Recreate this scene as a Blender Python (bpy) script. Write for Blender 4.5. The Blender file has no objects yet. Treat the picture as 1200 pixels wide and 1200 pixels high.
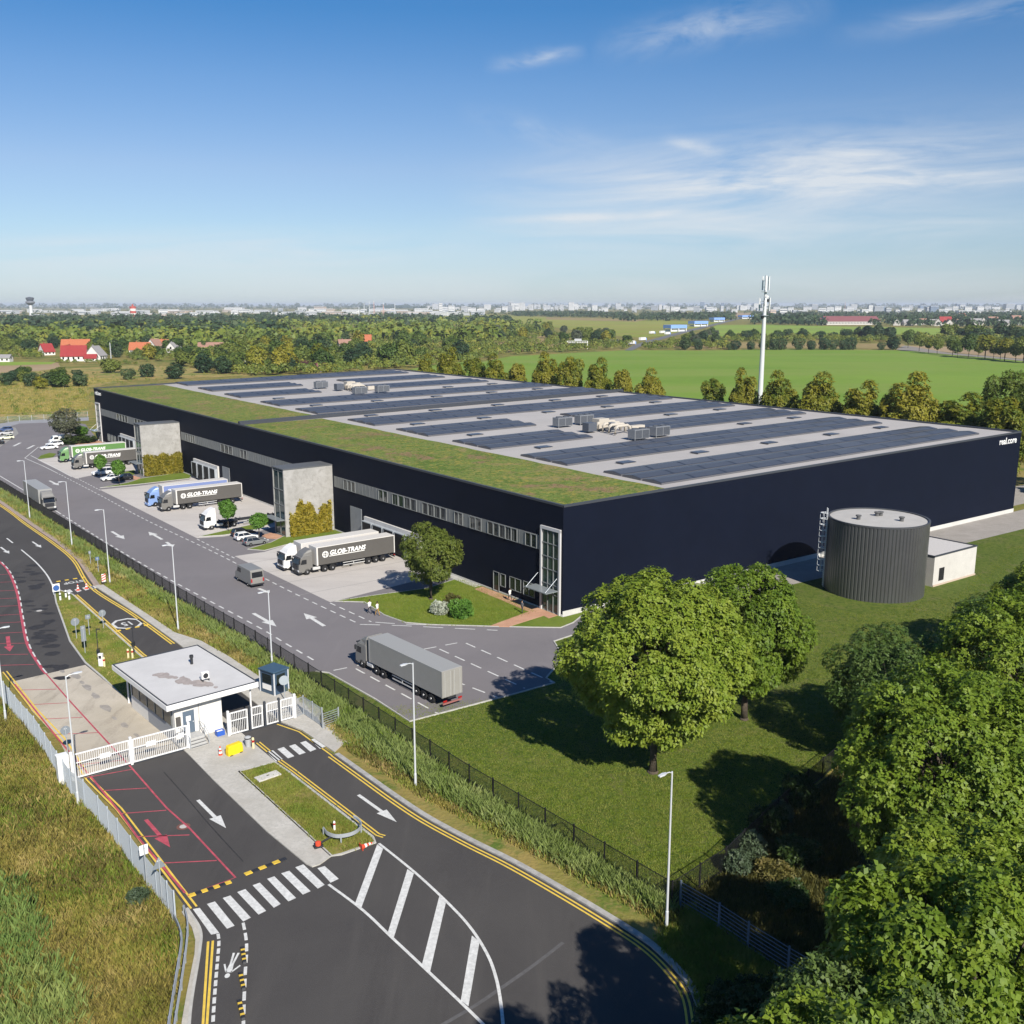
import bpy, bmesh, math, random
import numpy as np
from mathutils import Vector, Matrix
rad = math.radians
random.seed(7)
SC = bpy.context.scene
COL = SC.collection

# ---------------------------------------------------------------- camera
CAM_H, FPX, PITCH = 40.0, 1150.0, math.atan(243.0/1150.0)
cam = bpy.data.cameras.new('camera')
cam.sensor_fit = 'HORIZONTAL'; cam.sensor_width = 36.0
cam.lens = 36.0*FPX/1200.0
cam.clip_start = 0.5; cam.clip_end = 90000
camo = bpy.data.objects.new('camera', cam); COL.objects.link(camo)
camo.location = (0, 0, CAM_H); camo.rotation_euler = (math.pi/2-PITCH, 0, 0)
SC.camera = camo

# ---------------------------------------------------------------- sky, sun, exposure
SUN_AZ = Vector((0.42, -0.907, 0)).normalized()      # horizontal direction towards the sun
SUN_EL = rad(37)
world = bpy.data.worlds.new('World'); SC.world = world
world.use_nodes = True
wt = world.node_tree; wt.nodes.clear()
def wn(t, **k):
    n = wt.nodes.new(t)
    for a, b in k.items(): setattr(n, a, b)
    return n
w_out = wn('ShaderNodeOutputWorld'); w_bg = wn('ShaderNodeBackground')
sky = wn('ShaderNodeTexSky', sky_type='NISHITA', sun_disc=False)
sky.sun_elevation = SUN_EL
sky.sun_rotation = math.atan2(SUN_AZ.x, SUN_AZ.y)
sky.altitude = 100; sky.air_density = 1.0; sky.dust_density = 0.2; sky.ozone_density = 2.6
SKY_STRENGTH = 0.066
w_bg.inputs['Strength'].default_value = SKY_STRENGTH
wt.links.new(w_bg.outputs[0], w_out.inputs[0])
# high thin cirrus, placed by sky direction (x/y, z/y of the ray)
tc = wn('ShaderNodeTexCoord'); sx = wn('ShaderNodeSeparateXYZ')
wt.links.new(tc.outputs['Generated'], sx.inputs[0])
def wm(op, a, b=None, c=None, clamp=False):
    n = wn('ShaderNodeMath', operation=op, use_clamp=clamp)
    for i, v in enumerate((a, b, c)):
        if v is None: continue
        if isinstance(v, (int, float)): n.inputs[i].default_value = v
        else: wt.links.new(v, n.inputs[i])
    return n.outputs[0]
ymax = wm('MAXIMUM', sx.outputs[1], 0.05)
SU = wm('DIVIDE', sx.outputs[0], ymax); SV = wm('DIVIDE', sx.outputs[2], ymax)
def sky_uv(u, v):
    a, b = (u-600)/FPX, (600-v)/FPX
    d = Vector((a, math.cos(PITCH)+b*math.sin(PITCH), -math.sin(PITCH)+b*math.cos(PITCH)))
    return d.x/d.y, d.z/d.y
def cirrus(u0, v0, u1, v1, half, sc, stretch, thr, amp, seed, ends=0.35, det=7):
    (x0, y0), (x1, y1) = sky_uv(u0, v0), sky_uv(u1, v1)
    L = math.hypot(x1-x0, y1-y0); cx, sxn = (x1-x0)/L, (y1-y0)/L
    dx, dy = wm('SUBTRACT', SU, x0), wm('SUBTRACT', SV, y0)
    a = wm('DIVIDE', wm('ADD', wm('MULTIPLY', dx, cx), wm('MULTIPLY', dy, sxn)), L)
    b = wm('DIVIDE', wm('SUBTRACT', wm('MULTIPLY', dy, cx), wm('MULTIPLY', dx, sxn)), half/FPX)
    g = wm('POWER', 2.718, wm('MULTIPLY', wm('MULTIPLY', b, b), -1.0))
    e0 = wm('DIVIDE', a, ends, clamp=True); e1 = wm('DIVIDE', wm('SUBTRACT', 1.0, a), ends, clamp=True)
    m = wm('MULTIPLY', wm('MULTIPLY', g, e0), e1)
    cmb = wn('ShaderNodeCombineXYZ')
    wt.links.new(wm('MULTIPLY', a, L*sc), cmb.inputs[0])
    wt.links.new(wm('MULTIPLY', b, half/FPX*sc*stretch), cmb.inputs[1])
    cmb.inputs[2].default_value = seed
    nz = wn('ShaderNodeTexNoise'); nz.inputs['Scale'].default_value = 1.0
    nz.inputs['Detail'].default_value = det; nz.inputs['Roughness'].default_value = 0.62
    nz.inputs['Distortion'].default_value = 0.6
    wt.links.new(cmb.outputs[0], nz.inputs['Vector'])
    n = wm('DIVIDE', wm('SUBTRACT', nz.outputs[0], thr), 0.35, clamp=True)
    return wm('MULTIPLY', wm('MULTIPLY', m, n), amp)
parts_ = [cirrus(520, 240, 1330, 168, 40, 5.0, 7.0, 0.33, 1.15, 1.3, 0.4),
          cirrus(640, 215, 1330, 205, 13, 9.0, 7.0, 0.34, 0.9, 9.2, 0.4),
          cirrus(690, 60, 985, 2, 17, 12.0, 2.4, 0.34, 0.62, 4.1, 0.4),
          cirrus(565, 78, 690, 58, 7, 16.0, 3.0, 0.30, 0.6, 6.0, 0.4),
          cirrus(770, 160, 860, 182, 6, 14.0, 3.0, 0.28, 0.55, 12.0, 0.35),
          cirrus(540, 260, 860, 248, 5, 10.0, 4.0, 0.30, 0.8, 3.0, 0.5),
          cirrus(480, 282, 1330, 262, 26, 4.0, 9.0, 0.33, 0.6, 15.0, 0.3),
          cirrus(-150, 305, 600, 288, 22, 4.0, 9.0, 0.34, 0.6, 19.0, 0.3),
          cirrus(530, 130, 740, 180, 14, 9.0, 3.0, 0.40, 0.30, 23.0, 0.4),
          cirrus(960, 45, 1300, -10, 12, 8.0, 4.0, 0.38, 0.4, 27.0, 0.4),
          cirrus(-120, 336, 1330, 336, 22, 3.0, 9.0, 0.32, 0.4, 31.0, 0.1)]
tot = parts_[0]
for q in parts_[1:]: tot = wm('ADD', tot, q)
tot = wm('MINIMUM', tot, 0.85)
w_mix = wn('ShaderNodeMix', data_type='RGBA'); w_mix.blend_type = 'MIX'
wt.links.new(tot, w_mix.inputs[0])
# the sky's own colour, a little deeper and bluer overhead than the model gives it
tint = wn('ShaderNodeValToRGB')
tel = tint.color_ramp.elements
while len(tel) < 6: tel.new(0.5)
for el_, (pos, c) in zip(tel, ((0.0, (.57,.70,1.0)), (0.07, (.72,.80,.96)), (0.126, (.78,.81,.95)), (0.20, (.58,.77,.98)), (0.262, (.33,.69,.98)), (0.5, (.27,.64,1.0)))):
    el_.position = pos; el_.color = (*c, 1)
wt.links.new(sx.outputs[2], tint.inputs[0])
w_tint = wn('ShaderNodeMix', data_type='RGBA'); w_tint.blend_type = 'MULTIPLY'; w_tint.inputs[0].default_value = 1.0
wt.links.new(sky.outputs[0], w_tint.inputs[6]); wt.links.new(tint.outputs[0], w_tint.inputs[7])
wt.links.new(w_tint.outputs[2], w_mix.inputs[6])
w_mix.inputs[7].default_value = (7.2, 7.6, 8.0, 1)
wt.links.new(w_mix.outputs[2], w_bg.inputs[0])

sun = bpy.data.lights.new('sun', 'SUN'); sun.energy = 4.6; sun.angle = rad(0.5); sun.color = (1.0, 0.94, 0.84)
suno = bpy.data.objects.new('sun', sun); COL.objects.link(suno)
sd = Vector((SUN_AZ.x*math.cos(SUN_EL), SUN_AZ.y*math.cos(SUN_EL), math.sin(SUN_EL)))
suno.rotation_euler = sd.to_track_quat('Z', 'Y').to_euler(); suno.location = (60, -60, 120)

SC.view_settings.view_transform = 'Standard'; SC.view_settings.look = 'None'
SC.view_settings.exposure = 0.66; SC.view_settings.gamma = 1.0
SC.render.engine = 'CYCLES'
SC.cycles.use_denoising = True
SC.cycles.max_bounces = 5; SC.cycles.diffuse_bounces = 3; SC.cycles.glossy_bounces = 3
SC.cycles.transmission_bounces = 3; SC.cycles.volume_bounces = 0; SC.cycles.transparent_max_bounces = 8
SC.cycles.caustics_reflective = False; SC.cycles.caustics_refractive = False

# ---------------------------------------------------------------- photo pixel -> place in the world
def ray(u, v):
    a, b = (u-600)/FPX, (600-v)/FPX
    return Vector((a, math.cos(PITCH)+b*math.sin(PITCH), -math.sin(PITCH)+b*math.cos(PITCH)))
def G(u, v, z=0.0):
    d = ray(u, v); t = (z-CAM_H)/d.z
    return Vector((d.x*t, d.y*t, z))
def GS(pts, z=0.0): return [G(u, v, z) for u, v in pts]
def px_height(u, v, g):
    d = ray(u, v); t = math.hypot(g[0], g[1])/math.hypot(d.x, d.y)
    return CAM_H+d.z*t

# ---------------------------------------------------------------- materials
MATS = {}
def lin(c):
    return tuple((x/12.92 if x <= 0.04045 else ((x+0.055)/1.055)**2.4) for x in c)
def M(name, col, rough=0.8, metal=0.0, var=0.0, scale=1.0, bump=0.0, bscale=None, spec=0.35, trans=0.0, emit=None, alpha=None):
    """Principled material, colour broken up by two noises in object space."""
    if name in MATS: return MATS[name]
    m = bpy.data.materials.new(name); m.use_nodes = True
    nt = m.node_tree; p = nt.nodes['Principled BSDF']
    p.inputs['Roughness'].default_value = rough; p.inputs['Metallic'].default_value = metal
    p.inputs['Specular IOR Level'].default_value = spec
    p.inputs['Base Color'].default_value = (*col, 1)
    if alpha is not None: p.inputs['Alpha'].default_value = alpha
    if var > 0 or bump > 0:
        t = nt.nodes.new('ShaderNodeTexCoord')
        n = nt.nodes.new('ShaderNodeTexNoise'); n.inputs['Scale'].default_value = scale
        n.inputs['Detail'].default_value = 6; n.inputs['Roughness'].default_value = 0.65
        nt.links.new(t.outputs['Object'], n.inputs['Vector'])
        if var > 0:
            r = nt.nodes.new('ShaderNodeValToRGB')
            r.color_ramp.elements[0].position = 0.3; r.color_ramp.elements[1].position = 0.72
            r.color_ramp.elements[0].color = (*[c*(1-var) for c in col], 1)
            r.color_ramp.elements[1].color = (*[min(1, c*(1+var)) for c in col], 1)
            nt.links.new(n.outputs[0], r.inputs[0]); nt.links.new(r.outputs[0], p.inputs['Base Color'])
        if bump > 0:
            n2 = nt.nodes.new('ShaderNodeTexNoise'); n2.inputs['Scale'].default_value = bscale or scale*4
            n2.inputs['Detail'].default_value = 4
            nt.links.new(t.outputs['Object'], n2.inputs['Vector'])
            b = nt.nodes.new('ShaderNodeBump'); b.inputs['Strength'].default_value = bump
            b.inputs['Distance'].default_value = 0.3
            nt.links.new(n2.outputs[0], b.inputs['Height']); nt.links.new(b.outputs[0], p.inputs['Normal'])
    if emit:
        p.inputs['Emission Color'].default_value = (*emit, 1); p.inputs['Emission Strength'].default_value = 1
    MATS[name] = m
    return m
def M_layers(name, layers, rough=0.95, bump=0.0, bscale=3.0, spec=0.15, stretch=None):
    """Ground material: list of (scale, lo, hi, [stops colours]) - the first gives the base, the next are mixed over it."""
    m = bpy.data.materials.new(name); m.use_nodes = True
    nt = m.node_tree; p = nt.nodes['Principled BSDF']
    p.inputs['Roughness'].default_value = rough; p.inputs['Specular IOR Level'].default_value = spec
    t = nt.nodes.new('ShaderNodeTexCoord'); prev = None
    vec = t.outputs['Object']
    if stretch:
        mp = nt.nodes.new('ShaderNodeMapping'); mp.inputs['Rotation'].default_value = (0, 0, stretch[0])
        mp.inputs['Scale'].default_value = (stretch[1], stretch[2], 1)
        nt.links.new(vec, mp.inputs[0]); svec = mp.outputs[0]
    for i, L in enumerate(layers):
        scale, lo, hi, cols = L[:4]
        n = nt.nodes.new('ShaderNodeTexNoise'); n.inputs['Scale'].default_value = scale
        n.inputs['Detail'].default_value = 6; n.inputs['Roughness'].default_value = 0.68
        n.inputs['Distortion'].default_value = 0.3
        if len(L) > 4 and L[4] == 'S': nt.links.new(svec, n.inputs['Vector'])
        else:
            mp2 = nt.nodes.new('ShaderNodeMapping'); mp2.inputs['Location'].default_value = (31.7*i, 17.3*i, 3*i)
            nt.links.new(vec, mp2.inputs[0]); nt.links.new(mp2.outputs[0], n.inputs['Vector'])
        r = nt.nodes.new('ShaderNodeValToRGB')
        if i == 0:
            els = r.color_ramp.elements
            while len(els) < len(cols): els.new(0.5)
            for k, c in enumerate(cols):
                els[k].position = 0.5+((lo-0.5)+(hi-lo)*k/max(1, len(cols)-1))*0.62; els[k].color = (*c, 1)
            nt.links.new(n.outputs[0], r.inputs[0]); prev = r.outputs[0]
        else:
            r.color_ramp.elements[0].position = lo; r.color_ramp.elements[1].position = hi
            nt.links.new(n.outputs[0], r.inputs[0])
            mx = nt.nodes.new('ShaderNodeMix'); mx.data_type = 'RGBA'
            nt.links.new(r.outputs[0], mx.inputs[0]); nt.links.new(prev, mx.inputs[6])
            mx.inputs[7].default_value = (*cols[0], 1); prev = mx.outputs[2]
    nt.links.new(prev, p.inputs['Base Color'])
    if bump > 0:
        n2 = nt.nodes.new('ShaderNodeTexNoise'); n2.inputs['Scale'].default_value = bscale; n2.inputs['Detail'].default_value = 5
        nt.links.new(vec, n2.inputs['Vector'])
        b = nt.nodes.new('ShaderNodeBump'); b.inputs['Strength'].default_value = bump; b.inputs['Distance'].default_value = 0.4
        nt.links.new(n2.outputs[0], b.inputs['Height']); nt.links.new(b.outputs[0], p.inputs['Normal'])
    MATS[name] = m
    return m
def M_leaf(name, c0, c1, c2, scale=0.5, transl=0.35, rnd=0.25):
    """Leaf material: hue changes clump by clump and from tree to tree, with light passing through."""
    m = bpy.data.materials.new(name); m.use_nodes = True
    nt = m.node_tree; p = nt.nodes['Principled BSDF']; out = nt.nodes['Material Output']
    p.inputs['Roughness'].default_value = 0.55; p.inputs['Specular IOR Level'].default_value = 0.3
    t = nt.nodes.new('ShaderNodeTexCoord'); n = nt.nodes.new('ShaderNodeTexNoise')
    n.inputs['Scale'].default_value = scale; n.inputs['Detail'].default_value = 5; n.inputs['Roughness'].default_value = 0.75
    nt.links.new(t.outputs['Object'], n.inputs['Vector'])
    oi = nt.nodes.new('ShaderNodeObjectInfo')
    ma = nt.nodes.new('ShaderNodeMath'); ma.operation = 'MULTIPLY_ADD'
    ma.inputs[1].default_value = rnd; nt.links.new(oi.outputs['Random'], ma.inputs[0]); 
    sb = nt.nodes.new('ShaderNodeMath'); sb.operation = 'SUBTRACT'; sb.inputs[1].default_value = rnd*0.5
    nt.links.new(n.outputs[0], sb.inputs[0]); nt.links.new(sb.outputs[0], ma.inputs[2])
    r = nt.nodes.new('ShaderNodeValToRGB'); r.color_ramp.elements.new(0.5)
    for e, pos, c in zip(r.color_ramp.elements, (0.3, 0.5, 0.72), (c0, c1, c2)): e.position = pos; e.color = (*c, 1)
    nt.links.new(ma.outputs[0], r.inputs[0]); nt.links.new(r.outputs[0], p.inputs['Base Color'])
    tr = nt.nodes.new('ShaderNodeBsdfTranslucent'); nt.links.new(r.outputs[0], tr.inputs['Color'])
    mx = nt.nodes.new('ShaderNodeMixShader'); mx.inputs[0].default_value = transl
    nt.links.new(p.outputs[0], mx.inputs[1]); nt.links.new(tr.outputs[0], mx.inputs[2])
    nt.links.new(mx.outputs[0], out.inputs[0])
    MATS[name] = m
    return m

# ---------------------------------------------------------------- mesh builder
class MB:
    def __init__(s): s.v = []; s.f = []; s.m = []; s.xf = None; s.mi = 0
    def add(s, vs, fs):
        b = len(s.v)
        for q in vs:
            q = Vector(q)
            if s.xf is not None: q = s.xf @ q
            s.v.append(tuple(q))
        for f in fs: s.f.append([b+i for i in f]); s.m.append(s.mi)
        return s
    def box(s, x0, x1, y0, y1, z0, z1):
        return s.add([(x0,y0,z0),(x1,y0,z0),(x1,y1,z0),(x0,y1,z0),(x0,y0,z1),(x1,y0,z1),(x1,y1,z1),(x0,y1,z1)],
                     [(0,3,2,1),(4,5,6,7),(0,1,5,4),(1,2,6,5),(2,3,7,6),(3,0,4,7)])
    def cbox(s, c, sx, sy, sz): return s.box(c[0]-sx/2, c[0]+sx/2, c[1]-sy/2, c[1]+sy/2, c[2]-sz/2, c[2]+sz/2)
    def prism(s, poly, z0, z1):
        n = len(poly)
        vs = [(p[0], p[1], z0) for p in poly]+[(p[0], p[1], z1) for p in poly]
        return s.add(vs, [list(range(n))[::-1], list(range(n, 2*n))]+[(i, (i+1) % n, n+(i+1) % n, n+i) for i in range(n)])
    def profile(s, prof, y0, y1):            # (x, z) outline swept along y
        n = len(prof)
        vs = [(p[0], y0, p[1]) for p in prof]+[(p[0], y1, p[1]) for p in prof]
        return s.add(vs, [list(range(n))[::-1], list(range(n, 2*n))]+[(i, (i+1) % n, n+(i+1) % n, n+i) for i in range(n)])
    def sheet(s, poly, z=None):
        return s.add([(p[0], p[1], (p[2] if z is None else z)) for p in poly], [list(range(len(poly)))])
    def loft(s, rings, cap=True):
        n = len(rings[0]); vs = [p for r in rings for p in r]; fs = []
        for k in range(len(rings)-1):
            for i in range(n):
                j = (i+1) % n; fs.append((k*n+i, k*n+j, (k+1)*n+j, (k+1)*n+i))
        if cap: fs += [list(range(n))[::-1], list(range((len(rings)-1)*n, len(rings)*n))]
        return s.add(vs, fs)
    def tube(s, pts, r, n=8, r1=None):
        pts = [Vector(p) for p in pts]; rings = []; up = Vector((0, 0, 1))
        for k, p in enumerate(pts):
            d = (pts[min(k+1, len(pts)-1)]-pts[max(k-1, 0)]).normalized()
            a = d.cross(up)
            if a.length < 1e-3: a = d.cross(Vector((1, 0, 0)))
            a.normalize(); b = d.cross(a)
            rr = r if r1 is None else r+(r1-r)*k/(len(pts)-1)
            rings.append([p+a*rr*math.cos(t*2*math.pi/n)+b*rr*math.sin(t*2*math.pi/n) for t in range(n)])
        return s.loft(rings)
    def cyl(s, c, r, z0, z1, n=24, r1=None):
        return s.tube([(c[0], c[1], z0), (c[0], c[1], z1)], r, n, r1)
    def lathe(s, prof, n=24, axis='z'):      # (r, h) profile
        rings = []
        for r, h in prof:
            ring = []
            for t in range(n):
                a = t*2*math.pi/n; x, y = r*math.cos(a), r*math.sin(a)
                ring.append((x, y, h) if axis == 'z' else (x, h, y))
            rings.append(ring)
        return s.loft(rings)
    def strip(s, pts, w, z=0.0, off=0.0):    # flat band along a polyline
        pts = [Vector((p[0], p[1], 0)) for p in pts]; L = []; Rr = []
        for k, p in enumerate(pts):
            d = (pts[min(k+1, len(pts)-1)]-pts[max(k-1, 0)]).normalized(); n = Vector((-d.y, d.x, 0))
            L.append(p+n*(off+w/2)); Rr.append(p+n*(off-w/2))
        for k in range(len(pts)-1):
            s.add([(*L[k].xy, z), (*L[k+1].xy, z), (*Rr[k+1].xy, z), (*Rr[k].xy, z)], [(3, 2, 1, 0)])
        return s
    def kerb(s, pts, w, h, off=0.0, z0=-0.05):          # raised band along a polyline
        pts = [Vector((p[0], p[1], 0)) for p in pts]; rings = []
        for k, p in enumerate(pts):
            d = (pts[min(k+1, len(pts)-1)]-pts[max(k-1, 0)]).normalized(); n = Vector((-d.y, d.x, 0))
            a, b = p+n*(off+w/2), p+n*(off-w/2)
            rings.append([(*a.xy, z0), (*a.xy, h), (*b.xy, h), (*b.xy, z0)])
        return s.loft(rings)
    def mesh(s, name, mats, bevel=0.0, smooth=False, seg=1, fix=True):
        me = bpy.data.meshes.new(name); me.from_pydata(s.v, [], s.f)
        if not isinstance(mats, (list, tuple)): mats = [mats] if mats else []
        for m in mats: me.materials.append(m)
        if len(mats) > 1: me.polygons.foreach_set('material_index', [min(i, len(mats)-1) for i in s.m])
        if (fix and len(s.f) < 60000) or bevel > 0:
            bm = bmesh.new(); bm.from_mesh(me)
            if bevel > 0:
                bmesh.ops.remove_doubles(bm, verts=bm.verts, dist=1e-5)
                bmesh.ops.recalc_face_normals(bm, faces=bm.faces)
                ed = [e for e in bm.edges if len(e.link_faces) == 2 and e.calc_face_angle(0) > 0.5]
                bmesh.ops.bevel(bm, geom=ed, offset=bevel, segments=seg, affect='EDGES', profile=0.5, clamp_overlap=True)
            bmesh.ops.recalc_face_normals(bm, faces=bm.faces)
            bm.to_mesh(me); bm.free()
        if smooth: me.polygons.foreach_set('use_smooth', [True]*len(me.polygons))
        me.update()
        return me
    def build(s, name, mats, parent=None, loc=None, **k):
        return link(name, s.mesh(name, mats, **k), parent, loc)
def link(name, data, parent=None, loc=None, rz=0.0, sc=None):
    o = bpy.data.objects.new(name, data); COL.objects.link(o)
    if parent is not None: o.parent = parent
    if loc is not None: o.location = loc
    if rz: o.rotation_euler = (0, 0, rz)
    if sc is not None: o.scale = sc if isinstance(sc, (tuple, list)) else (sc, sc, sc)
    return o
def tag(o, label, cat, group=None):
    o['label'] = label; o['category'] = cat
    if group: o['group'] = group
    return o
def thing(name, label, cat, loc=(0, 0, 0), rz=0.0, group=None, sc=None):
    return tag(link(name, None, None, loc, rz, sc), label, cat, group)
def struct(o): o['kind'] = 'structure'; return o
def stuff(o): o['kind'] = 'stuff'; return o
def dup(root, loc, rz=0.0, sc=None, label=None, group=None):
    r = root.copy(); COL.objects.link(r); r.location = loc; r.rotation_euler = (0, 0, rz)
    if sc is not None: r.scale = sc if isinstance(sc, (tuple, list)) else (sc, sc, sc)
    if label: r['label'] = label
    if group: r['group'] = group
    for ch in list(root.children):
        c = ch.copy(); COL.objects.link(c); c.parent = r
        for g in list(ch.children):
            d = g.copy(); COL.objects.link(d); d.parent = c
    return r
def text_mesh(txt, size, depth=0.01, shear=0.0, bold=0.0, align='CENTER', space=1.0):
    cu = bpy.data.curves.new('lettering', 'FONT'); cu.body = txt; cu.size = size; cu.extrude = depth; cu.shear = shear
    cu.offset = bold; cu.align_x = align; cu.align_y = 'CENTER'; cu.space_character = space; cu.resolution_u = 3
    o = bpy.data.objects.new('lettering', cu); COL.objects.link(o)
    dg = bpy.context.evaluated_depsgraph_get()
    me = bpy.data.meshes.new_from_object(o.evaluated_get(dg))
    bpy.data.objects.remove(o); bpy.data.curves.remove(cu)
    me.materials.clear()
    return me
def frame_of(x, y, z, o):                     # matrix with the given axes and origin
    m = Matrix.Identity(4)
    for i in range(3): m[i][0], m[i][1], m[i][2], m[i][3] = x[i], y[i], z[i], o[i]
    return m
ORD = ['first', 'second', 'third', 'fourth', 'fifth', 'sixth', 'seventh', 'eighth', 'ninth', 'tenth', 'eleventh', 'twelfth',
       'thirteenth', 'fourteenth', 'fifteenth', 'sixteenth', 'seventeenth', 'eighteenth', 'nineteenth', 'twentieth',
       'twenty-first', 'twenty-second', 'twenty-third', 'twenty-fourth', 'twenty-fifth', 'twenty-sixth']
UP = Vector((0, 0, 1))
# ================================================================ ground, roads, pavements
def ZP(ox, oy, k, pts): return [(ox+x/k, oy+y/k) for x, y in pts]
mead = M_layers('meadow', [
    (0.02, 0.30, 0.70, [(0.10, 0.13, 0.024), (0.20, 0.165, 0.045), (0.26, 0.20, 0.065), (0.13, 0.145, 0.028)]),
    (0.25, 0.48, 0.62, [(0.085, 0.13, 0.022)]), (1.6, 0.50, 0.66, [(0.22, 0.175, 0.06)])], bump=0.3, bscale=2.5)
lawnm = M_layers('lawn', [
    (0.06, 0.3, 0.7, [(0.062, 0.098, 0.013), (0.090, 0.125, 0.018), (0.108, 0.130, 0.026)]),
    (0.7, 0.46, 0.62, [(0.066, 0.108, 0.013)]), (3.0, 0.46, 0.62, [(0.125, 0.138, 0.034)]), (0.25, 0.54, 0.68, [(0.135, 0.130, 0.050)]), (1.6, 0.50, 0.60, [(0.054, 0.086, 0.012)])], bump=0.35, bscale=6.0)
turfm = M_layers('turf', [
    (0.12, 0.3, 0.7, [(0.085, 0.135, 0.016), (0.13, 0.18, 0.025), (0.15, 0.18, 0.034)]),
    (2.5, 0.46, 0.70, [(0.125, 0.155, 0.03)])], bump=0.3, bscale=6.0)
drym = M_layers('dry_turf', [
    (0.3, 0.32, 0.68, [(0.10, 0.14, 0.016), (0.17, 0.18, 0.03), (0.25, 0.20, 0.07)]),
    (1.5, 0.48, 0.66, [(0.11, 0.13, 0.022)]), (4.0, 0.5, 0.7, [(0.17, 0.14, 0.05)])], bump=0.3, bscale=5.0)
yardm = M_layers('yard_asphalt', [
    (0.06, 0.3, 0.7, [(0.1652, 0.1537, 0.1586), (0.1887, 0.1751, 0.1801)]), (0.10, 0.52, 0.72, [(0.1516, 0.1421, 0.1487)], ),
    (0.5, 0.58, 0.76, [(0.1988, 0.185, 0.1884)], 'S'), (9.0, 0.42, 0.70, [(0.182, 0.1702, 0.1751)])], rough=0.9, bump=0.15, bscale=14, stretch=(-0.9, 1.0, 0.12))
roadm = M_layers('road_asphalt', [
    (0.08, 0.3, 0.7, [(0.05911, 0.05537, 0.05416), (0.07162, 0.06755, 0.06458)]), (0.35, 0.52, 0.74, [(0.08526, 0.07973, 0.075)], 'S'),
    (0.22, 0.56, 0.70, [(0.05002, 0.04651, 0.04583)], 'S'), (12.0, 0.42, 0.70, [(0.07048, 0.06644, 0.06354)])], rough=0.88, bump=0.2, bscale=18, stretch=(0.65, 1.0, 0.15))
concm = M_layers('gate_concrete', [
    (0.12, 0.3, 0.7, [(0.3869, 0.3445, 0.2771), (0.4878, 0.4385, 0.3623)]), (0.5, 0.54, 0.76, [(0.2523, 0.2192, 0.1776)], 'S'),
    (5.0, 0.45, 0.75, [(0.4205, 0.3758, 0.3055)])], rough=0.9, bump=0.1, bscale=8, stretch=(0.65, 1.0, 0.2))
dockm = M_layers('dock_concrete', [
    (0.05, 0.3, 0.7, [(0.44, 0.41, 0.38), (0.50, 0.47, 0.44)]), (0.3, 0.50, 0.78, [(0.38, 0.35, 0.33)], 'S'),
    (3.0, 0.5, 0.8, [(0.46, 0.43, 0.40)])], rough=0.85, stretch=(-0.62, 0.15, 1.0))
pavem = M_layers('paving', [
    (0.3, 0.3, 0.7, [(0.3915, 0.3697, 0.3262), (0.493, 0.4713, 0.4277)]), (4.0, 0.45, 0.7, [(0.3625, 0.348, 0.3117)])], rough=0.9, bump=0.1, bscale=10)
gravm = M_layers('gravel_grey', [
    (0.3, 0.3, 0.7, [(0.27, 0.2497, 0.2228), (0.3375, 0.3105, 0.2835)]), (6.0, 0.45, 0.7, [(0.3645, 0.3375, 0.3105)])], rough=0.95, bump=0.4, bscale=12)
kerbm = M('kerb_stone', (0.42, 0.41, 0.38), var=0.15, scale=1.5)
brickm = M_layers('red_paving', [
    (0.4, 0.3, 0.7, [(0.40, 0.21, 0.13), (0.50, 0.29, 0.19)]), (6.0, 0.45, 0.7, [(0.44, 0.27, 0.19)])], rough=0.9)
whitem = M('road_paint_white', (0.56, 0.56, 0.54), var=0.22, scale=3.5, rough=0.8)
yellowm = M('road_paint_yellow', (0.66, 0.46, 0.07), var=0.15, scale=2.0, rough=0.7)
redm = M('road_paint_red', (0.40, 0.07, 0.095), var=0.3, scale=1.5, rough=0.75)

def poly_sheet(name, px, mat, z):
    return struct(MB().sheet([(*G(u, v).xy, z) for u, v in px]).build(name, mat))
R0 = 45000.0
struct(MB().sheet([(R0*math.cos(t*math.pi/32), R0*math.sin(t*math.pi/32), 0) for t in range(64)]).build('ground', mead))

A = G(659, 723); B = G(1187, 600); Lc = G(115, 516)
hA, hB, hL = 14.88, 16.01, 15.78
e1 = (B-A).normalized(); e2 = (Lc-A).normalized()
nF = Vector((-e2.y, e2.x, 0)); nE = Vector((e1.y, -e1.x, 0))        # outward from the long side / the end wall
if nF.x > 0: nF = -nF
if nE.y > 0: nE = -nE
LEN, WID = (Lc-A).length, (B-A).length
def FP(s, z=0.0, off=0.0): return A+e2*s+nF*off+UP*z               # place on the long side
def EP(s, z=0.0, off=0.0): return A+e1*s+nE*off+UP*z               # place on the end wall

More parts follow.
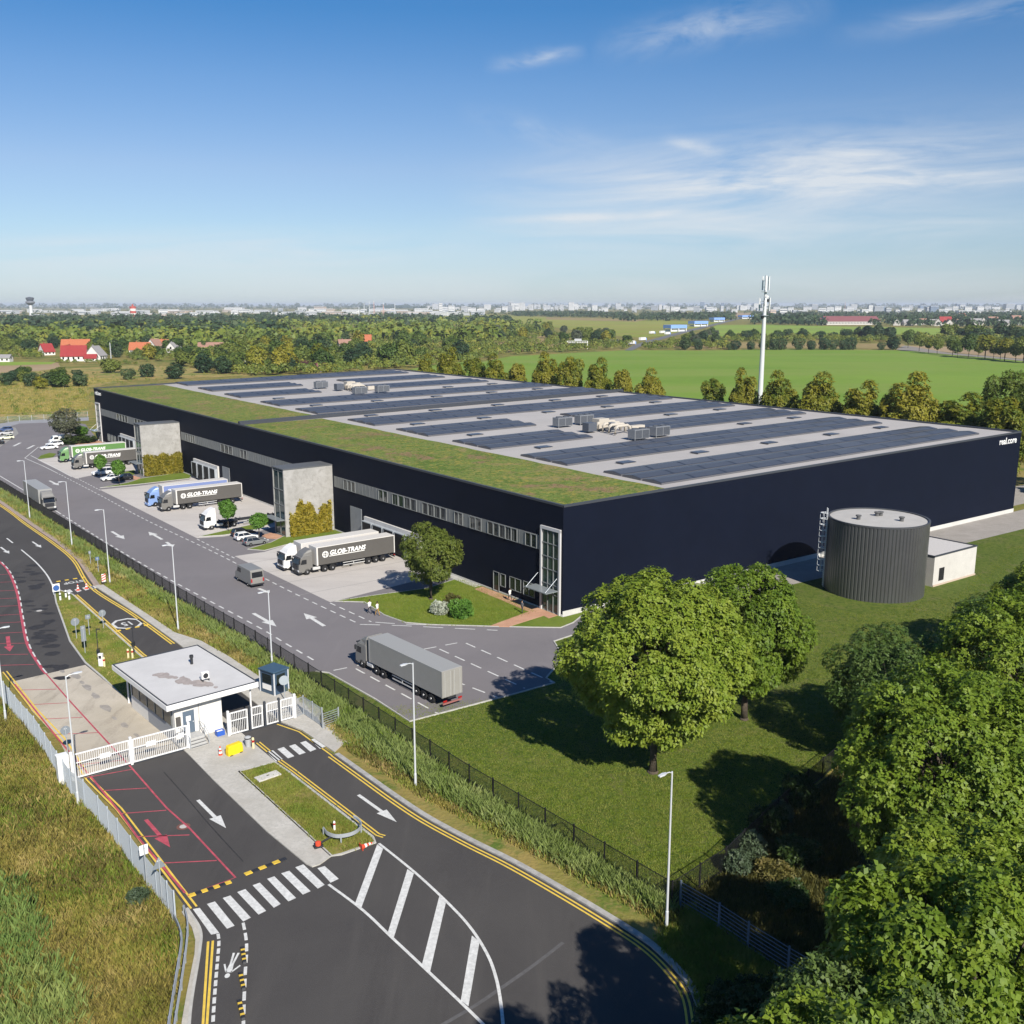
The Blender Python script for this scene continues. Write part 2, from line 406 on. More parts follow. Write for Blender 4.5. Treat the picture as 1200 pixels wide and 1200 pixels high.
lawn_px = [(345,786),(550,921),(700,1012),(787,1063),(850,1021),(946,927),(1010,872),(1120,790),(1330,690),(1330,560),(1187,600),(659,723),(440,700)]
poly_sheet('lawn', lawn_px, lawnm, 0.012)
yard_px = [(-60,535),(0,570),(100,634),(200,697),(300,755),(350,788),(370,787),(385,789),(440,820),(480,846),(600,814),(649,800),(640,795),(657,775),(654,760),
           (649,752),(670,745),(687,722),(698,714),(659,723),(115,516),(100,497),(66,494),(23,496),(-30,505),(-120,520)]
poly_sheet('yard', yard_px, yardm, 0.03)
road_px = [(-80,540),(0,590),(33,614),(67,637.5),(90,657),(110,687.5),(160,720),(207,754),(327,846),(353,857),(380,877),(420,905),(462,935),(500,960),(550,987),(600,1012),
           (662,1047),(725,1085),(762,1110),(790,1137),(810,1165),(818,1200),(822,1260),(812,1330),(190,1330),(222,1200),(226,1165),(234,1117),(235,1092),(222,1070),
           (165,990),(135,950),(100,915),(69,867),(37,833),(2,788),(-60,720),(-130,640)]
poly_sheet('access_road', road_px, roadm, 0.03)
pad_px = [(15,799),(100,779.5),(150,820),(187,854),(212,880),(92,914),(69,867),(37,833)]
poly_sheet('gate_apron', pad_px, concm, 0.036)

# dock aprons, between the yard edge and the long side of the hall
def fs(u, v):                                                       # distance along the long side of a ground pixel
    return (G(u, v)-A).dot(e2)
pads = [[(275,652),(387,706),(392,705),(465,697),(541,677)], [(119,574),(231,631),(258,629),(340,596)], [(44,539),(89,561),(157,541)]]
pad_poly = [
    [G(275,652),G(387,706),FP(27),FP(60),G(345,636),G(310,647)],
    [G(117,574),G(231,631),G(262,629),G(306,622),FP(76),FP(136),G(222,562),G(160,570)],
    [G(44,539),G(89,561),G(128,553),FP(151),FP(196)]]
for k, q in enumerate(pad_poly):
    struct(MB().sheet(q, 0.036).build('dock_apron', dockm))
# wheel tracks / joints of the aprons
for q in ([FP(s, 0, 0) for s in (30, 37, 44, 51)],):
    mb = MB()
    for p in q: mb.strip([p+nF*1.5, p+nF*24], 0.12, 0.041)
    struct(mb.build('apron_joint', M('joint', (0.26, 0.25, 0.24))))

# raised lawns with kerbs
def raised(name, px, mat, h=0.10, kerb=True, closed=True, kw=0.14):
    pts = [G(u, v) for u, v in px]
    struct(MB().prism([p.xy for p in pts], -0.02, h).build(name, mat))
    if kerb: struct(MB().kerb(pts+([pts[0]] if closed else []), kw, h+0.02).build('kerb', kerbm))
raised('front_lawn', [(392,705),(427,706),(450,721),(475,730),(505,732.5),(560,734),(620,735.5),(657,736),(672,730),(683,721),(690,716),(660,724),(541,677),(500,690),(440,698)], turfm)
raised('dock_lawn', [(290,644),(310,645.5),(340,637.5),(400,627),(410,625),(389,620),(332,629),(318,636)], turfm)
raised('dock_lawn', [(117,572),(160,568),(222,561),(226,556),(213,554),(165,561),(150,566)], turfm)
raised('planting_strip', [(232,629.5),(262,627.5),(296,622),(321,613),(322,608),(300,614)], turfm)
raised('planting_strip', [(135,562),(158,556),(157,551),(148,553)], turfm, kerb=False)
raised('planting_strip', [(44,538),(62,536),(66,532),(58,531),(48,534)], turfm, kerb=False)
raised('planting_strip', [(70,519),(84,519),(110,517.5),(104,512),(88,513),(78,515)], turfm, kerb=False)
# red paving in front of the entrances
rp = 0.13
struct(MB().prism([FP(0.6,0,0.25).xy, FP(17.5,0,0.25).xy, FP(17.2,0,1.9).xy, FP(9,0,2.1).xy, FP(4.2,0,2.4).xy, G(574,734.5).xy, G(597,735.2).xy, G(637,722.5).xy, FP(0.4,0,2.0).xy], -0.02, rp).build('red_path', brickm))
struct(MB().prism([p.xy for p in GS([(306,628),(318,625),(331,628.5),(326,632),(312,631)])], -0.02, rp).build('red_path', brickm))
struct(MB().prism([p.xy for p in GS([(150,560),(157,558),(165,560.5),(160,563)])], -0.02, rp).build('red_path', brickm))
struct(MB().prism([FP(214.5,0,0.3).xy, FP(205,0,0.3).xy, FP(204,0,4).xy, FP(211,0,9).xy, FP(216,0,9).xy], -0.02, rp).build('red_path', brickm))
# paving strip along the long side, gravel track along the end wall
struct(MB().prism([FP(18,0,0.05).xy, FP(29,0,0.05).xy, FP(29,0,1.3).xy, FP(18,0,1.3).xy], -0.02, 0.12).build('wall_paving', kerbm))
struct(MB().sheet([EP(4.5), EP(WID+1), EP(WID+22), EP(WID+22, 0, 9), EP(WID-6, 0, 9), EP(50, 0, 8.3), EP(22, 0, 7.2), EP(12, 0, 5.2), EP(6, 0, 2.2)], 0.022).build('gravel_track', gravm))
struct(MB().sheet([EP(WID+6, 0, -3), EP(WID+60, 0, -3), EP(WID+60, 0, -14), EP(WID+4, 0, -14)], 0.022).build('gravel_track', gravm))
struct(MB().sheet([EP(WID-8, 0, 9.2), EP(WID+26, 0, 9.2), EP(WID+26, 0, 17), EP(WID+2, 0, 17)], 0.026).build('service_road', roadm))

# island and pavements at the gate
raised('grass_island', [(63,690),(85,697),(162,767),(178,780),(150,822),(120,794),(100,777),(82,752),(75,732),(66,707)], drym, kw=0.2)
raised('grass_island', [(280,905),(322,894),(338,905),(437,982),(440,988),(400,1002),(388,1004)], drym, kw=0.2)
def pave(name, px, h=0.12, mat=None):
    struct(MB().prism([G(u, v).xy for u, v in px], -0.02, h).build(name, mat or pavem))
pave('island_pavement', [(150,821),(178,781),(215,800),(297,872),(322,893),(280,904.5),(388,1004.5),(375,1014),(366,1017),(358,1013),(312,975),(250,915),(220,884),(185,853)])
pave('lane_pavement', [(110,687),(121,686),(205,742),(236,752),(268,770),(303,793),(345,815),(375,838),(412,863),(392,882),(353,856),(327,846),(207,753.5),(160,719.5)])
pave('lane_pavement', [(235,1092),(222,1070),(219,1066),(213,1070),(225,1088),(229,1103),(228,1120),(219,1165),(213,1200),(208,1260),(219,1260),(222,1200),(226,1165),(234,1117)])
mb = MB(); mb.kerb(GS([(-80,540),(0,590),(33,614),(67,637.5),(90,657),(110,687.5)]), 0.3, 0.13, off=0.18); struct(mb.build('kerb', M('kerb_red', (0.36, 0.27, 0.22), var=0.15, scale=1.2)))
mb = MB(); mb.kerb(GS([(-80,540),(0,590),(33,614),(67,637.5),(90,657),(110,687.5)]), 0.5, 0.10, off=0.6); struct(mb.build('lane_pavement', M('path_red', (0.31, 0.25, 0.21), var=0.15, scale=1.0)))
edge_r = GS([(392,885),(420,905),(462,935),(500,960),(550,987),(600,1012),(662,1047),(725,1085),(762,1110),(790,1137),(810,1165),(818,1200),(822,1260)])
def smooth_path(pts, n=6):
    pts = [Vector(p) for p in pts]; o = []
    for k in range(len(pts)-1):
        p0, p1, p2, p3 = pts[max(k-1, 0)], pts[k], pts[k+1], pts[min(k+2, len(pts)-1)]
        for t in range(n):
            t /= n
            o.append(0.5*((2*p1)+(p2-p0)*t+(2*p0-5*p1+4*p2-p3)*t*t+(3*p1-p0-3*p2+p3)*t**3))
    return o+[pts[-1]]
edge_rs = smooth_path(edge_r)
mb = MB(); mb.kerb(edge_rs, 0.45, 0.13, off=0.22); struct(mb.build('kerb', M('kerb_grey', (0.34, 0.33, 0.31), var=0.25, scale=2.0)))
mb = MB(); mb.kerb(smooth_path(GS([(219,1066),(222,1070),(235,1092),(234,1117),(226,1165),(222,1200),(219,1260)])), 0.18, 0.14, off=0.0); struct(mb.build('kerb', kerbm))
mb = MB(); mb.kerb(GS([(370,787),(385,789),(440,820),(480,846),(600,814.5),(650,800.5),(640,795),(657,775),(654,760),(649,752),(670,745)]), 0.16, 0.12); struct(mb.build('kerb', kerbm))

# ---------------------------------------------------------------- road markings
ZM = 0.044
def quads(mb, L):
    for q in L: mb.sheet([(*G(u, v).xy, ZM) for u, v in q])
def dashes(mb, p0, p1, w, ln, gap, z=ZM):
    p0, p1 = Vector(p0), Vector(p1); d = (p1-p0); L = d.length; d.normalize(); t = 0
    while t < L:
        mb.strip([p0+d*t, p0+d*min(t+ln, L)], w, z); t += ln+gap
def dash_path(mb, pts, w, ln, gap, z=ZM):
    pts = smooth_path(pts, 8); acc = 0; on = True; cur = [pts[0]]
    for k in range(1, len(pts)):
        a, b = pts[k-1], pts[k]; L = (b-a).length; t = 0
        while L-t > 1e-6:
            need = (ln if on else gap)-acc
            if L-t >= need:
                t += need; p = a+(b-a)*(t/L); cur.append(p)
                if on: mb.strip(cur, w, z)
                on = not on; acc = 0; cur = [p]
            else: acc += L-t; t = L; cur.append(b)
    if on and len(cur) > 1: mb.strip(cur, w, z)
def arrow(mb, tail, tip, w=0.35, hw=1.1, hl=0.42, z=ZM):
    a, b = G(*tail), G(*tip); d = b-a; L = d.length; d.normalize(); n = Vector((-d.y, d.x, 0)); m = a+d*L*(1-hl)
    mb.add([(*(a+n*w/2).xy, z), (*(a-n*w/2).xy, z), (*(m-n*w/2).xy, z), (*(m+n*w/2).xy, z)], [(0, 1, 2, 3)])
    mb.add([(*(m+n*hw/2).xy, z), (*(m-n*hw/2).xy, z), (*b.xy, z)], [(0, 1, 2)])
# zebra crossing in the foreground
mb = MB()
quads(mb, [[(226,1066),(234,1064.5),(257,1094),(247.5,1096)], [(242.5,1060),(252,1057),(275,1085.5),(266,1089)], [(261,1053),(270,1050),(294,1076),(285,1080.5)],
           [(278,1046),(287.5,1042.5),(312,1068),(303,1072.5)], [(296,1038),(304.5,1035),(329,1060),(321,1064.5)], [(313,1030.5),(321.5,1027.5),(347,1053),(338,1057)],
           [(329.5,1024),(339,1021),(364,1045),(355,1049)], [(346,1017),(355.5,1013.5),(380.5,1037.5),(372.5,1042)], [(372,1018),(380.5,1015.5),(397,1030.5),(387.5,1035)]])
z3 = lambda q: ZP(220, 740, 6, q); z6 = lambda q: ZP(50, 660, 8.57, q)
quads(mb, [z3(q) for q in ([(555,850),(600,838),(668,900),(620,918)], [(630,830),(675,815),(750,880),(705,895)], [(712,808),(755,795),(830,855),(785,870)], [(790,785),(830,772),(905,830),(862,848)], [(862,765),(900,752),(975,810),(930,828)])])
quads(mb, [z6(q) for q in ([(225,280),(275,265),(305,290),(255,305)], [(318,268),(360,255),(392,280),(350,295)], [(395,250),(440,238),(472,262),(430,277)], [(475,237),(520,225),(550,250),(505,262)])])
# hatched area
quads(mb, [[(442,990),(449,995),(422.5,1067),(415.5,1061)], [(477.5,1019),(485,1024),(461,1101),(454,1095)], [(515,1050),(523,1056),(504,1139.5),(494.5,1131)], [(553,1097),(562,1104),(549,1180),(540,1173)]])
mb.strip(smooth_path(GS([(385,1037),(425,1067),(460,1100),(500,1137.5),(550,1185),(590,1225)])), 0.2, ZM+0.004)
mb.strip(smooth_path(GS([(444,989),(485,1022),(522,1056),(550,1086),(570,1117),(580,1142),(586,1170),(590,1210),(590,1250)])), 0.2, ZM+0.008)
# lane arrows and lines of the access road
for a, b in (((232,938),(265,971)), ((420,932),(465,964)), ((38,635),(48.5,642)), ((1,641.5),(11,649))): arrow(mb, a, b, 0.3, 0.95, 0.38)
mb.strip(GS([(8,631),(15,636.5)]), 0.25, ZM)
mb.strip(smooth_path(GS([(25,644.5),(42,659),(55,674),(63,689)])), 0.22, ZM)
dash_path(mb, GS([(255.5,1095),(256.5,1107),(254,1137),(251,1175),(249,1210),(247,1240)]), 0.2, 0.55, 0.22)
dash_path(mb, GS([(285,1082),(289,1107),(287.5,1140),(286,1175),(285,1210),(284,1240)]), 0.2, 0.8, 0.35)
# walking figure painted on the footway
pf = G(271, 1132); fx = Vector((1, 0, 0)); fy = Vector((0.03, -1, 0)).normalized()
def fig(pts): mb.sheet([(*(pf+fx*x+fy*y).xy, ZM) for x, y in pts])
fig([(0.16*math.cos(t*math.pi/6), 0.95+0.22*math.sin(t*math.pi/6)) for t in range(12)])
fig([(-0.2,0.65),(0.2,0.65),(0.13,-0.1),(-0.13,-0.1)]); fig([(-0.13,-0.1),(0.0,-0.1),(-0.06,-1.2),(-0.2,-1.2)]); fig([(0.0,-0.1),(0.13,-0.1),(0.24,-1.2),(0.1,-1.2)])
fig([(-0.2,0.65),(-0.11,0.6),(-0.4,-0.15),(-0.5,-0.1)]); fig([(0.2,0.65),(0.11,0.6),(0.52,-0.05),(0.6,0.05)])
struct(mb.build('road_marking', whitem, fix=False))
# speed figure in a ring, seen from the other side, and lane lettering
lane = (G(207,754)-G(110,687.5)).normalized(); lx = Vector((-lane.y, lane.x, 0))
def painted_text(txt, c, size, stretch=1.6):
    me = text_mesh(txt, size, 0.0, bold=0.03)
    o = struct(link('road_marking', me)); me.materials.append(whitem)
    o.matrix_world = frame_of(-lx if (-lx).cross(lane).z > 0 else lx, lane*stretch, UP, G(*c)+UP*ZM)
    return o
painted_text('15', (149, 731), 1.5, 1.5)
painted_text('STOP', (86, 682.5), 1.15, 1.3)
mb = MB(); oc = G(149, 731); ring = []
for r in (1.75, 1.4):
    ring.append([oc+lane*(y*r*1.25)+lx*(x*r) for x, y in ((.45,1),(1,.45),(1,-.45),(.45,-1),(-.45,-1),(-1,-.45),(-1,.45),(-.45,1))])
for i in range(8):
    j = (i+1) % 8; mb.sheet([(*p.xy, ZM) for p in (ring[0][i], ring[0][j], ring[1][j], ring[1][i])])
struct(mb.build('road_marking', whitem, fix=False))
# yard markings
mb = MB()
dash_path(mb, GS([(69,601),(131,640),(200,680),(297,732),(334,754),(371,776)]), 0.22, 1.5, 1.3)
mb.strip(GS([(-40,536),(0,558),(35,579),(69,601)]), 0.22, ZM)
dash_path(mb, GS([(66,554),(120,582),(170,609),(250,647),(312,679),(360,703),(422,732)]), 0.2, 1.4, 1.1)
mb.strip(GS([(29,537),(50,546),(66,554)]), 0.2, ZM); mb.strip(GS([(29,537),(45,524)]), 0.2, ZM)
mb.strip(GS([(36,534),(60,546),(84,559)]), 0.2, ZM)
dashes(mb, G(91,561), G(118,575), 0.2, 1.2, 1.0); dashes(mb, G(231,632), G(276,655), 0.2, 1.2, 1.0); dashes(mb, G(387,707), G(435,729), 0.2, 1.4, 1.1)
dash_path(mb, GS([(422,732),(470,733.5),(520,736),(583,739)]), 0.2, 2.6, 1.5); dash_path(mb, GS([(440,729.5),(470,731.5),(500,732.5)]), 0.2, 2.6, 1.5)
dashes(mb, G(391,786), G(423,779.5), 0.2, 1.6, 1.2); dashes(mb, G(497,761), G(545,752), 0.2, 1.6, 1.2)
for a, b in (((417,784),(514,837)), ((466,773),(584,818)), ((515,761),(615,807)), ((546,754),(648,800))): dashes(mb, G(*a), G(*b), 0.2, 1.9, 1.2)
for a, b in (((58,563.5),(69,569)), ((131,623),(146,632)), ((190,632.5),(174,623.5)), ((297,719),(324,734.5)), ((380,734),(356,719)), ((303,690),(316,695)), ((195,635.5),(203,641))): arrow(mb, a, b, 0.5, 1.5, 0.4)
for a, b in (((16,523),(24,519)), ((32,526),(40,522))): mb.strip(GS([a, b]), 0.7, ZM)
struct(mb.build('yard_marking', whitem, fix=False))
# yellow double lines
mb = MB()
for off in (-0.30, -0.62): mb.strip(edge_rs, 0.14, ZM, off)
er2 = smooth_path(GS([(-80,540),(0,590),(33,614),(67,637.5),(90,657),(110,687.5),(160,720),(207,754)]))
for off in (-0.25, -0.6): mb.strip(er2, 0.2, ZM, off)
mb.strip(GS([(327,848),(353,857),(392,885)]), 0.15, ZM, -0.25)
il = GS([(85,698),(162,768),(178,780)])
for off in (0.3, 0.6): mb.strip(il, 0.18, ZM, off)
il = GS([(297,872),(322,893),(338,904.5),(437,981),(446,984)])
for off in (0.3, 0.6): mb.strip(il, 0.13, ZM, off)
le = GS([(2,788),(37,833),(69,867),(100,915),(135,950),(165,990),(222,1066)])
for off in (0.12, 0.5): mb.strip(le, 0.14, ZM, off)
for a, b in (((244,1104),(237,1215)), ((249.5,1103),(241.5,1215))): mb.strip(GS([a, b]), 0.15, ZM)
struct(mb.build('road_marking', yellowm, fix=False))
# red no-parking grid along the left lane
mb = MB()
mb.strip(smooth_path(GS([(54,790),(81,821),(125,869),(154,900),(195,947),(222,971),(276,1029),(220,1050)]), 1), 0.15, ZM+0.004)
mb.strip(smooth_path(GS([(-30,640),(0,659),(11,672),(20,695),(25,722),(32,755),(47,781),(54,790)])), 0.34, ZM+0.004)
mb.strip(GS([(17,802),(67,865),(110,915),(140,952),(160,980),(217,1047)]), 0.16, ZM+0.004)
for a, b in (((120,927),(172,924)), ((141,954),(195,950)), ((161,981),(222,979)), ((190,1012),(254,1009)), ((25,809),(66,808)), ((40,826),(79,824)), ((53,843),(97,841)), ((65,861),(115,859)),
             ((-30,781),(40,779)), ((-30,768),(33,767)), ((-30,755),(31,754)), ((-30,744),(29,741)), ((-30,732),(27,729)), ((-30,723),(25,720)), ((-30,712),(23,710)), ((-30,703),(22,701)),
             ((-30,694),(20,692)), ((-30,684),(15,682)), ((-30,676),(11,673)), ((90,897),(146,891)), ((100,912),(155,902))): mb.strip(GS([a, b]), 0.12, ZM)
arrow(mb, (171,961), (199.5,993.5), 0.3, 0.95, 0.38); arrow(mb, (9,746), (11.5,764), 0.45, 1.1, 0.35)
struct(mb.build('road_marking', redm, fix=False))
mb = MB(); dash_path(mb, GS([(2,659),(13,672),(22,695),(27,722),(34,755),(48.5,781),(57.5,792)]), 0.16, 1.9, 1.3, ZM+0.008)
struct(mb.build('road_marking', whitem, fix=False))
# rubber marks, patches and a sawn joint in the asphalt
mb = MB(); rr = random.Random(3)
for (a, b, n) in (((28,652),(75,800),16), ((38,655),(62,750),10), ((20,668),(60,790),12)):
    for k in range(n):
        t = rr.random(); c = G(a[0]+(b[0]-a[0])*t+rr.uniform(-3, 3), a[1]+(b[1]-a[1])*t); w = rr.uniform(.5, 1.4); l = rr.uniform(.3, 1.2)
        mb.sheet([(c.x+w*math.cos(q)*rr.uniform(.7, 1.1), c.y+l*math.sin(q)*rr.uniform(.7, 1.1), 0.0395+0.0001*k) for q in [i*0.785 for i in range(8)]])
mb.strip(smooth_path(GS([(192,905),(215,931),(250,972),(285,1010)])), 0.09, 0.0385)
struct(mb.build('road_stain', M('rubber_stain', (0.030, 0.028, 0.029), var=0.3, scale=2.0), fix=False))
mb = MB(); mb.strip(smooth_path(GS([(500,1212),(552,1182),(585,1160),(625,1132),(660,1105)])), 0.25, 0.0385); struct(mb.build('road_stain', M('patch_grey', (0.095, 0.092, 0.092), var=0.2, scale=2.0), fix=False))
mb = MB(); rr = random.Random(5)
for (u, v, w, l) in ((88,792,1.2,.42), (102,806,1.6,.40), (112,816,2.2,.36), (124,830,2.4,.42), (146,850,2.6,.3), (160,862,1.6,.2), (96,800,2.4,.2), (134,842,3.0,.18), (72,786,1.0,.3)):
    c = G(u, v); mb.sheet([(*(c+lane*(l*3*math.cos(q))*rr.uniform(.7, 1.2)+lx*(l*math.sin(q))*rr.uniform(.7, 1.2)).xy, 0.0395) for q in [i*0.5236 for i in range(12)]])
struct(mb.build('road_stain', M('oil_stain', (0.29, 0.265, 0.235), var=0.2, scale=1.5), fix=False))
# ================================================================ the hall
navy = M('navy_cladding', (0.0048, 0.0072, 0.0168), rough=0.65, var=0.12, scale=0.25, spec=0.08)
copm = M('coping_metal', (0.045, 0.05, 0.06), rough=0.5)
membr = M('roof_membrane', (0.37, 0.35, 0.335), rough=0.9, var=0.08, scale=0.12)
sedum = M_layers('sedum', [
    (0.11, 0.36, 0.64, [(0.085, 0.135, 0.022), (0.165, 0.185, 0.045), (0.105, 0.155, 0.028), (0.22, 0.185, 0.07)]),
    (0.28, 0.50, 0.60, [(0.120, 0.175, 0.035)]), (0.8, 0.53, 0.62, [(0.25, 0.215, 0.045)]), (0.14, 0.56, 0.64, [(0.21, 0.135, 0.075)]),
    (1.5, 0.52, 0.60, [(0.070, 0.110, 0.020)]), (2.6, 0.57, 0.64, [(0.27, 0.215, 0.08)])], bump=0.5, bscale=2.2)
concw = M_layers('fair_faced_concrete', [
    (0.35, 0.3, 0.7, [(0.30, 0.292, 0.275), (0.37, 0.36, 0.345)]), (1.2, 0.48, 0.66, [(0.27, 0.262, 0.245)])], rough=0.85, bump=0.1, bscale=4)
plinm = M('plinth_concrete', (0.50, 0.49, 0.46), var=0.08, scale=0.6)
alum = M('window_alu', (0.20, 0.21, 0.21), rough=0.5)
louv = M('louvre_panel', (0.18, 0.185, 0.18), rough=0.6, var=0.12, scale=0.8)
glass = M('window_glass', (0.018, 0.024, 0.024), rough=0.06, spec=0.6)
gglass = M('stair_glass', (0.030, 0.055, 0.052), rough=0.05, spec=0.7)
lframe = M('light_frame', (0.50, 0.49, 0.49), rough=0.6)
blackm = M('black_rubber', (0.012, 0.012, 0.013), rough=0.7)
whitew = M('white_panel', (0.56, 0.54, 0.51), rough=0.7, var=0.06, scale=0.4)
steel = M('galvanised', (0.42, 0.45, 0.48), rough=0.5, metal=0.35, var=0.1, scale=2)
lsteel = M('lamp_steel', (0.58, 0.60, 0.62), rough=0.5, metal=0.2)

hall = tag(link('logistics_hall', None, loc=A), 'huge navy blue logistics hall with grass and solar panels on its flat roof', 'warehouse')
def HL(s, z=0.0, off=0.0): return e2*s+nF*off+UP*z                  # the same, measured from the hall's corner
MF = frame_of(e2, nF, UP, Vector((0, 0, 0)))                        # long side: x along, y outward, z up
ME = frame_of(e1, nE, UP, Vector((0, 0, 0)))
def roof_z(u, v): return hA+(hB-hA)*u/WID+(hL-hA)*v/LEN
cA, cB, cL, cF = Vector((0,0,0)), e1*WID, e2*LEN, e1*108+e2*226
top = [c+UP*h for c, h in ((cA, hA), (cB, hB), (cF, roof_z(108, 226)), (cL, hL))]
bot = [Vector((c.x, c.y, -1)) for c in (cA, cB, cF, cL)]
mb = MB()
for i in range(4):
    j = (i+1) % 4; mb.add([bot[i], bot[j], top[j], top[i]], [(0, 1, 2, 3)])
mb.build('wall', navy, hall)
def inset(d): # roof corners moved inwards
    return [cA+e1*d+e2*d, cB-e1*d+e2*d, cF-e1*d-e2*d, cL+e1*d-e2*d]
def rz_at(p): return roof_z(p.dot(e1), p.dot(e2))
it = inset(0.35)
mb = MB(); mb.sheet([Vector((p.x, p.y, rz_at(p)-0.30)) for p in it]); mb.build('roof', membr, hall)
mb = MB()
for i in range(4):                                                   # coping and the inner face of the parapet
    j = (i+1) % 4; a, b, c, d = top[i]+UP*0.02, top[j]+UP*0.02, it[j], it[i]
    c = Vector((c.x, c.y, rz_at(c)+0.02)); d = Vector((d.x, d.y, rz_at(d)+0.02))
    mb.add([a, b, c, d], [(0, 1, 2, 3)]); mb.add([d, c, c-UP*0.34, d-UP*0.34], [(0, 1, 2, 3)])
    oa, ob = Vector((top[i].x, top[i].y, 0)), Vector((top[j].x, top[j].y, 0))
    n = (ob-oa).normalized(); n = Vector((n.y, -n.x, 0)); 
    if n.dot((oa+ob)/2-(cA+cF)/2) < 0: n = -n
    mb.add([a+n*0.06, b+n*0.06, b+n*0.06-UP*0.28, a+n*0.06-UP*0.28], [(0, 1, 2, 3)]); mb.add([a, b, b+n*0.06, a+n*0.06], [(0, 1, 2, 3)])
mb.build('parapet', copm, hall)
def RP(u, v, h=0.0): p = e1*u+e2*v; return Vector((p.x, p.y, roof_z(u, v)-0.30+h))
rs = random.Random(4)
def ragged(u0, v0, u1, v1):                                           # planted bed with an uneven edge
    pts = []; n = int((v1-v0)/3)
    for k in range(n+1): pts.append((u0, v0+(v1-v0)*k/n))
    for k in range(n+1): pts.append((u1+rs.uniform(-0.2, 0.2), v1-(v1-v0)*k/n))
    return pts
mb = MB()
for q in (ragged(0.5, 0.5, 19.0, 105.2), ragged(0.5, 108.6, 20.2, 214.8)): mb.sheet([RP(u, v, 0.10) for u, v in q])
gr = mb.build('green_roof', sedum, hall); gr['label'] = 'sedum planted strip of the roof with yellow and reddish patches'
mb = MB(); mb.loft([[RP(0.4, 106.0, 0), RP(0.4, 106.0, .75), RP(0.4, 106.9, .75), RP(0.4, 106.9, 0)], [RP(112.5, 109.5, 0), RP(112.5, 109.5, .75), RP(112.5, 110.4, .75), RP(112.5, 110.4, 0)]]); mb.build('fire_wall', copm, hall)
mb = MB(); mb.sheet([RP(20.2, 107.6, .07), RP(112, 111, .07), RP(112, 112.4, .07), RP(20.2, 109.0, .07)]); mb.build('roof_walkway', M('walkway_light', (0.55, 0.53, 0.51), rough=0.9), hall)
# plinth
mb = MB(); mb.xf = ME; mb.box(0.0, WID, 0.0, 0.08, -0.5, 0.75); mb.xf = MF; mb.box(0.0, LEN, 0.0, 0.08, -0.5, 0.30); mb.build('plinth', plinm, hall)

def on_front(name, s0, s1, z0, z1, th, mat, parent=hall, off=0.0, bevel=0):
    mb = MB(); mb.xf = MF; mb.box(s0, s1, off, off+th, z0, z1); return mb.build(name, mat, parent, bevel=bevel)
def s_at(px, z=9.2, y=None):                                          # place along the long side seen at this pixel column
    lo, hi = 0.0, LEN
    for _ in range(40):
        m = (lo+hi)/2; w = FP(m, z); d = w.y*math.cos(PITCH)-(w.z-CAM_H)*math.sin(PITCH)
        if 600+FPX*w.x/d > px: lo = m
        else: hi = m
    return (lo+hi)/2
WZ0, WZ1 = 8.15, 10.1
def window(s0, s1, z0, z1, name='window', nx=1, nz=1, fw=0.07, gm=None, fm=None, parent=hall):
    if s0 > s1: s0, s1 = s1, s0
    w = on_front(name, s0, s1, z0, z1, 0.07, gm or glass, parent)
    mb = MB(); mb.xf = MF
    for x in [s0+(s1-s0)*i/nx for i in range(nx+1)]: mb.box(x-fw/2, x+fw/2, 0.072, 0.17, z0, z1)
    for z in [z0+(z1-z0)*i/nz for i in range(nz+1)]: mb.box(s0-fw/2, s1+fw/2, 0.072, 0.165, z-fw/2, z+fw/2)
    mb.build('frame', fm or alum, w, fix=False)
    return w
for a, b, groups in ((4.9, 63.0, [(403,417,3),(444,455,2),(460,489,4),(495,524,4),(533,543,2),(551,565,2),(572,607,5),(616,630,2)]),
                     (69.0, 141.6, [(218,229,4),(259,273,3),(282,290,2)]), (147.6, 209.5, [(137,150,4),(158,176,5)])):
    mb = MB(); mb.xf = MF; mb.box(a, b, 0.0, 0.06, WZ0, WZ1)
    n = int((b-a)/1.2)
    for k in range(n): mb.box(a+(b-a)*(k+0.46)/n, a+(b-a)*(k+0.54)/n, 0.06, 0.09, WZ0+0.05, WZ1-0.05)
    mb.build('louvre_band', louv, hall, fix=False)
    for p0, p1, n in groups:
        s0, s1 = s_at(p1), s_at(p0); w = (s1-s0)/n
        for k in range(n): window(s0+w*(k+0.06), s0+w*(k+0.94), WZ0+0.08, WZ1-0.08)
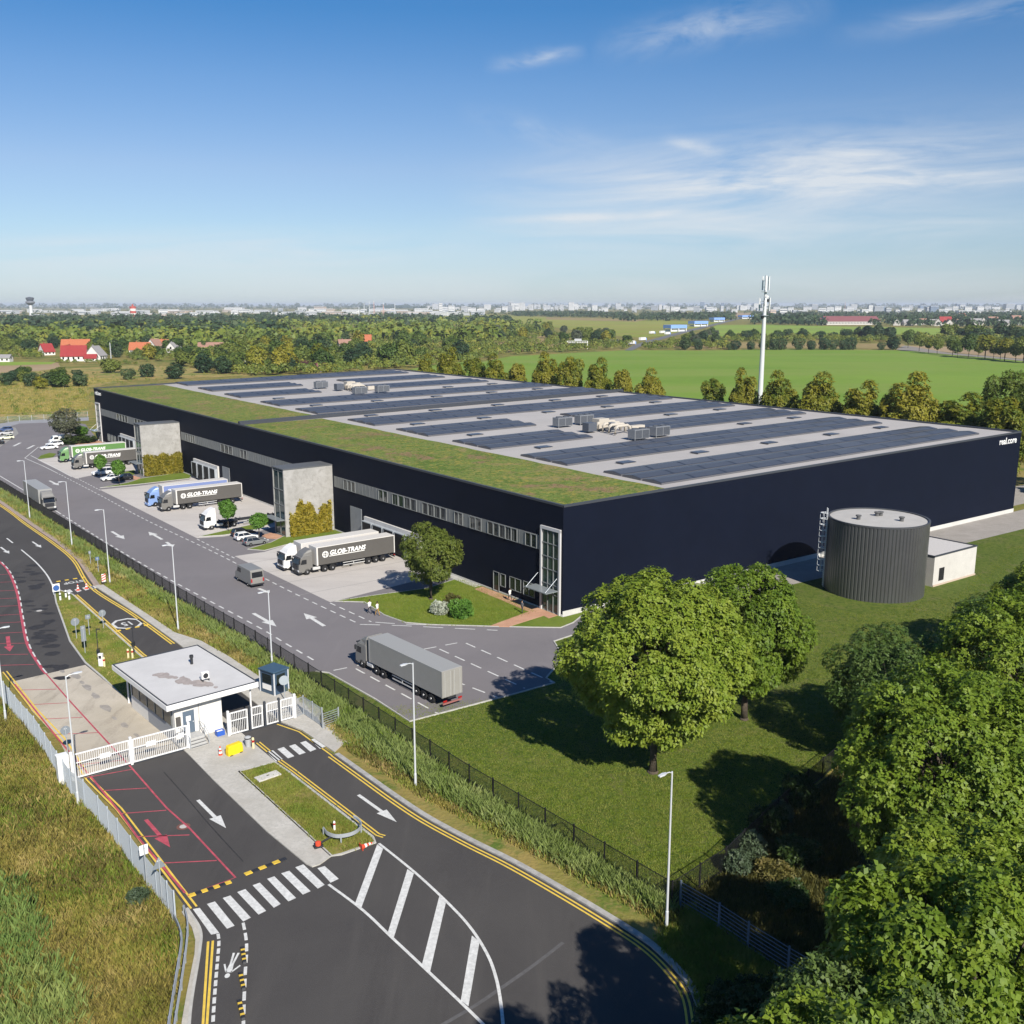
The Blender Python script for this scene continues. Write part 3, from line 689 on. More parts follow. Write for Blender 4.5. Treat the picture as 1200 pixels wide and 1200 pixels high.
# ground floor at the near end and the tall glazed corner
d = window(13.7, 15.0, 0.15, 3.0, 'door'); window(12.2, 13.3, 1.2, 3.0); window(8.7, 11.2, 1.25, 3.05, nx=2); window(5.7, 8.1, 1.2, 3.1, nx=2)
def corner_glazing(s0, s1):
    g = on_front('corner_glazing', s0+0.25, s1-0.25, 0.1, 11.25, 0.08, gglass)
    g['label'] = 'tall glazed corner in a pale frame above an entrance'
    mb = MB(); mb.xf = MF; mb.box(s0, s0+0.3, 0.0, 0.28, 0.0, 11.5); mb.box(s1-0.3, s1, 0.0, 0.28, 0.0, 11.5); mb.box(s0, s1, 0.003, 0.275, 11.2, 11.6); mb.build('frame', lframe, g)
    mb = MB(); mb.xf = MF
    for i in (1, 2): x = s0+0.3+(s1-s0-0.6)*i/3; mb.box(x-0.05, x+0.05, 0.082, 0.18, 0.1, 11.2)
    for z in (2.6, 3.9, 5.9, 7.6, 9.4): mb.box(s0+0.3, s1-0.3, 0.083, 0.175, z-0.05, z+0.05)
    mb.build('mullion', alum, g, fix=False)
    c = on_front('canopy', s0+0.3, s1+0.8, 3.3, 3.42, 2.0, M('canopy_glass', (0.20, 0.22, 0.23), rough=0.25), off=0.3)
    for s in (s0+0.6, s1+0.5): mb = MB(); mb.tube([HL(s, 3.42, 2.2), HL(s, 5.0, 0.2)], 0.04, 6); mb.build('tie_rod', steel, c)
corner_glazing(0.35, 4.4); corner_glazing(210.3, 214.6)
for s0 in (196.5, 199.5, 202.5): window(s0, s0+1.8, 1.2, 3.2, nx=2)
# gates and loading docks
on_front('sectional_door', 53.2, 57.2, 0.1, 5.6, 0.1, M('door_grey', (0.20, 0.21, 0.22), rough=0.6, var=0.1, scale=1))
on_front('sectional_door', 112.2, 116.2, 0.1, 5.0, 0.1, MATS['door_grey'])
for s0, s1, n in ((34.0, 51.9, 5), (118.4, 133.6, 4), (177.5, 191.2, 4)):
    f = on_front('dock_front', s0, s1, 0.9 if s0 < 50 else 0.5, 4.65, 0.35, whitew)
    w = (s1-s0)/n
    for k in range(n):
        a = s0+w*(k+0.5)
        sh = on_front('dock_shelter', a-1.5, a+1.5, 0.5, 3.9, 0.55, blackm, off=0.36)
        mb = MB(); mb.xf = MF; mb.box(a-1.62, a-1.5, 0.36, 0.97, 0.45, 4.02); mb.box(a+1.5, a+1.62, 0.36, 0.97, 0.45, 4.02); mb.box(a-1.5, a+1.5, 0.36, 0.965, 3.9, 4.02)
        mb.build('shelter_frame', steel, sh)
        for x in (a-1.3, a+1.3): mb = MB(); mb.xf = MF; mb.box(x-0.14, x+0.14, 0.36, 1.05, 0.55, 1.15); mb.build('bumper', blackm, sh)
# stair towers with a glazed front
for s0, hgt in ((63.6, 11.95), (142.4, 12.2)):
    s1, dep = s0+4.6, 9.4
    t = MB(); t.xf = MF; t.box(s0, s0+0.3, 0.0, dep, -0.2, hgt); t.box(s1-0.3, s1, 0.0, dep, -0.2, hgt); t.box(s0+0.3, s1-0.3, 0.0, dep-1.2, -0.2, hgt-0.02)
    for z in (3.0, 6.0, 9.0): t.box(s0+0.004-0.006, s0, 0.05, dep-0.01, z-0.02, z+0.02)
    tw = t.build('stair_tower', concw, hall); tw['label'] = 'pale concrete stair tower standing out from the long side'
    mb = MB(); mb.xf = MF; mb.box(s0-0.08, s1+0.08, -0.02, dep+0.08, hgt, hgt+0.18); mb.build('roof_cap', M('cap_grey', (0.10, 0.105, 0.11), rough=0.6), tw)
    mb = MB(); mb.xf = MF; mb.box(s0+0.3, s1-0.3, dep-1.2, dep-0.12, 0.05, hgt-0.05); mb.build('glazing', gglass, tw)
    mb = MB(); mb.xf = MF
    for z in (0.15, 2.9, 5.6, 8.3, hgt-0.35): mb.box(s0+0.3, s1-0.3, dep-0.118, dep-0.03, z-0.06, z+0.06)
    mb.box((s0+s1)/2-0.05, (s0+s1)/2+0.05, dep-0.119, dep-0.035, 0.05, hgt-0.05)
    mb.build('mullion', alum, tw, fix=False)
    mb = MB(); mb.xf = MF; mb.box(s0+0.1, s1+1.2, dep, dep+1.6, 3.05, 3.17); mb.build('canopy', MATS['canopy_glass'], tw)
# lettering
sgm = M('sign_white', (0.75, 0.75, 0.75), rough=0.5)
me = text_mesh('real.core', 1.75, 0.03, bold=0.02); o = link('sign_lettering', me, hall); me.materials.append(sgm)
o.matrix_local = frame_of(e1, UP, nE, e1*108.8+nE*0.07+UP*14.5)
me = text_mesh('real.core', 1.75, 0.03, bold=0.02); o = link('sign_lettering', me, hall); me.materials.append(sgm)
o.matrix_local = frame_of(-e2, UP, nF, e2*211.2+nF*0.07+UP*14.4)

# ---------------------------------------------------------------- on the roof
pv = bpy.data.materials.new('photovoltaic'); pv.use_nodes = True; MATS['photovoltaic'] = pv
nt = pv.node_tree; P_ = nt.nodes['Principled BSDF']; P_.inputs['Roughness'].default_value = 0.35; P_.inputs['Specular IOR Level'].default_value = 0.2
tcn = nt.nodes.new('ShaderNodeTexCoord'); br = nt.nodes.new('ShaderNodeTexBrick'); br.offset = 0.0
br.inputs['Scale'].default_value = 1.0; br.inputs['Brick Width'].default_value = 6.9; br.inputs['Row Height'].default_value = 4.32
br.inputs['Mortar Size'].default_value = 0.22; br.inputs['Color1'].default_value = (0.058, 0.062, 0.074, 1); br.inputs['Color2'].default_value = (0.078, 0.083, 0.096, 1)
br.inputs['Mortar'].default_value = (0.022, 0.022, 0.026, 1)
nt.links.new(tcn.outputs['Object'], br.inputs['Vector']); nt.links.new(br.outputs[0], P_.inputs['Base Color'])
side = M('panel_rail', (0.10, 0.10, 0.11), rough=0.5)
slope_u = (hB-hA)/WID; slope_v = (hL-hA)/LEN
RX = Vector((e1.x, e1.y, slope_u)).normalized(); RY = Vector((e2.x, e2.y, slope_v)); RY = (RY-RX*RY.dot(RX)).normalized(); RZ = RX.cross(RY)
def array(u0, u1, v0, label, strips=(0, 1, 2)):
    o = thing('solar_array', label, 'solar panels', group='solar arrays on the hall roof')
    o.matrix_world = frame_of(RX, RY, RZ, A+RP(u0, v0))
    for k in strips:
        y = k*4.32; L = u1-u0; mb = MB()
        for h in (0, 1):                                              # two facing slopes, ridge between
            ya, yb = y+h*1.98, y+h*1.98+1.95; za, zb = (0.28, 0.52) if h == 0 else (0.52, 0.28)
            mb.mi = 0; mb.add([(0, ya, za), (L, ya, za), (L, yb, zb), (0, yb, zb)], [(0, 1, 2, 3)])
            mb.mi = 1; mb.add([(0, ya, za), (0, yb, zb), (0, yb, 0), (0, ya, 0)], [(0, 1, 2, 3)]); mb.add([(L, ya, za), (L, yb, zb), (L, yb, 0), (L, ya, 0)], [(0, 1, 2, 3)])
        mb.add([(0, y, 0.28), (L, y, 0.28), (L, y, 0), (0, y, 0)], [(0, 1, 2, 3)]); mb.add([(0, y+3.93, 0.28), (L, y+3.93, 0.28), (L, y+3.93, 0), (0, y+3.93, 0)], [(0, 1, 2, 3)])
        mb.build('panel_row', [pv, side], o, fix=False)
rowv = [3.6, 24.2, 44.9, 66.4, 87.0, 113.6, 135.0, 160.4, 184.0, 207.0]
rowu = [(20.9, 105), (20.9, 105), None, None, (21.8, 108.6), (22, 110), (22.4, 108), None, None, (25, 102.7)]
where = ['nearest the end wall', 'second from the end wall', 'third from the end wall', 'fourth from the end wall', 'just before the dark fire wall',
         'just behind the dark fire wall', 'second behind the dark fire wall', 'third behind the dark fire wall', 'fourth behind the dark fire wall', 'at the far edge of the roof']
for i, v in enumerate(rowv):
    if rowu[i]: array(*rowu[i], v, 'long row of dark solar panels, '+where[i])
array(21.4, 45, 45.5, 'shorter row of solar panels left of the near rooftop machines, third from the end wall'); array(62, 107.5, 44.9, 'solar panel row right of the near rooftop machines, third from the end wall')
array(21.8, 48, 66.4, 'shorter row of solar panels left of the near rooftop machines, fourth from the end wall'); array(63.8, 108, 65.8, 'solar panel row right of the near rooftop machines, fourth from the end wall')
array(23, 46.6, 160.9, 'short row of solar panels left of the far rooftop machines, third behind the fire wall'); array(65, 103, 159.9, 'solar panel row right of the far rooftop machines, third behind the fire wall')
array(24, 52, 184, 'short row of solar panels left of the far rooftop machines, fourth behind the fire wall'); array(68.6, 102, 183, 'solar panel row right of the far rooftop machines, fourth behind the fire wall')
def roof_xf(u, v, h=0.0): return frame_of(e1, e2, UP, A+RP(u, v, h))
acm = M('unit_casing', (0.21, 0.22, 0.235), rough=0.5, metal=0.2); acd = M('unit_louvre', (0.08, 0.09, 0.11), rough=0.5); pipem = M('pipe_white', (0.44, 0.40, 0.34), rough=0.6)
def chiller(u, v, label):
    o = thing('chiller', label, 'rooftop unit', group='boxy chillers on the hall roof'); o.matrix_world = roof_xf(u, v) @ Matrix.Scale(.82, 4)
    MB().box(0, 4.6, 0, 2.4, 0.4, 2.5).build('casing', acm, o, bevel=0.05)
    for k in range(2):
        mb = MB()
        for j in range(12): x = 0.2+2.2*k+j*0.17; mb.box(x, x+0.09, -0.06, -0.002, 0.55, 2.35)
        mb.build('louvre', acd, o, fix=False)
        mb = MB(); mb.lathe([(0.85, 2.5), (0.85, 2.72), (0.78, 2.72), (0.78, 2.56), (0.05, 2.56)], 16); mb.v = [(x+1.2+2.2*k, y+1.2, z) for x, y, z in mb.v]; mb.build('fan', acd, o)
    mb = MB()
    for x in (0.2, 4.3):
        for y in (0.15, 2.15): mb.box(x, x+0.1, y, y+0.1, 0, 0.4)
    mb.build('stand', steel, o)
for u, v, w in ((49.0, 60.5, 'at the left front of the near machine group'), (55.2, 61.0, 'behind the left one of the near machine group'), (48.2, 37.6, 'foremost of the near machine group'), (54.2, 38.2, 'right of the near machine group'),
                (50.5, 172, 'at the left of the far machine group'), (50.5, 148.6, 'foremost of the far machine group'), (58, 149.6, 'right of the far machine group')):
    chiller(u, v, 'grey box chiller with fans '+w)
def plant(u, v, label, seed):
    r = random.Random(seed); o = thing('ventilation_plant', label, 'rooftop plant', group='pale ventilation plants on the hall roof'); o.matrix_world = roof_xf(u, v) @ Matrix.Scale(.88, 4)
    MB().box(0, 3.0, 2.5, 5.0, 0.3, 2.7).build('casing', pipem, o, bevel=0.05)
    MB().box(-4.5, -2.0, 1.0, 3.2, 0.3, 2.2).build('condenser', acd, o, bevel=0.05)
    for k in range(4):
        y = -5+k*2.6; mb = MB(); mb.tube([(-2+k*0.5, y, 0.2), (-2+k*0.5, y, 1.5), (-1.3+k*0.5, y, 1.9), (2.0+k, y+0.4, 1.9), (2.8+k, y+0.4, 1.4), (2.8+k, y+0.4, 0.2)], 0.34, 8); mb.build('duct', pipem, o, smooth=True)
    MB().box(4.5, 8.5, -3.5, -2.0, 0.2, 1.4).build('duct_box', pipem, o, bevel=0.04)
    MB().box(0.5, 1.7, -1.0, 0.2, 0.2, 2.2).build('fan_box', acm, o, bevel=0.04)
plant(52.5, 50, 'pale ventilation ducts and boxes in the middle of the near machine group', 1); plant(56, 161.5, 'pale ventilation ducts and boxes in the middle of the far machine group', 2)
hat = M('smoke_vent', (0.045, 0.05, 0.065), rough=0.3); hatk = M('vent_kerb', (0.30, 0.29, 0.28))
hatch0 = thing('smoke_vent', 'low dark smoke vent set between the solar rows', 'roof vent', group='smoke vents between the solar rows')
MB().box(-1.3, 1.3, -0.9, 0.9, 0.0, 0.16).build('kerb_frame', hatk, hatch0)
MB().loft([[(-1.5,-1,.17),(1.5,-1,.17),(1.5,1,.17),(-1.5,1,.17)],[(-1.3,-.8,.28),(1.3,-.8,.28),(1.3,.8,.28),(-1.3,.8,.28)]]).build('lid', hat, hatch0)
first = True
for v in (20.6, 41.6, 62.6, 83.5, 103.2, 130.6, 152.5):
    for u in (30, 47, 65, 83, 99):
        if 40 < u < 66 and (v in (41.6, 62.6, 152.5)): continue
        h = hatch0 if first else dup(hatch0, (0, 0, 0)); first = False
        h.matrix_world = roof_xf(u, v)

# ---------------------------------------------------------------- water tank, annexe
tank = thing('sprinkler_tank', 'round grey ribbed steel tank with a caged ladder beside the navy end wall', 'tank', (51.8, 135.5, 0))
ribm = M('tank_steel', (0.15, 0.152, 0.158), rough=0.36, metal=0.7, var=0.06, scale=0.5)
TR, TH = 6.8, 10.5; mb = MB(); n = 84*4; ring = []
for i in range(n):
    a = i*2*math.pi/n; r = TR-(0.09 if i % 4 in (0,) else 0.0); ring.append((r*math.cos(a), r*math.sin(a)))
mb.loft([[(x, y, -0.2) for x, y in ring], [(x, y, TH) for x, y in ring]], cap=False); mb.build('shell', ribm, tank)
MB().lathe([(TR+0.04, TH-0.12), (TR+0.04, TH+0.12), (TR-0.22, TH+0.12), (TR-0.22, TH-0.1)], 72).build('rim', M('tank_rim', (0.06, 0.062, 0.066), rough=0.5), tank)
MB().lathe([(TR-0.1, TH-0.05), (TR*0.5, TH+0.02), (0.02, TH+0.05)], 48).build('lid', M('tank_lid', (0.40, 0.385, 0.36), rough=0.85, var=0.08, scale=0.5), tank)
for x, y in ((-3.2, -1.0), (0.2, 1.2), (0.8, 1.4), (2.4, -2.2)):
    MB().lathe([(0.28, TH), (0.28, TH+0.5), (0.4, TH+0.5), (0.4, TH+0.65), (0.02, TH+0.7)], 12).build('vent_stub', M('stub_dark', (0.1, 0.1, 0.1)), tank).location = (x, y, 0)
lad = MB(); vd = Vector((-51.8, -135.5, 0)).normalized(); ld = Vector((vd.y, -vd.x, 0)); 
if ld.x > 0: ld = -ld
ld = (ld*0.97+vd*0.25).normalized(); lt = Vector((-ld.y, ld.x, 0)); lb = ld*(TR+0.25)
for sgn in (-1, 1): lad.tube([lb+lt*0.3*sgn+UP*0.3, lb+lt*0.3*sgn+UP*(TH+1.3)], 0.045, 6)
for k in range(36): lad.tube([lb-lt*0.3+UP*(0.5+k*0.3), lb+lt*0.3+UP*(0.5+k*0.3)], 0.025, 5)
lo = lad.build('ladder', lsteel, tank)
cg = MB()
for k in range(11):
    z = 2.6+k*0.85; cg.tube([lb+lt*(0.42*math.cos(t*math.pi/6))+ld*(0.95*math.sin(t*math.pi/6))+UP*z for t in range(7)], 0.05, 5)
for t in (1, 3, 5): cg.tube([lb+lt*(0.42*math.cos(t*math.pi/6))+ld*(0.95*math.sin(t*math.pi/6))+UP*z for z in (2.6, 11.1)], 0.03, 5)
cg.build('safety_cage', lsteel, lo)
ax = thing('pump_house', 'small pale flat roofed pump house beside the ribbed tank', 'pump house', G(1092.5, 688))
mx_ = frame_of(e1, e2, UP, Vector((0, 0, 0)))
mb = MB(); mb.xf = mx_; mb.box(0, 11.2, 0, 8.5, -0.2, 4.45); mb.build('wall', M('render_pale', (0.50, 0.48, 0.45), rough=0.85, var=0.08, scale=0.6), ax)
mb = MB(); mb.xf = mx_
for q in ((-.06,11.26,-.06,.2), (-.06,11.26,8.3,8.56), (-.06,.2,.2,8.3), (11.0,11.26,.2,8.3)): mb.box(*q, 4.45, 4.62)
mb.build('roof_edge', copm, ax)
mb = MB(); mb.xf = mx_; mb.sheet([(0.2,.2,4.5),(11,.2,4.5),(11,8.3,4.5),(.2,8.3,4.5)]); mb.build('roof', M('gravel_roof', (0.48, 0.46, 0.44), var=0.08, scale=2), ax)
mb = MB(); mb.xf = mx_; mb.box(1.4, 2.7, -0.05, 0.0, 0.7, 2.6); mb.build('grille', blackm, ax)
mb = MB(); mb.xf = mx_; mb.box(0, 11.3, -0.1, 0, -0.2, 0.25); mb.build('plinth', M('plinth_tan', (0.45, 0.36, 0.28)), ax)
mb = MB(); mb.tube([EP(46, 1.0, 0.4), EP(50, 1.0, 0.4)], 0.01, 4)
# ================================================================ lorries, van and cars
tyrem = M('tyre', (0.014, 0.014, 0.015), rough=0.85); rimm = M('wheel_rim', (0.55, 0.55, 0.56), rough=0.35, metal=0.4)
chm = M('chassis_dark', (0.025, 0.026, 0.03), rough=0.6); vglass = M('vehicle_glass', (0.012, 0.014, 0.017), rough=0.06, spec=0.6)
lampm = M('headlamp', (0.65, 0.66, 0.66), rough=0.2); redl = M('tail_lamp', (0.35, 0.015, 0.015), rough=0.3); silv = M('alu_light', (0.55, 0.55, 0.54), rough=0.45, metal=0.2)
def wheel_meshes(r, w, rr):
    t = MB().lathe([(rr, -w/2), (r-0.05, -w/2), (r, -w/2+0.06), (r, w/2-0.06), (r-0.05, w/2), (rr, w/2)], 20, 'y').mesh('tyre', tyrem, smooth=False)
    q = MB().lathe([(0.02, -w/2+0.02), (rr*0.35, -w/2-0.02), (rr*0.45, -w/2+0.05), (rr, -w/2+0.03), (rr, w/2-0.03), (rr*0.45, w/2-0.05), (rr*0.35, w/2+0.02), (0.02, w/2-0.02)], 16, 'y').mesh('rim', rimm)
    return t, q
W_TRUCK = wheel_meshes(0.51, 0.34, 0.32); W_CAR = wheel_meshes(0.325, 0.22, 0.21)
def wheel(par, ms, x, y, z):
    t = link('wheel', ms[0], par, (x, y, z)); link('rim', ms[1], t); return t
def paint(name, c, r=0.35): return M('paint_'+name, c, rough=r, spec=0.45)
TRK = {}
def tractor(root, col):
    cp = paint(*col)
    prof = [(-0.02,.42),(0.0,1.15),(-.06,1.75),(-.42,2.72),(-.62,2.86),(-2.28,2.86),(-2.28,1.0),(-2.0,.98),(-1.9,.72),(-1.62,.62),(-1.0,.62),(-.8,.42)]
    cab = MB().profile(prof, -1.22, 1.22).build('cab', cp, root, bevel=0.07, seg=2)
    MB().loft([[(-.62,-1.15,2.84),(-2.26,-1.2,2.84),(-2.26,1.2,2.84),(-.62,1.15,2.84)],[(-1.0,-1.0,3.3),(-2.26,-1.12,3.5),(-2.26,1.12,3.5),(-1.0,1.0,3.3)],[(-1.7,-.9,3.72),(-2.26,-1.0,3.86),(-2.26,1.0,3.86),(-1.7,.9,3.72)]]).build('roof_spoiler', cp, cab, bevel=0.06)
    MB().add([(-.05,-1.08,1.78),(-.05,1.08,1.78),(-.385,1.02,2.62),(-.385,-1.02,2.62)], [(0,1,2,3)]).add([(-.012,-1.08,1.80),(-.012,1.08,1.80),(-.35,1.02,2.64),(-.35,-1.02,2.64)], [(0,1,2,3)]).build('windscreen', vglass, root)
    for sg in (-1, 1):
        MB().add([(-.28,1.235*sg,1.72),(-1.28,1.235*sg,1.72),(-1.28,1.235*sg,2.42),(-.52,1.235*sg,2.42)], [(0,1,2,3)]).build('side_window', vglass, root)
        MB().box(-.22, -.05, 1.25*sg-.12, 1.25*sg+.12, 1.9, 2.45).build('mirror', chm, root, bevel=0.03)
        MB().box(-.03, .05, .95*sg-.2, .95*sg+.2, .62, .9).build('headlight', lampm, root, bevel=0.03)
        MB().profile([(-2.3,.55),(-2.3,1.0),(-3.55,1.0),(-3.55,.55)], 1.02*sg-.2, 1.02*sg+.2).build('fuel_tank', silv, root, bevel=0.08)
    mb = MB(); mb.box(.01, .06, -.85, .85, .95, 1.7)
    mb.build('grille', chm, root, bevel=0.02)
    MB().box(-.5, .1, -1.24, 1.24, .28, .62).build('bumper', chm if col[0] != 'blue' else cp, root, bevel=0.06)
    MB().box(-.35, .06, -1.05, 1.05, 2.66, 2.78).build('sun_visor', chm, root, bevel=0.02)
    MB().box(-6.6, -2.0, -.42, .42, .62, .95).build('chassis', chm, root)
    MB().lathe([(0.05, .98), (.55, .98), (.55, 1.1), (.05, 1.1)], 16).build('fifth_wheel', chm, root).location = (-4.9, 0, 0)
    for x in (-1.35, -4.3, -5.6):
        for sg in (-1, 1): wheel(root, W_TRUCK, x, 1.05*sg, .51)
    for sg in (-1, 1): MB().profile([(-3.65,.95),(-3.75,1.12),(-6.2,1.12),(-6.3,.85),(-6.25,.85),(-6.15,1.07),(-3.8,1.07)], .85*sg-.3, .85*sg+.3).build('mudguard', chm, root)
def trailer(root, side, roofc, text=True, box=True):
    x0, x1 = -2.95, -16.55
    sm = M('tarp_'+side[0], side[1], rough=0.6, var=0.05, scale=0.8)
    if box:
        body = MB().box(x1, x0, -1.27, 1.27, 1.2, 3.98).build('trailer_box', sm, root, bevel=0.03)
        fr = M('trailer_frame_'+roofc[0], roofc[1], rough=0.5)
        MB().box(x1-.01, x0+.01, -1.28, 1.28, 3.9, 4.02).build('roof', fr, body, bevel=0.02)
        MB().box(x0-.22, x0+.03, -1.285, 1.285, 1.18, 4.0).build('front_post', fr, body)
        MB().box(x1-.04, x1+.10, -1.285, 1.285, 1.18, 4.0).build('rear_frame', fr if roofc[0] != 'grey' else sm, body)
        for sg in (-1, 1):
            MB().box(x1-.075, x1-.042, .63*sg-.6, .63*sg+.6, 1.25, 3.88).build('rear_door', sm if roofc[0] == 'grey' else fr, body)
        mb = MB(); 
        for y in (-.25, .25, -.95, .95): mb.tube([(x1-.1, y, 1.25), (x1-.1, y, 3.88)], .022, 5)
        mb.build('locking_bar', silv, body)
        if text:
            for sg in (1,):
                me = text_mesh('GLOB-TRANS', 0.98, 0.006, shear=0.25, bold=0.035, align='LEFT', space=1.05)
                me.materials.append(sgm_); o = link('side_lettering', me, body)
                o.matrix_local = frame_of(Vector((-1, 0, 0)), UP, Vector((0, 1, 0)), Vector((x0-2.15, 1.285, 2.86)))
                mb = MB(); mb.add([(x0-2.1,1.288,2.33),(x0-8.2,1.288,2.33),(x0-8.15,1.288,2.43),(x0-2.05,1.288,2.43)], [(0,1,2,3)])
                c = Vector((x0-1.45, 1.288, 2.75))
                def ringq(rx, rz, w):
                    for t in range(24):
                        a, b = t*math.pi/12, (t+1)*math.pi/12
                        mb.add([c+Vector((rx*math.cos(a),0,rz*math.sin(a))), c+Vector((rx*math.cos(b),0,rz*math.sin(b))), c+Vector(((rx-w)*math.cos(b),0,(rz-w)*math.sin(b))), c+Vector(((rx-w)*math.cos(a),0,(rz-w)*math.sin(a)))], [(0,1,2,3)])
                ringq(.52,.52,.11); ringq(.26,.5,.07)
                for z in (-.26, 0, .26):
                    L = math.sqrt(.5**2-z*z); mb.add([c+Vector((-L,0.002,z-.035)), c+Vector((L,0.002,z-.035)), c+Vector((L,0.002,z+.035)), c+Vector((-L,0.002,z+.035))], [(0,1,2,3)])
                mb.build('globe_emblem', sgm_, body, fix=False)
    MB().box(x1, x0-.1, -.5, .5, .92, 1.2).build('trailer_chassis', chm, root)
    if not box:
        mb = MB()
        for k in range(5): x = x1+.2+k*3.2; mb.box(x-.1, x+.1, -1.2, 1.2, 1.1, 1.25)
        mb.build('twist_lock_beam', chm, root)
        for k in range(5):
            x = x1+.2+k*3.2; MB().box(x-.04, x+.04, 1.12, 1.2, 1.25, 1.75).build('stanchion', chm, root)
    for x in (-11.9, -13.2, -14.5):
        for sg in (-1, 1): wheel(root, W_TRUCK, x, 1.02*sg, .51)
    for sg in (-1, 1):
        MB().box(-9.05, -8.9, .7*sg-.08, .7*sg+.08, .1, 1.0).build('landing_leg', chm, root)
        mb = MB(); mb.box(-11.2, -7.4, 1.14*sg-.02, 1.14*sg+.02, .9, 1.0); mb.box(-11.2, -7.4, 1.14*sg-.02, 1.14*sg+.02, .5, .62); mb.box(-9.3, -9.2, 1.13*sg-.02, 1.13*sg+.02, .5, 1.0); mb.build('side_guard', silv, root)
        MB().box(x1-.12, x1-.02, .95*sg-.22, .95*sg+.22, .7, .86).build('tail_light', redl, root)
    MB().box(x1-.1, x1+.05, -1.2, 1.2, .45, .6).build('rear_bumper', M('bumper_red_white', (0.28, 0.12, 0.11), rough=0.5) if roofc[0] == 'grey' else chm, root)
sgm_ = M('lettering_white', (0.78, 0.78, 0.76), rough=0.6)
nearN = lambda u, v: G(u, v)+e2*1.27
farN = lambda u, v: G(u, v)-e2*1.27
ang = lambda d: math.atan2(d.y, d.x)
GREY = ('grey', (0.20, 0.195, 0.185)); DKG = ('dark_grey', (0.155, 0.15, 0.14)); WHT = ('white', (0.72, 0.71, 0.69)); BLU = ('blue', (0.19, 0.29, 0.52)); GRN = ('green', (0.13, 0.25, 0.10))
LT = ('light', (0.58, 0.56, 0.53)); GR = ('grey', (0.30, 0.30, 0.29))
def lorry(label, c, loc, hd, side, roofc, text=True, box=True, group='lorries backed up to the docks'):
    t = thing('articulated_lorry', label, 'lorry', (loc.x, loc.y, 0.04), ang(hd), group)
    tractor(t, c); trailer(t, side, roofc, text, box); return t
T_DK = ('dark', (0.085, 0.08, 0.074)); T_WH = ('pale', (0.52, 0.50, 0.48)); T_BL = ('blue', (0.17, 0.22, 0.42)); T_GN = ('green', (0.09, 0.20, 0.055)); T_GR = ('grey', (0.27, 0.262, 0.245))
lorry('white lorry with plain pale trailer beside the nearest dark lorry', WHT, farN(325, 666.5), nF, T_WH, LT, False)
lorry('dark grey lettered lorry at the dock nearest the round lawn tree', DKG, nearN(351, 676), nF, T_DK, LT)
lorry('blue cabbed lorry half hidden behind a dark lettered lorry', BLU, farN(170, 592.5), nF, T_BL, LT)
lorry('dark grey lettered lorry beside the blue lorry at the middle docks', DKG, nearN(190, 600.5), nF, T_DK, LT)
lorry('white lorry with an empty container chassis between the stair towers', WHT, nearN(240, 622.5), nF, T_WH, LT, False, False)
lorry('dark grey lettered lorry beside the green lorry at the far docks', DKG, nearN(87, 551), nF, T_DK, LT)
lorry('green lorry with lettered green trailer at the far docks', GRN, nearN(71, 542.7), nF, T_GN, LT)
rear = (G(519.5, 831)+G(541, 825.5))/2; hd = (G(434, 785)-G(511, 824.5)).normalized()
lorry('all grey lorry parked in a marked bay at the yard corner by the fence', GREY, rear+hd*16.6, hd, T_GR, GR, False, group='grey lorries in the yard')
lorry('all grey lorry driving along the black fence towards the gatehouse end', GREY, G(59, 599.5), -e2, T_GR, GR, False, group='grey lorries in the yard')

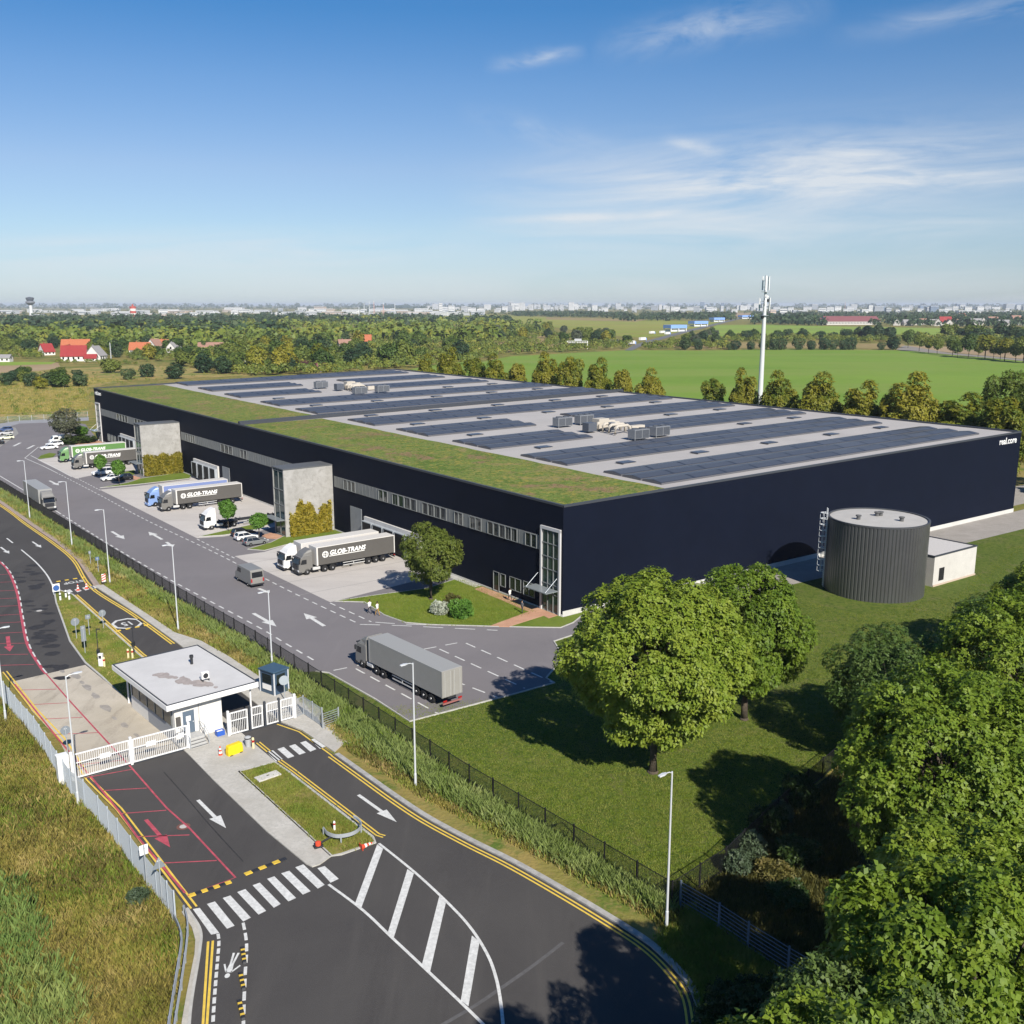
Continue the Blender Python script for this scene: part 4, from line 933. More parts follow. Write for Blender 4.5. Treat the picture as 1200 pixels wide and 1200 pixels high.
CARP = {}
def car(label, col, loc, hd, kind='hatch', group='cars parked between the docks', name='parked_car'):
    cp = paint(*col); t = thing(name, label, 'car' if kind != 'van' else 'van', (loc.x, loc.y, 0.04), ang(hd), group)
    if kind == 'van':
        L, Wd = 5.9, 2.05
        body = MB().profile([(-2.95,.42),(-2.98,1.2),(-2.92,2.52),(-2.7,2.62),(1.4,2.62),(1.85,2.45),(2.35,1.62),(2.9,1.3),(2.98,.7),(2.9,.35)], -1.0, 1.0).build('body', cp, t, bevel=0.1, seg=2)
        MB().add([(-3.0,-.82,1.5),(-3.0,.82,1.5),(-2.955,.8,2.3),(-2.955,-.8,2.3)], [(0,1,2,3)]).build('rear_window', vglass, t)
        MB().add([(1.93,-.85,2.37),(1.93,.85,2.37),(2.39,.9,1.68),(2.39,-.9,1.68)], [(0,1,2,3)]).build('windscreen', vglass, t)
        for sg in (-1, 1):
            MB().add([(.6,1.01*sg,1.6),(2.0,1.01*sg,1.6),(1.65,1.005*sg,2.25),(.6,1.005*sg,2.25)], [(0,1,2,3)]).build('side_window', vglass, t)
            MB().box(-3.02, -2.9, .88*sg-.09, .88*sg+.09, .85, 1.35).build('tail_light', redl, t)
        MB().box(-3.05, -2.8, -.98, .98, .35, .6).build('bumper', chm, t, bevel=0.04)
        MB().box(2.8, 3.03, -.98, .98, .3, .58).build('bumper', chm, t, bevel=0.04)
        for x in (-1.75, 1.95):
            for sg in (-1, 1): wheel(t, W_CAR, x, .9*sg, .34)
        return t
    E_ = {'hatch': (2.05, -2.0), 'sedan': (2.3, -2.3), 'estate': (2.3, -2.3), 'mpv': (2.35, -2.35)}[kind]; f, r = E_; h = 1.75 if kind == 'mpv' else 1.46
    bz = 0.92 if kind != 'mpv' else 1.02
    MB().profile([(r+.05,.28),(r-.02,.6),(r+.06,bz),(f-1.25,bz),(f-.3,bz-.16),(f-.04,.62),(f-.02,.34),(f-.2,.22)], -.87, .87).build('body', cp, t, bevel=0.09, seg=2)
    b0, b1 = (f-1.35, r+.12) if kind != 'sedan' else (f-1.35, r+.75)
    t0, t1 = (f-2.05, r+.45) if kind != 'sedan' else (f-2.05, r+1.35)
    MB().loft([[(b0,-.8,bz-.03),(b0,.8,bz-.03),(b1,.8,bz-.03),(b1,-.8,bz-.03)],[(t0,-.62,h-.06),(t0,.62,h-.06),(t1,.64,h-.08),(t1,-.64,h-.08)]]).build('windows', vglass, t, bevel=0.03)
    MB().loft([[(t0+.08,-.66,h-.07),(t0+.08,.66,h-.07),(t1-.06,.68,h-.09),(t1-.06,-.68,h-.09)],[(t0-.1,-.56,h),(t0-.1,.56,h),(t1+.1,.58,h-.01),(t1+.1,-.58,h-.01)]]).build('roof', cp, t, bevel=0.02)
    for sg in (-1, 1):
        mb = MB()
        for (xa, xb) in ((b0, t0), (b1, t1), ((b0+b1)/2-.1, (t0+t1)/2-.1)): mb.tube([(xa, .81*sg, bz-.03), (xb, .65*sg, h-.06)], .035, 4)
        mb.build('pillar', cp, t, fix=False)
        MB().box(f-.22, f-.01, .66*sg-.16, .66*sg+.16, .6, .74).build('headlight', lampm, t, bevel=0.02)
        MB().box(r-.02, r+.1, .68*sg-.13, .68*sg+.13, .68, .86).build('tail_light', redl, t, bevel=0.02)
        for x in (f-.85, r+.8): wheel(t, W_CAR, x, .79*sg, .325)
    return t
CW = ('car_white', (0.70, 0.70, 0.69)); CG = ('car_grey', (0.16, 0.165, 0.17)); CB = ('car_black', (0.012, 0.013, 0.016)); CS = ('car_silver', (0.42, 0.42, 0.42)); CC = ('car_cream', (0.66, 0.66, 0.50)); CN = ('car_navy', (0.03, 0.06, 0.16))
IN = -nF
car('grey hatchback on the small car park below the near stair tower', CG, (G(292.5,641)+G(311,638))/2+e2*.8, IN, 'hatch')
car('white car tucked behind the grey hatchback near the concrete tower', CW, (G(285,637)+G(303,633))/2+e2*1.9, IN, 'hatch')
car('black car farthest back beside the white and grey hatchbacks', CB, (G(284,633)+G(300,629.5))/2+e2*2.6, IN, 'hatch')
car('white people carrier beside the small round tree at the far docks', CW, G(121,557)+e2*.8, nF, 'mpv')
car('low white saloon beside the kerb of the middle dock lawn', CW, G(132,563.5)+e2*.8, nF, 'sedan')
car('black car beside the low white saloon', CB, G(147,563.5)+e2*1.2, nF, 'hatch')
car('white saloon foremost of the far car park behind the green lorry', CW, G(58.5,527)+e2*.8, nF, 'sedan')
car('white estate second in the far car park behind the green lorry', CW, G(65,523)+e2*1.0, nF, 'estate')
car('white van with dark side beside the grey leaved far tree', CW, G(72,521)+e2*1.2, nF, 'van', name='parked_van')
car('cream car in the small parking lot at the left picture edge', CC, G(8,515), nF, 'hatch', 'cars in the far left lot')
car('silver car behind the cream car in the far left lot', CS, G(7,509.5), nF, 'hatch', 'cars in the far left lot')
car('black car in front of the cream car at the picture edge', CB, G(-5,521), nF, 'sedan', 'cars in the far left lot')
car('navy car at the back of the far left lot', CN, G(6,505.5), nF, 'estate', 'cars in the far left lot')
car('grey van with a wide dark rear window driving along the yard', ('van_grey', (0.22, 0.215, 0.20)), G(302,688.5)+e2*2.9, e2, 'van', None, 'delivery_van')
struct(MB().sheet([(*G(u, v).xy, 0.034) for u, v in ((-40,526),(0,524),(22,508),(18,501),(-10,500),(-60,506))]).build('car_park', M('parking_paving', (0.26, 0.25, 0.23), var=0.12, scale=1.0)))
# ================================================================ gatehouse and the gates
def quad_axes(a, b):
    x = (b-a); L = x.length; x.normalize(); return x, Vector((-x.y, x.x, 0)), L
gmx, gmy, gL = quad_axes(G(195,828,4.3), G(303,799,4.3))             # along the near eave; y points to the back
gw = thing('gatehouse', 'white gatehouse with a big flat overhanging roof between the lanes', 'gatehouse', G(195,828,4.3)*1.0-UP*4.3)
GD = ((G(140,777,4.3)-G(195,828,4.3)).dot(gmy))
gxf = frame_of(gmx, gmy, UP, Vector((0, 0, 0)))
def gb(name, x0, x1, y0, y1, z0, z1, mat, parent=gw, bevel=0):
    mb = MB(); mb.xf = gxf; mb.box(x0, x1, y0, y1, z0, z1); return mb.build(name, mat, parent, bevel=bevel)
wallw = M('render_white', (0.66, 0.64, 0.60), rough=0.8, var=0.05, scale=0.8); roofw = M('roof_felt', (0.52, 0.51, 0.50), rough=0.85, var=0.07, scale=0.35)
shade = M('wall_grey', (0.27, 0.28, 0.30), rough=0.7); doorb = M('door_blue_grey', (0.10, 0.135, 0.18), rough=0.5); fascia = M('fascia_white', (0.70, 0.69, 0.68), rough=0.6)
print('gatehouse', gL, GD)
rf = gb('roof', 0, gL, 0, GD, 3.75, 4.3, fascia, bevel=0.03)
gb('roof_felt', 0.25, gL-0.25, 0.25, GD-0.25, 4.302, 4.33, roofw, rf)
for q in ((.05,gL-.05,.05,.17), (.05,gL-.05,GD-.17,GD-.05), (.05,.17,.17,GD-.17), (gL-.17,gL-.05,.17,GD-.17)): gb('edge_trim', *q, 4.303, 4.37, copm, rf)
mb = MB(); mb.xf = gxf; rr = random.Random(2)
for k in range(26):
    t = rr.random(); cx, cy, r = 2.6+t*2.4+rr.uniform(-.5,.5), 8.6-t*7.2+rr.uniform(-.4,.4), rr.uniform(.2,.6)
    mb.sheet([(cx+r*math.cos(a)*rr.uniform(.6,1.2), cy+r*1.4*math.sin(a)*rr.uniform(.6,1.2), 4.333+0.0005*k) for a in [i*.785 for i in range(8)]])
mb.build('roof_stain', M('roof_dirt', (0.33, 0.29, 0.27), rough=0.9, var=0.2, scale=2), rf, fix=False)
x0, x1, y0, y1 = 1.0, 5.6, 0.9, GD-2.0
gb('wall', x0, x1, y0, y1, -0.1, 3.75, wallw)
gb('side_wall_shade', x0-0.04, x0-0.003, y0+0.3, y1-4.5, 0.0, 1.5, shade)  # darker sheet on the left wall: shade of the overhanging roof, painted in
w_ = gb('window_band', x0-0.05, x0-0.003, y0+0.6, y1-0.5, 1.55, 3.3, glass)
for k in range(6): y = y0+.6+(y1-y0-1.1)*k/5; gb('mullion', x0-.1, x0-.052, y-.05, y+.05, 1.55, 3.3, alum, w_)
w2_ = gb('window_band', x1+0.003, x1+0.05, y0+2.4, y1-0.5, 1.3, 3.3, glass)
for k in range(5): y = y0+2.4+(y1-y0-2.9)*k/4; gb('mullion', x1+.052, x1+.1, y-.05, y+.05, 1.3, 3.3, alum, w2_)
dr = gb('door', 1.75, 2.85, y0-0.05, y0-0.003, 0.75, 2.95, doorb)
gb('notice', 2.05, 2.5, y0-0.065, y0-0.052, 1.95, 2.45, sgm, dr); gb('handle', 2.68, 2.76, y0-0.1, y0-0.052, 1.75, 1.85, lsteel, dr)
gb('door_frame', 1.62, 1.74, y0-0.06, y0-0.002, 0.75, 3.08, fascia); gb('door_frame', 2.86, 2.98, y0-0.06, y0-0.002, 0.75, 3.08, fascia); gb('wall_joint', 3.3, 3.36, y0-.02, y0-.003, 0, 3.74, M('joint_grey', (0.3, 0.29, 0.28)))
st = gb('landing', 1.5, 3.2, y0-1.3, y0-0.06, 0.0, 0.73, M('steps_grey', (0.40, 0.40, 0.39), var=0.08, scale=2))
for k in range(3): gb('step', 1.6, 3.1, y0-1.6-0.3*k, y0-1.302-0.3*k, 0.0, 0.55-0.18*k, M('steps_grey', None), st); gb('step_edge', 1.6, 3.1, y0-1.62-.3*k, y0-1.56-.3*k, .552-.18*k, .58-.18*k, M('nosing', (0.05,0.05,0.05)), st)
for x in (1.45, 3.25):
    mb = MB(); mb.xf = gxf
    for z in (1.0, 0.55): mb.tube([(x, y0-.1, .73+z), (x, y0-1.3, .73+z), (x, y0-2.25, .15+z)], .035, 6)
    for y, z in ((y0-.15, .73), (y0-1.3, .73), (y0-2.2, .15)): mb.tube([(x, y, z-.15), (x, y, z+1.0)], .035, 6)
    mb.build('handrail', steel, gw, fix=False)
gb('meter_box', 1.1, 1.5, y0-.2, y0-.003, 1.6, 2.6, M('box_dark', (0.08, 0.075, 0.07)))
for x, y in ((gL-.6, .7), (gL-.6, GD-.7), (x0+.2, GD-.6), (x1+1.0, GD-.6)): mb = MB(); mb.xf = gxf; mb.tube([(x, y, 0), (x, y, 3.74)], 0.09, 8); mb.build('roof_post', fascia, gw)
acu = thing('air_conditioner', 'white air conditioning unit on the gatehouse roof', 'rooftop unit', gw.location+gxf @ Vector((5.3, 3.6, 4.36)), ang(gmx), sc=.75)
MB().box(-.5, .5, -.25, .25, .25, 1.2).build('casing', fascia, acu, bevel=0.04); MB().lathe([(.04, .255), (.34, .255), (.34, .3), (.04, .3)], 16, 'y').build('fan', chm, acu).location = (0, -.56, .72)
for x in (-.4, .4): MB().box(x-.05, x+.05, -.35, .35, 0, .25).build('foot', copm, acu)
vp = thing('roof_vent_pipe', 'short black vent pipe near the gatehouse roof centre', 'vent pipe', gw.location+gxf @ Vector((6.2, 8.8, 4.33)))
MB().lathe([(.14, 0), (.14, .7), (.2, .7), (.2, .95), (.02, 1.0)], 12).build('pipe', chm, vp)

gatew = M('gate_white', (0.72, 0.72, 0.71), rough=0.5)
def gate(label, a, b, h, leaves, posts=True, name='sliding_gate', thin=(), cat='gate'):
    d = (b-a); L = d.length; d.normalize(); n = Vector((-d.y, d.x, 0))
    g = thing(name, label, cat, (a.x, a.y, 0.05), ang(d))
    for k, (u0, u1) in enumerate(leaves):
        mb = MB(); z0, z1 = 0.12, h
        for z in (z0, z1-.1): mb.box(u0, u1, -.05, .05, z, z+.1)
        mb.box(u0, u1, -.04, .04, h*.62, h*.62+.06)
        for x in (u0+.05, u1-.05): mb.box(x-.05, x+.05, -.051, .051, z0, z1)
        m = int((u1-u0)/.17)
        for q in range(1, m): x = u0+(u1-u0)*q/m; mb.box(x-.018, x+.018, -.02, .02, z0, z1)
        mb.build('gate_leaf', gatew, g, fix=False)
    for x in [l[0]-.12 for l in leaves]+[leaves[-1][1]+.12]:
        MB().box(x-.11, x+.11, -.11, .11, -.05, h+.25).build('post', gatew if x < leaves[0][0] or x > leaves[-1][1] or not thin else copm, g, bevel=0.02)
    MB().box(leaves[0][0], leaves[-1][1], -.06, .06, 0.0, .115).build('bottom_track', copm, g)
    return g
ga, gbb = G(87.5,914.5), G(221,878); gl = (gbb-ga).length
g1 = gate('wide white sliding gate across the left lane beside the gatehouse steps', ga, gbb, 2.35, [(0, gl*.48), (gl*.5, gl)])
MB().box(-1.3, -.35, -.4, .4, 0, 2.6).build('drive_cabinet', gatew, g1, bevel=0.04)
for k, (x, w) in enumerate(((gl*.22, .9), (gl*.62, .9), (gl*.91, .5))): MB().box(x, x+w, -.08, -.055, 1.3, 1.75).build('notice', sgm, g1)
ga2, gb2 = G(270,863), G(346,842); gl2 = (gb2-ga2).length
g2 = gate('white barred gate of four leaves closing the right lane under the blue cabin', ga2, gb2, 2.3, [(0, gl2*.27), (gl2*.32, gl2*.5), (gl2*.55, gl2*.75), (gl2*.77, gl2*.98)], thin=(1,), name='barred_gate')
# cabin beside the right lane
cbm = M('cabin_blue', (0.05, 0.085, 0.135), rough=0.45)
ca, cb_ = G(322,817), G(337,811); cx_, cy_, _ = quad_axes(ca, cb_)
cabn = thing('control_cabin', 'small dark blue control cabin with pale corner posts beside the verge', 'cabin', (ca.x, ca.y, 0.05), ang(cx_))
MB().box(.06, 1.9, .06, 2.3, 0, 2.5).build('wall', cbm, cabn); MB().box(-.08, 2.06, -.08, 2.42, 2.5, 2.66).build('roof', M('cabin_roof', (0.045, 0.085, 0.13), rough=0.5), cabn, bevel=0.03)
for x in (0, 1.86):
    for y in (0, 2.26): MB().box(x, x+.12, y, y+.12, 0, 2.49).build('corner_post', M('post_pale', (0.55, 0.57, 0.6)), cabn)
MB().box(0.03, .058, .5, 1.9, 1.2, 2.2).build('window', glass, cabn); MB().box(0.01, .028, .5, 1.9, .5, 1.1).build('notice', sgm, cabn); MB().box(.4, 1.5, .03, .058, 1.0, 2.2).build('window', glass, cabn)
mi = thing('traffic_mirror', 'round grey traffic mirror on a post beside the blue cabin', 'mirror', G(334,822), 0.4)
MB().tube([(0,0,0),(0,0,2.6)], .05, 8).build('post', steel, mi); m_ = MB().lathe([(.02,-.05),(.5,-.04),(.52,.02),(.48,.05),(.02,.06)], 20, 'y').build('mirror_face', M('mirror_back', (0.33,0.37,0.40), rough=0.4), mi); m_.location = (0, 0, 2.3)
# things standing about in front of the gate
def lathe_thing(name, label, cat, loc, prof, mat, part, group=None): t = thing(name, label, cat, loc, 0, group); MB().lathe(prof, 14).build(part, mat, t); return t
yb = thing('yellow_barrier', 'bright yellow plastic barrier lying by the gatehouse steps', 'barrier', G(275,884), ang(gmx)+.12)
yel = M('plastic_yellow', (0.72, 0.52, 0.015), rough=0.5)
MB().profile([(-.75+.0,0),(-.78,.45),(-.7,1.0),(-.6,1.05),(.6,1.05),(.7,1.0),(.78,.45),(.75,0)], -.28, .28).build('body', yel, yb, bevel=0.08, seg=2)
for x in (-.5, .5): MB().box(x-.14, x+.14, -.36, .36, 0, .16).build('foot', chm, yb)
for x in (-.5, 0, .5): MB().box(x-.05, x+.05, -.3, .3, .2, .9).build('rib', yel, yb)
orange = M('cone_red', (0.60, 0.07, 0.03), rough=0.5); whiteb = M('band_white', (0.75, 0.74, 0.72), rough=0.5)
def cone(label, loc, grp=None, tilt=None):
    t = thing('traffic_cone', label, 'traffic cone', loc, 0, grp)
    MB().box(-.26,.26,-.26,.26,0,.05).build('base', orange, t)
    MB().lathe([(.2,.05),(.045,.95),(.02,.97)], 14).build('body', orange, t)
    for a, b in ((.3,.48),(.65,.8)): MB().lathe([(.2-.155*(a-.05)/.9+.008, a), (.2-.155*(b-.05)/.9+.008, b)], 14).build('white_band', whiteb, t)
    if tilt: t.rotation_euler = tilt
    return t
cone('red and white cone standing left of the yellow barrier', G(258.5,886)); 
cone('red and white cone on the upper crossing stripes, left one', G(91.5,692), 'cones on the upper crossing'); cone('small cone on the upper crossing, nearer the right kerb', G(101.5,690), 'cones on the upper crossing')
cone('red cone lying on its side at the kerb of the lane junction', G(423,996)+UP*.2, None, (math.pi/2*.95, 0, 2.2))
bl = thing('blue_crate', 'small blue crate on the pavement by the gatehouse wall', 'crate', G(258,862.5)+UP*.1, ang(gmx))
mb = MB(); mb.box(-.38,.38,-.28,.28,0,.06)
for q in ((-.38,.38,-.28,-.24),(-.38,.38,.24,.28),(-.38,-.34,-.24,.24),(.34,.38,-.24,.24)): mb.box(*q,.06,.5)
mb.build('shell', M('plastic_blue', (0.03, 0.10, 0.42), rough=0.45), bl); MB().box(-.3,.3,-.2,.2,.3,.42).build('contents', sgm, bl)
cream = M('bollard_cream', (0.66, 0.58, 0.34), rough=0.6); 
def bollard(name, label, loc, h=1.1, r=.12, mat=None, group=None, cap=None):
    t = thing(name, label, 'bollard', loc, 0, group); MB().lathe([(r, 0), (r, h-.08), (r*.7, h), (.01, h+.02)], 12).build('post', mat or cream, t)
    MB().lathe([(r+.012, h*.62), (r+.012, h*.8)], 12).build('band', cap or redl, t); return t
G_ISL = UP*.1
bollard('cream_bollard', 'cream bollard beside the right lane card post, left of the pair', G(150.5,772)+G_ISL, 1.1, group='cream bollards at the lanes'); bollard('cream_bollard', 'cream bollard beside the right lane card post, right of the pair', G(155.5,772)+G_ISL, 1.1, group='cream bollards at the lanes')
bollard('cream_bollard', 'cream bollard on the grass beside the left card reader', G(122.5,782)+G_ISL, 1.1, group='cream bollards at the lanes')
bollard('cream_bollard', 'cream bollard right of the yellow barrier', G(297,878), 1.15, group='cream bollards at the lanes')
bin_ = thing('waste_bin', 'grey waste bin behind the yellow barrier', 'bin', G(291,876)+UP*.1); MB().lathe([(.24,0),(.3,.85),(.3,.95),(.22,1.0),(.02,1.05)], 14).build('bin_body', M('bin_grey', (0.35,0.36,0.37)), bin_); MB().lathe([(.31,.8),(.31,.9)], 14).build('rim_band', chm, bin_)
def reader(label, loc, h):
    t = thing('card_reader', label, 'card reader', loc); MB().tube([(0,0,0),(0,0,h)], .05, 8).build('post', chm, t); MB().box(-.16,.16,-.12,.12,1.1,1.7).build('reader_box', chm, t, bevel=.02); MB().box(-.13,.13,-.14,-.122,1.3,1.6).build('screen', glass, t); MB().box(-.03,.4,-.04,.04,h-.12,h).build('camera_arm', chm, t); return t
reader('tall black card reader post on the grass island', G(116.5,779)+G_ISL, 4.2); reader('black card reader post at the kerb of the right lane', G(157.5,769)+G_ISL, 3.6)
kiosk = thing('intercom_pillar', 'white intercom pillar with a dark screen on the grass island', 'intercom', G(119,781.5)+G_ISL); MB().box(-.25,.25,-.2,.2,0,1.5).build('pillar', fascia, kiosk, bevel=.04); MB().box(-.15,.15,-.22,-.205,.95,1.3).build('screen', chm, kiosk)
bollard('short_post', 'short white post on the lower grass island inside the curved rail', G(392,974)+G_ISL, .75, .09, whiteb)

# ---------------------------------------------------------------- traffic signs, seen from behind
sgb = M('sign_back', (0.25, 0.28, 0.31), rough=0.5, metal=0.3)
def sign(label, base, h, shape, w, hh=None, rz=0.0, pole=None, zb=0.05, mat=None, name='traffic_sign'):
    t = thing(name, label, 'road sign', base+UP*zb, rz)
    MB().tube([(0,0,0),(0,0,h)], .045, 8).build('pole', steel, t)
    if shape == 'disc': p = MB().lathe([(.01,-.015),(w/2,-.015),(w/2,.015),(.01,.015)], 24, 'y').build('sign_plate', mat or sgb, t); p.location = (0, .07, h-w/2)
    elif shape == 'tri': MB().add([(-w/2,.06,h-w*.87),(w/2,.06,h-w*.87),(0,.06,h),(-w/2,.09,h-w*.87),(w/2,.09,h-w*.87),(0,.09,h)], [(0,1,2),(5,4,3),(0,3,4,1),(1,4,5,2),(2,5,3,0)]).build('sign_plate', mat or sgb, t)
    else: MB().box(-w/2, w/2, .055, .085, h-hh, h).build('sign_plate', mat or sgb, t, bevel=.01)
    MB().box(-.12,.12,.045,.058,h-.3,h-.22).build('clamp', lsteel, t)
    return t
rz_l = ang(lane)+math.pi/2
sign('large round sign seen from behind, left one on the grass island', G(90,749), 2.6, 'disc', 1.0, rz=rz_l, zb=.1); sign('slim sign plate on a post, between the round signs', G(105,745), 2.6, 'plate', .6, .55, rz=rz_l, zb=.1)
sign('round sign seen from behind at the right lane kerb', G(121.5,737), 2.4, 'disc', .9, rz=rz_l, zb=.1); sign('tall narrow grey sign board lowest on the island', G(100,766), 3.3, 'plate', .55, 1.9, rz=rz_l, zb=.1)
sign('round grey sign over the palisade fence left of the wide gate', G(80,888), 3.0, 'disc', .85, rz=rz_l); sign('white square sign on the palisade fence near the crossing', G(172.5,1040), 3.2, 'plate', .6, .75, rz=rz_l, mat=sgm); sign('grey triangular sign on the palisade fence near the crossing', G(190.5,1062), 3.6, 'tri', .95, rz=rz_l)
sign('small post sign at the verge, upper of two', G(106.5,662), 2.2, 'plate', .35, .5, rz=rz_l); sign('small blue grey sign at the verge beside the lamp post', G(115.5,671), 2.4, 'plate', .55, .55, rz=rz_l, mat=M('sign_blue', (0.10,0.16,0.26)))
bea = thing('warning_beacon', 'red and white striped beacon at the end of the lane pavement', 'beacon', G(122,684)+UP*.12, rz_l)
MB().box(-.28,.28,-.05,.05,.15,1.35).build('board', whiteb, bea, bevel=.02); MB().box(-.35,.35,-.22,.22,0,.15).build('foot', chm, bea)
for z in (.3,.65,1.0): MB().add([(-.28,-.055,z),(.28,-.055,z+.2),(.28,-.055,z+.38),(-.28,-.055,z+.18)], [(0,1,2,3)]).add([(-.28,.055,z),(.28,.055,z+.2),(.28,.055,z+.38),(-.28,.055,z+.18)], [(0,1,2,3)]).build('red_stripe', orange, bea)
che = thing('arrow_board', 'white and blue arrow board on the nose of the grass island', 'road sign', G(66.5,697)+UP*.1, rz_l)
MB().box(-.5,.5,-.04,.04,.35,1.5).build('board', whiteb, che, bevel=.02); MB().lathe([(.01,-.06),(.42,-.06),(.42,-.045),(.01,-.045)], 20, 'y').build('arrow_disc', M('disc_blue', (0.04,0.11,0.32)), che).location = (0, 0, .9)
for x in (-.4,.4): MB().box(x-.05,x+.05,-.05,.05,0,.4).build('leg', steel, che)
for i, (u, v) in enumerate(((71,704), (77.5,700.5), (81.5,703.5))): bollard('lane_bollard', 'white and black bollard at the head of the island, %s from the arrow board' % ORD[i], G(u, v)+G_ISL, 1.0, .13, whiteb, 'white bollards at the island head', chm)
# speed humps
def hump(label, a, b, n):
    a, b = G(*a), G(*b); d = b-a; L = d.length; t = thing('speed_hump', label, 'speed bump', (a.x, a.y, 0.032), ang(d), 'speed humps across the lanes')
    for k in range(n):
        MB().profile([(L*k/n,0),(L*k/n,.05),(L*(k+1)/n,.05),(L*(k+1)/n,0)], -.2, .2).build('hump_segment', M('hump_yellow', (0.62,0.42,0.05), var=.2, scale=3) if k % 2 == 0 else chm, t, bevel=0.015)
hump('black and yellow hump across the left lane before the crossing', (222,1050.5), (271,1034), 7); hump('black and yellow hump right of the red grid before the crossing', (287,1025.5), (335.5,1006.5), 6)
hump('yellow dashed hump across the lane beside the painted speed figure', (136,740), (174,732.5), 7); hump('yellow dashed hump above the upper lane crossing', (66,682), (100,676.5), 7)
for i, (a, b) in enumerate((((284,1111),(287,1131)), ((281.5,1141),(286,1162)), ((280,1173),(285.5,1197)))):
    a, b = G(*a), G(*b); d = b-a; t = thing('lane_separator', 'black and yellow rubber separator beside the dashed footway, %s from the crossing' % ORD[i], 'separator', (a.x, a.y, .032), ang(d), 'rubber separators along the footway')
    MB().profile([(0,0),(.08,.16),(d.length-.08,.16),(d.length,0)], -.12, .12).build('body', chm, t, bevel=.02)
    for k in range(3): x = d.length*(.2+.27*k); MB().box(x, x+.16, -.125, .125, .05, .168).build('yellow_stripe', M('hump_yellow', None), t)
mh = thing('manhole_cover', 'round manhole cover with a pale ring on the red line', 'manhole', G(215,969)+UP*.034); MB().lathe([(.01,.012),(.30,.012),(.30,0)], 24).build('lid', M('lid_pale', (0.45,0.43,0.40)), mh); MB().lathe([(.30,.006),(.52,.006),(.52,0)], 24).build('ring', M('ring_red_brown', (0.16,0.07,0.055)), mh)
mh = thing('manhole_cover', 'small worn manhole cover in the far left lane', 'manhole', G(46,716)+UP*.034); MB().lathe([(.01,.012),(.36,.012),(.36,0)], 24).build('lid', M('lid_pale', None), mh); MB().lathe([(.36,.006),(.6,.006),(.6,0)], 24).build('ring', M('ring_grey', (0.09,0.088,0.085)), mh)
sl = thing('concrete_slab', 'pale concrete cover slab lying in the lower grass island', 'slab', G(314,911.5)+UP*.1, ang(gmx)); MB().box(-1.05,1.05,-.5,.5,0,.12).build('slab_body', M('slab_pale', (0.52,0.50,0.46), var=.1, scale=2), sl, bevel=.02); MB().box(-.12,.12,-.04,.04,.122,.14).build('lifting_eye', chm, sl)
sl = thing('concrete_slab', 'small concrete cover slab at the foot of the verge by the right lane', 'slab', G(412,870)+UP*.03, ang(gmx)); MB().box(-.55,.55,-.35,.35,0,.1).build('slab_body', M('slab_pale', None), sl, bevel=.02); MB().box(-.1,.1,-.03,.03,.102,.12).build('lifting_eye', chm, sl)
dm = thing('fallen_lamp', 'fallen red and black warning light on the tip of the pavement', 'warning light', G(373,994)+UP*.12, .5)
MB().box(-.35,.35,-.25,.25,0,.12).build('foot', chm, dm, bevel=.02); MB().tube([(-.1,0,.15),(.7,.35,.2),(1.1,.45,.25)], .07, 8).build('stem', chm, dm); MB().lathe([(.05,.1),(.22,.14),(.22,.4),(.1,.46),(.01,.46)], 12).build('lens', orange, dm)

# ---------------------------------------------------------------- guard rails
def guardrail(label, pts, h=.75, spacing=2.2, w=.3, zb=0.0):
    pts = smooth_path(pts, 6); t = thing('guard_rail', label, 'guard rail', (pts[0].x, pts[0].y, zb)); o = pts[0]
    mb = MB(); rings = []
    for k, p in enumerate(pts):
        d = (pts[min(k+1, len(pts)-1)]-pts[max(k-1, 0)]).normalized(); n = Vector((-d.y, d.x, 0)); q = p-o
        rings.append([q+n*.02+UP*(h-w), q+n*.08+UP*(h-w*.75), q+n*.02+UP*(h-w*.5), q+n*.08+UP*(h-w*.25), q+n*.02+UP*h, q+n*-.02+UP*h, q+n*-.02+UP*(h-w)])
    mb.loft(rings); mb.build('rail_beam', steel, t)
    acc = 0
    for k in range(len(pts)-1):
        if k == 0 or acc >= spacing:
            q = pts[k]-o; MB().box(-.05,.05,-.06,.06,-.05,h-.04).build('post', steel, t).location = (q.x, q.y, 0); acc = 0
        acc += (pts[k+1]-pts[k]).length
guardrail('curved galvanised guard rail at the tip of the lower grass island', GS([(379.5,980),(384,985.5),(395,989),(410,987),(420,982),(424,975),(420,969),(415,966)]), .7, 2.0, zb=.1)
guardrail('outer galvanised guard rail beside the meadow in the lower left corner', GS([(203,1080),(211,1098),(213,1115),(206,1160),(199,1205),(192,1250)]), .8, 2.4, .42)
guardrail('inner galvanised guard rail beside the pavement in the lower left corner', GS([(216,1072),(220,1090),(219,1115),(213,1160),(206,1205),(200,1250)]), .75, 2.4)

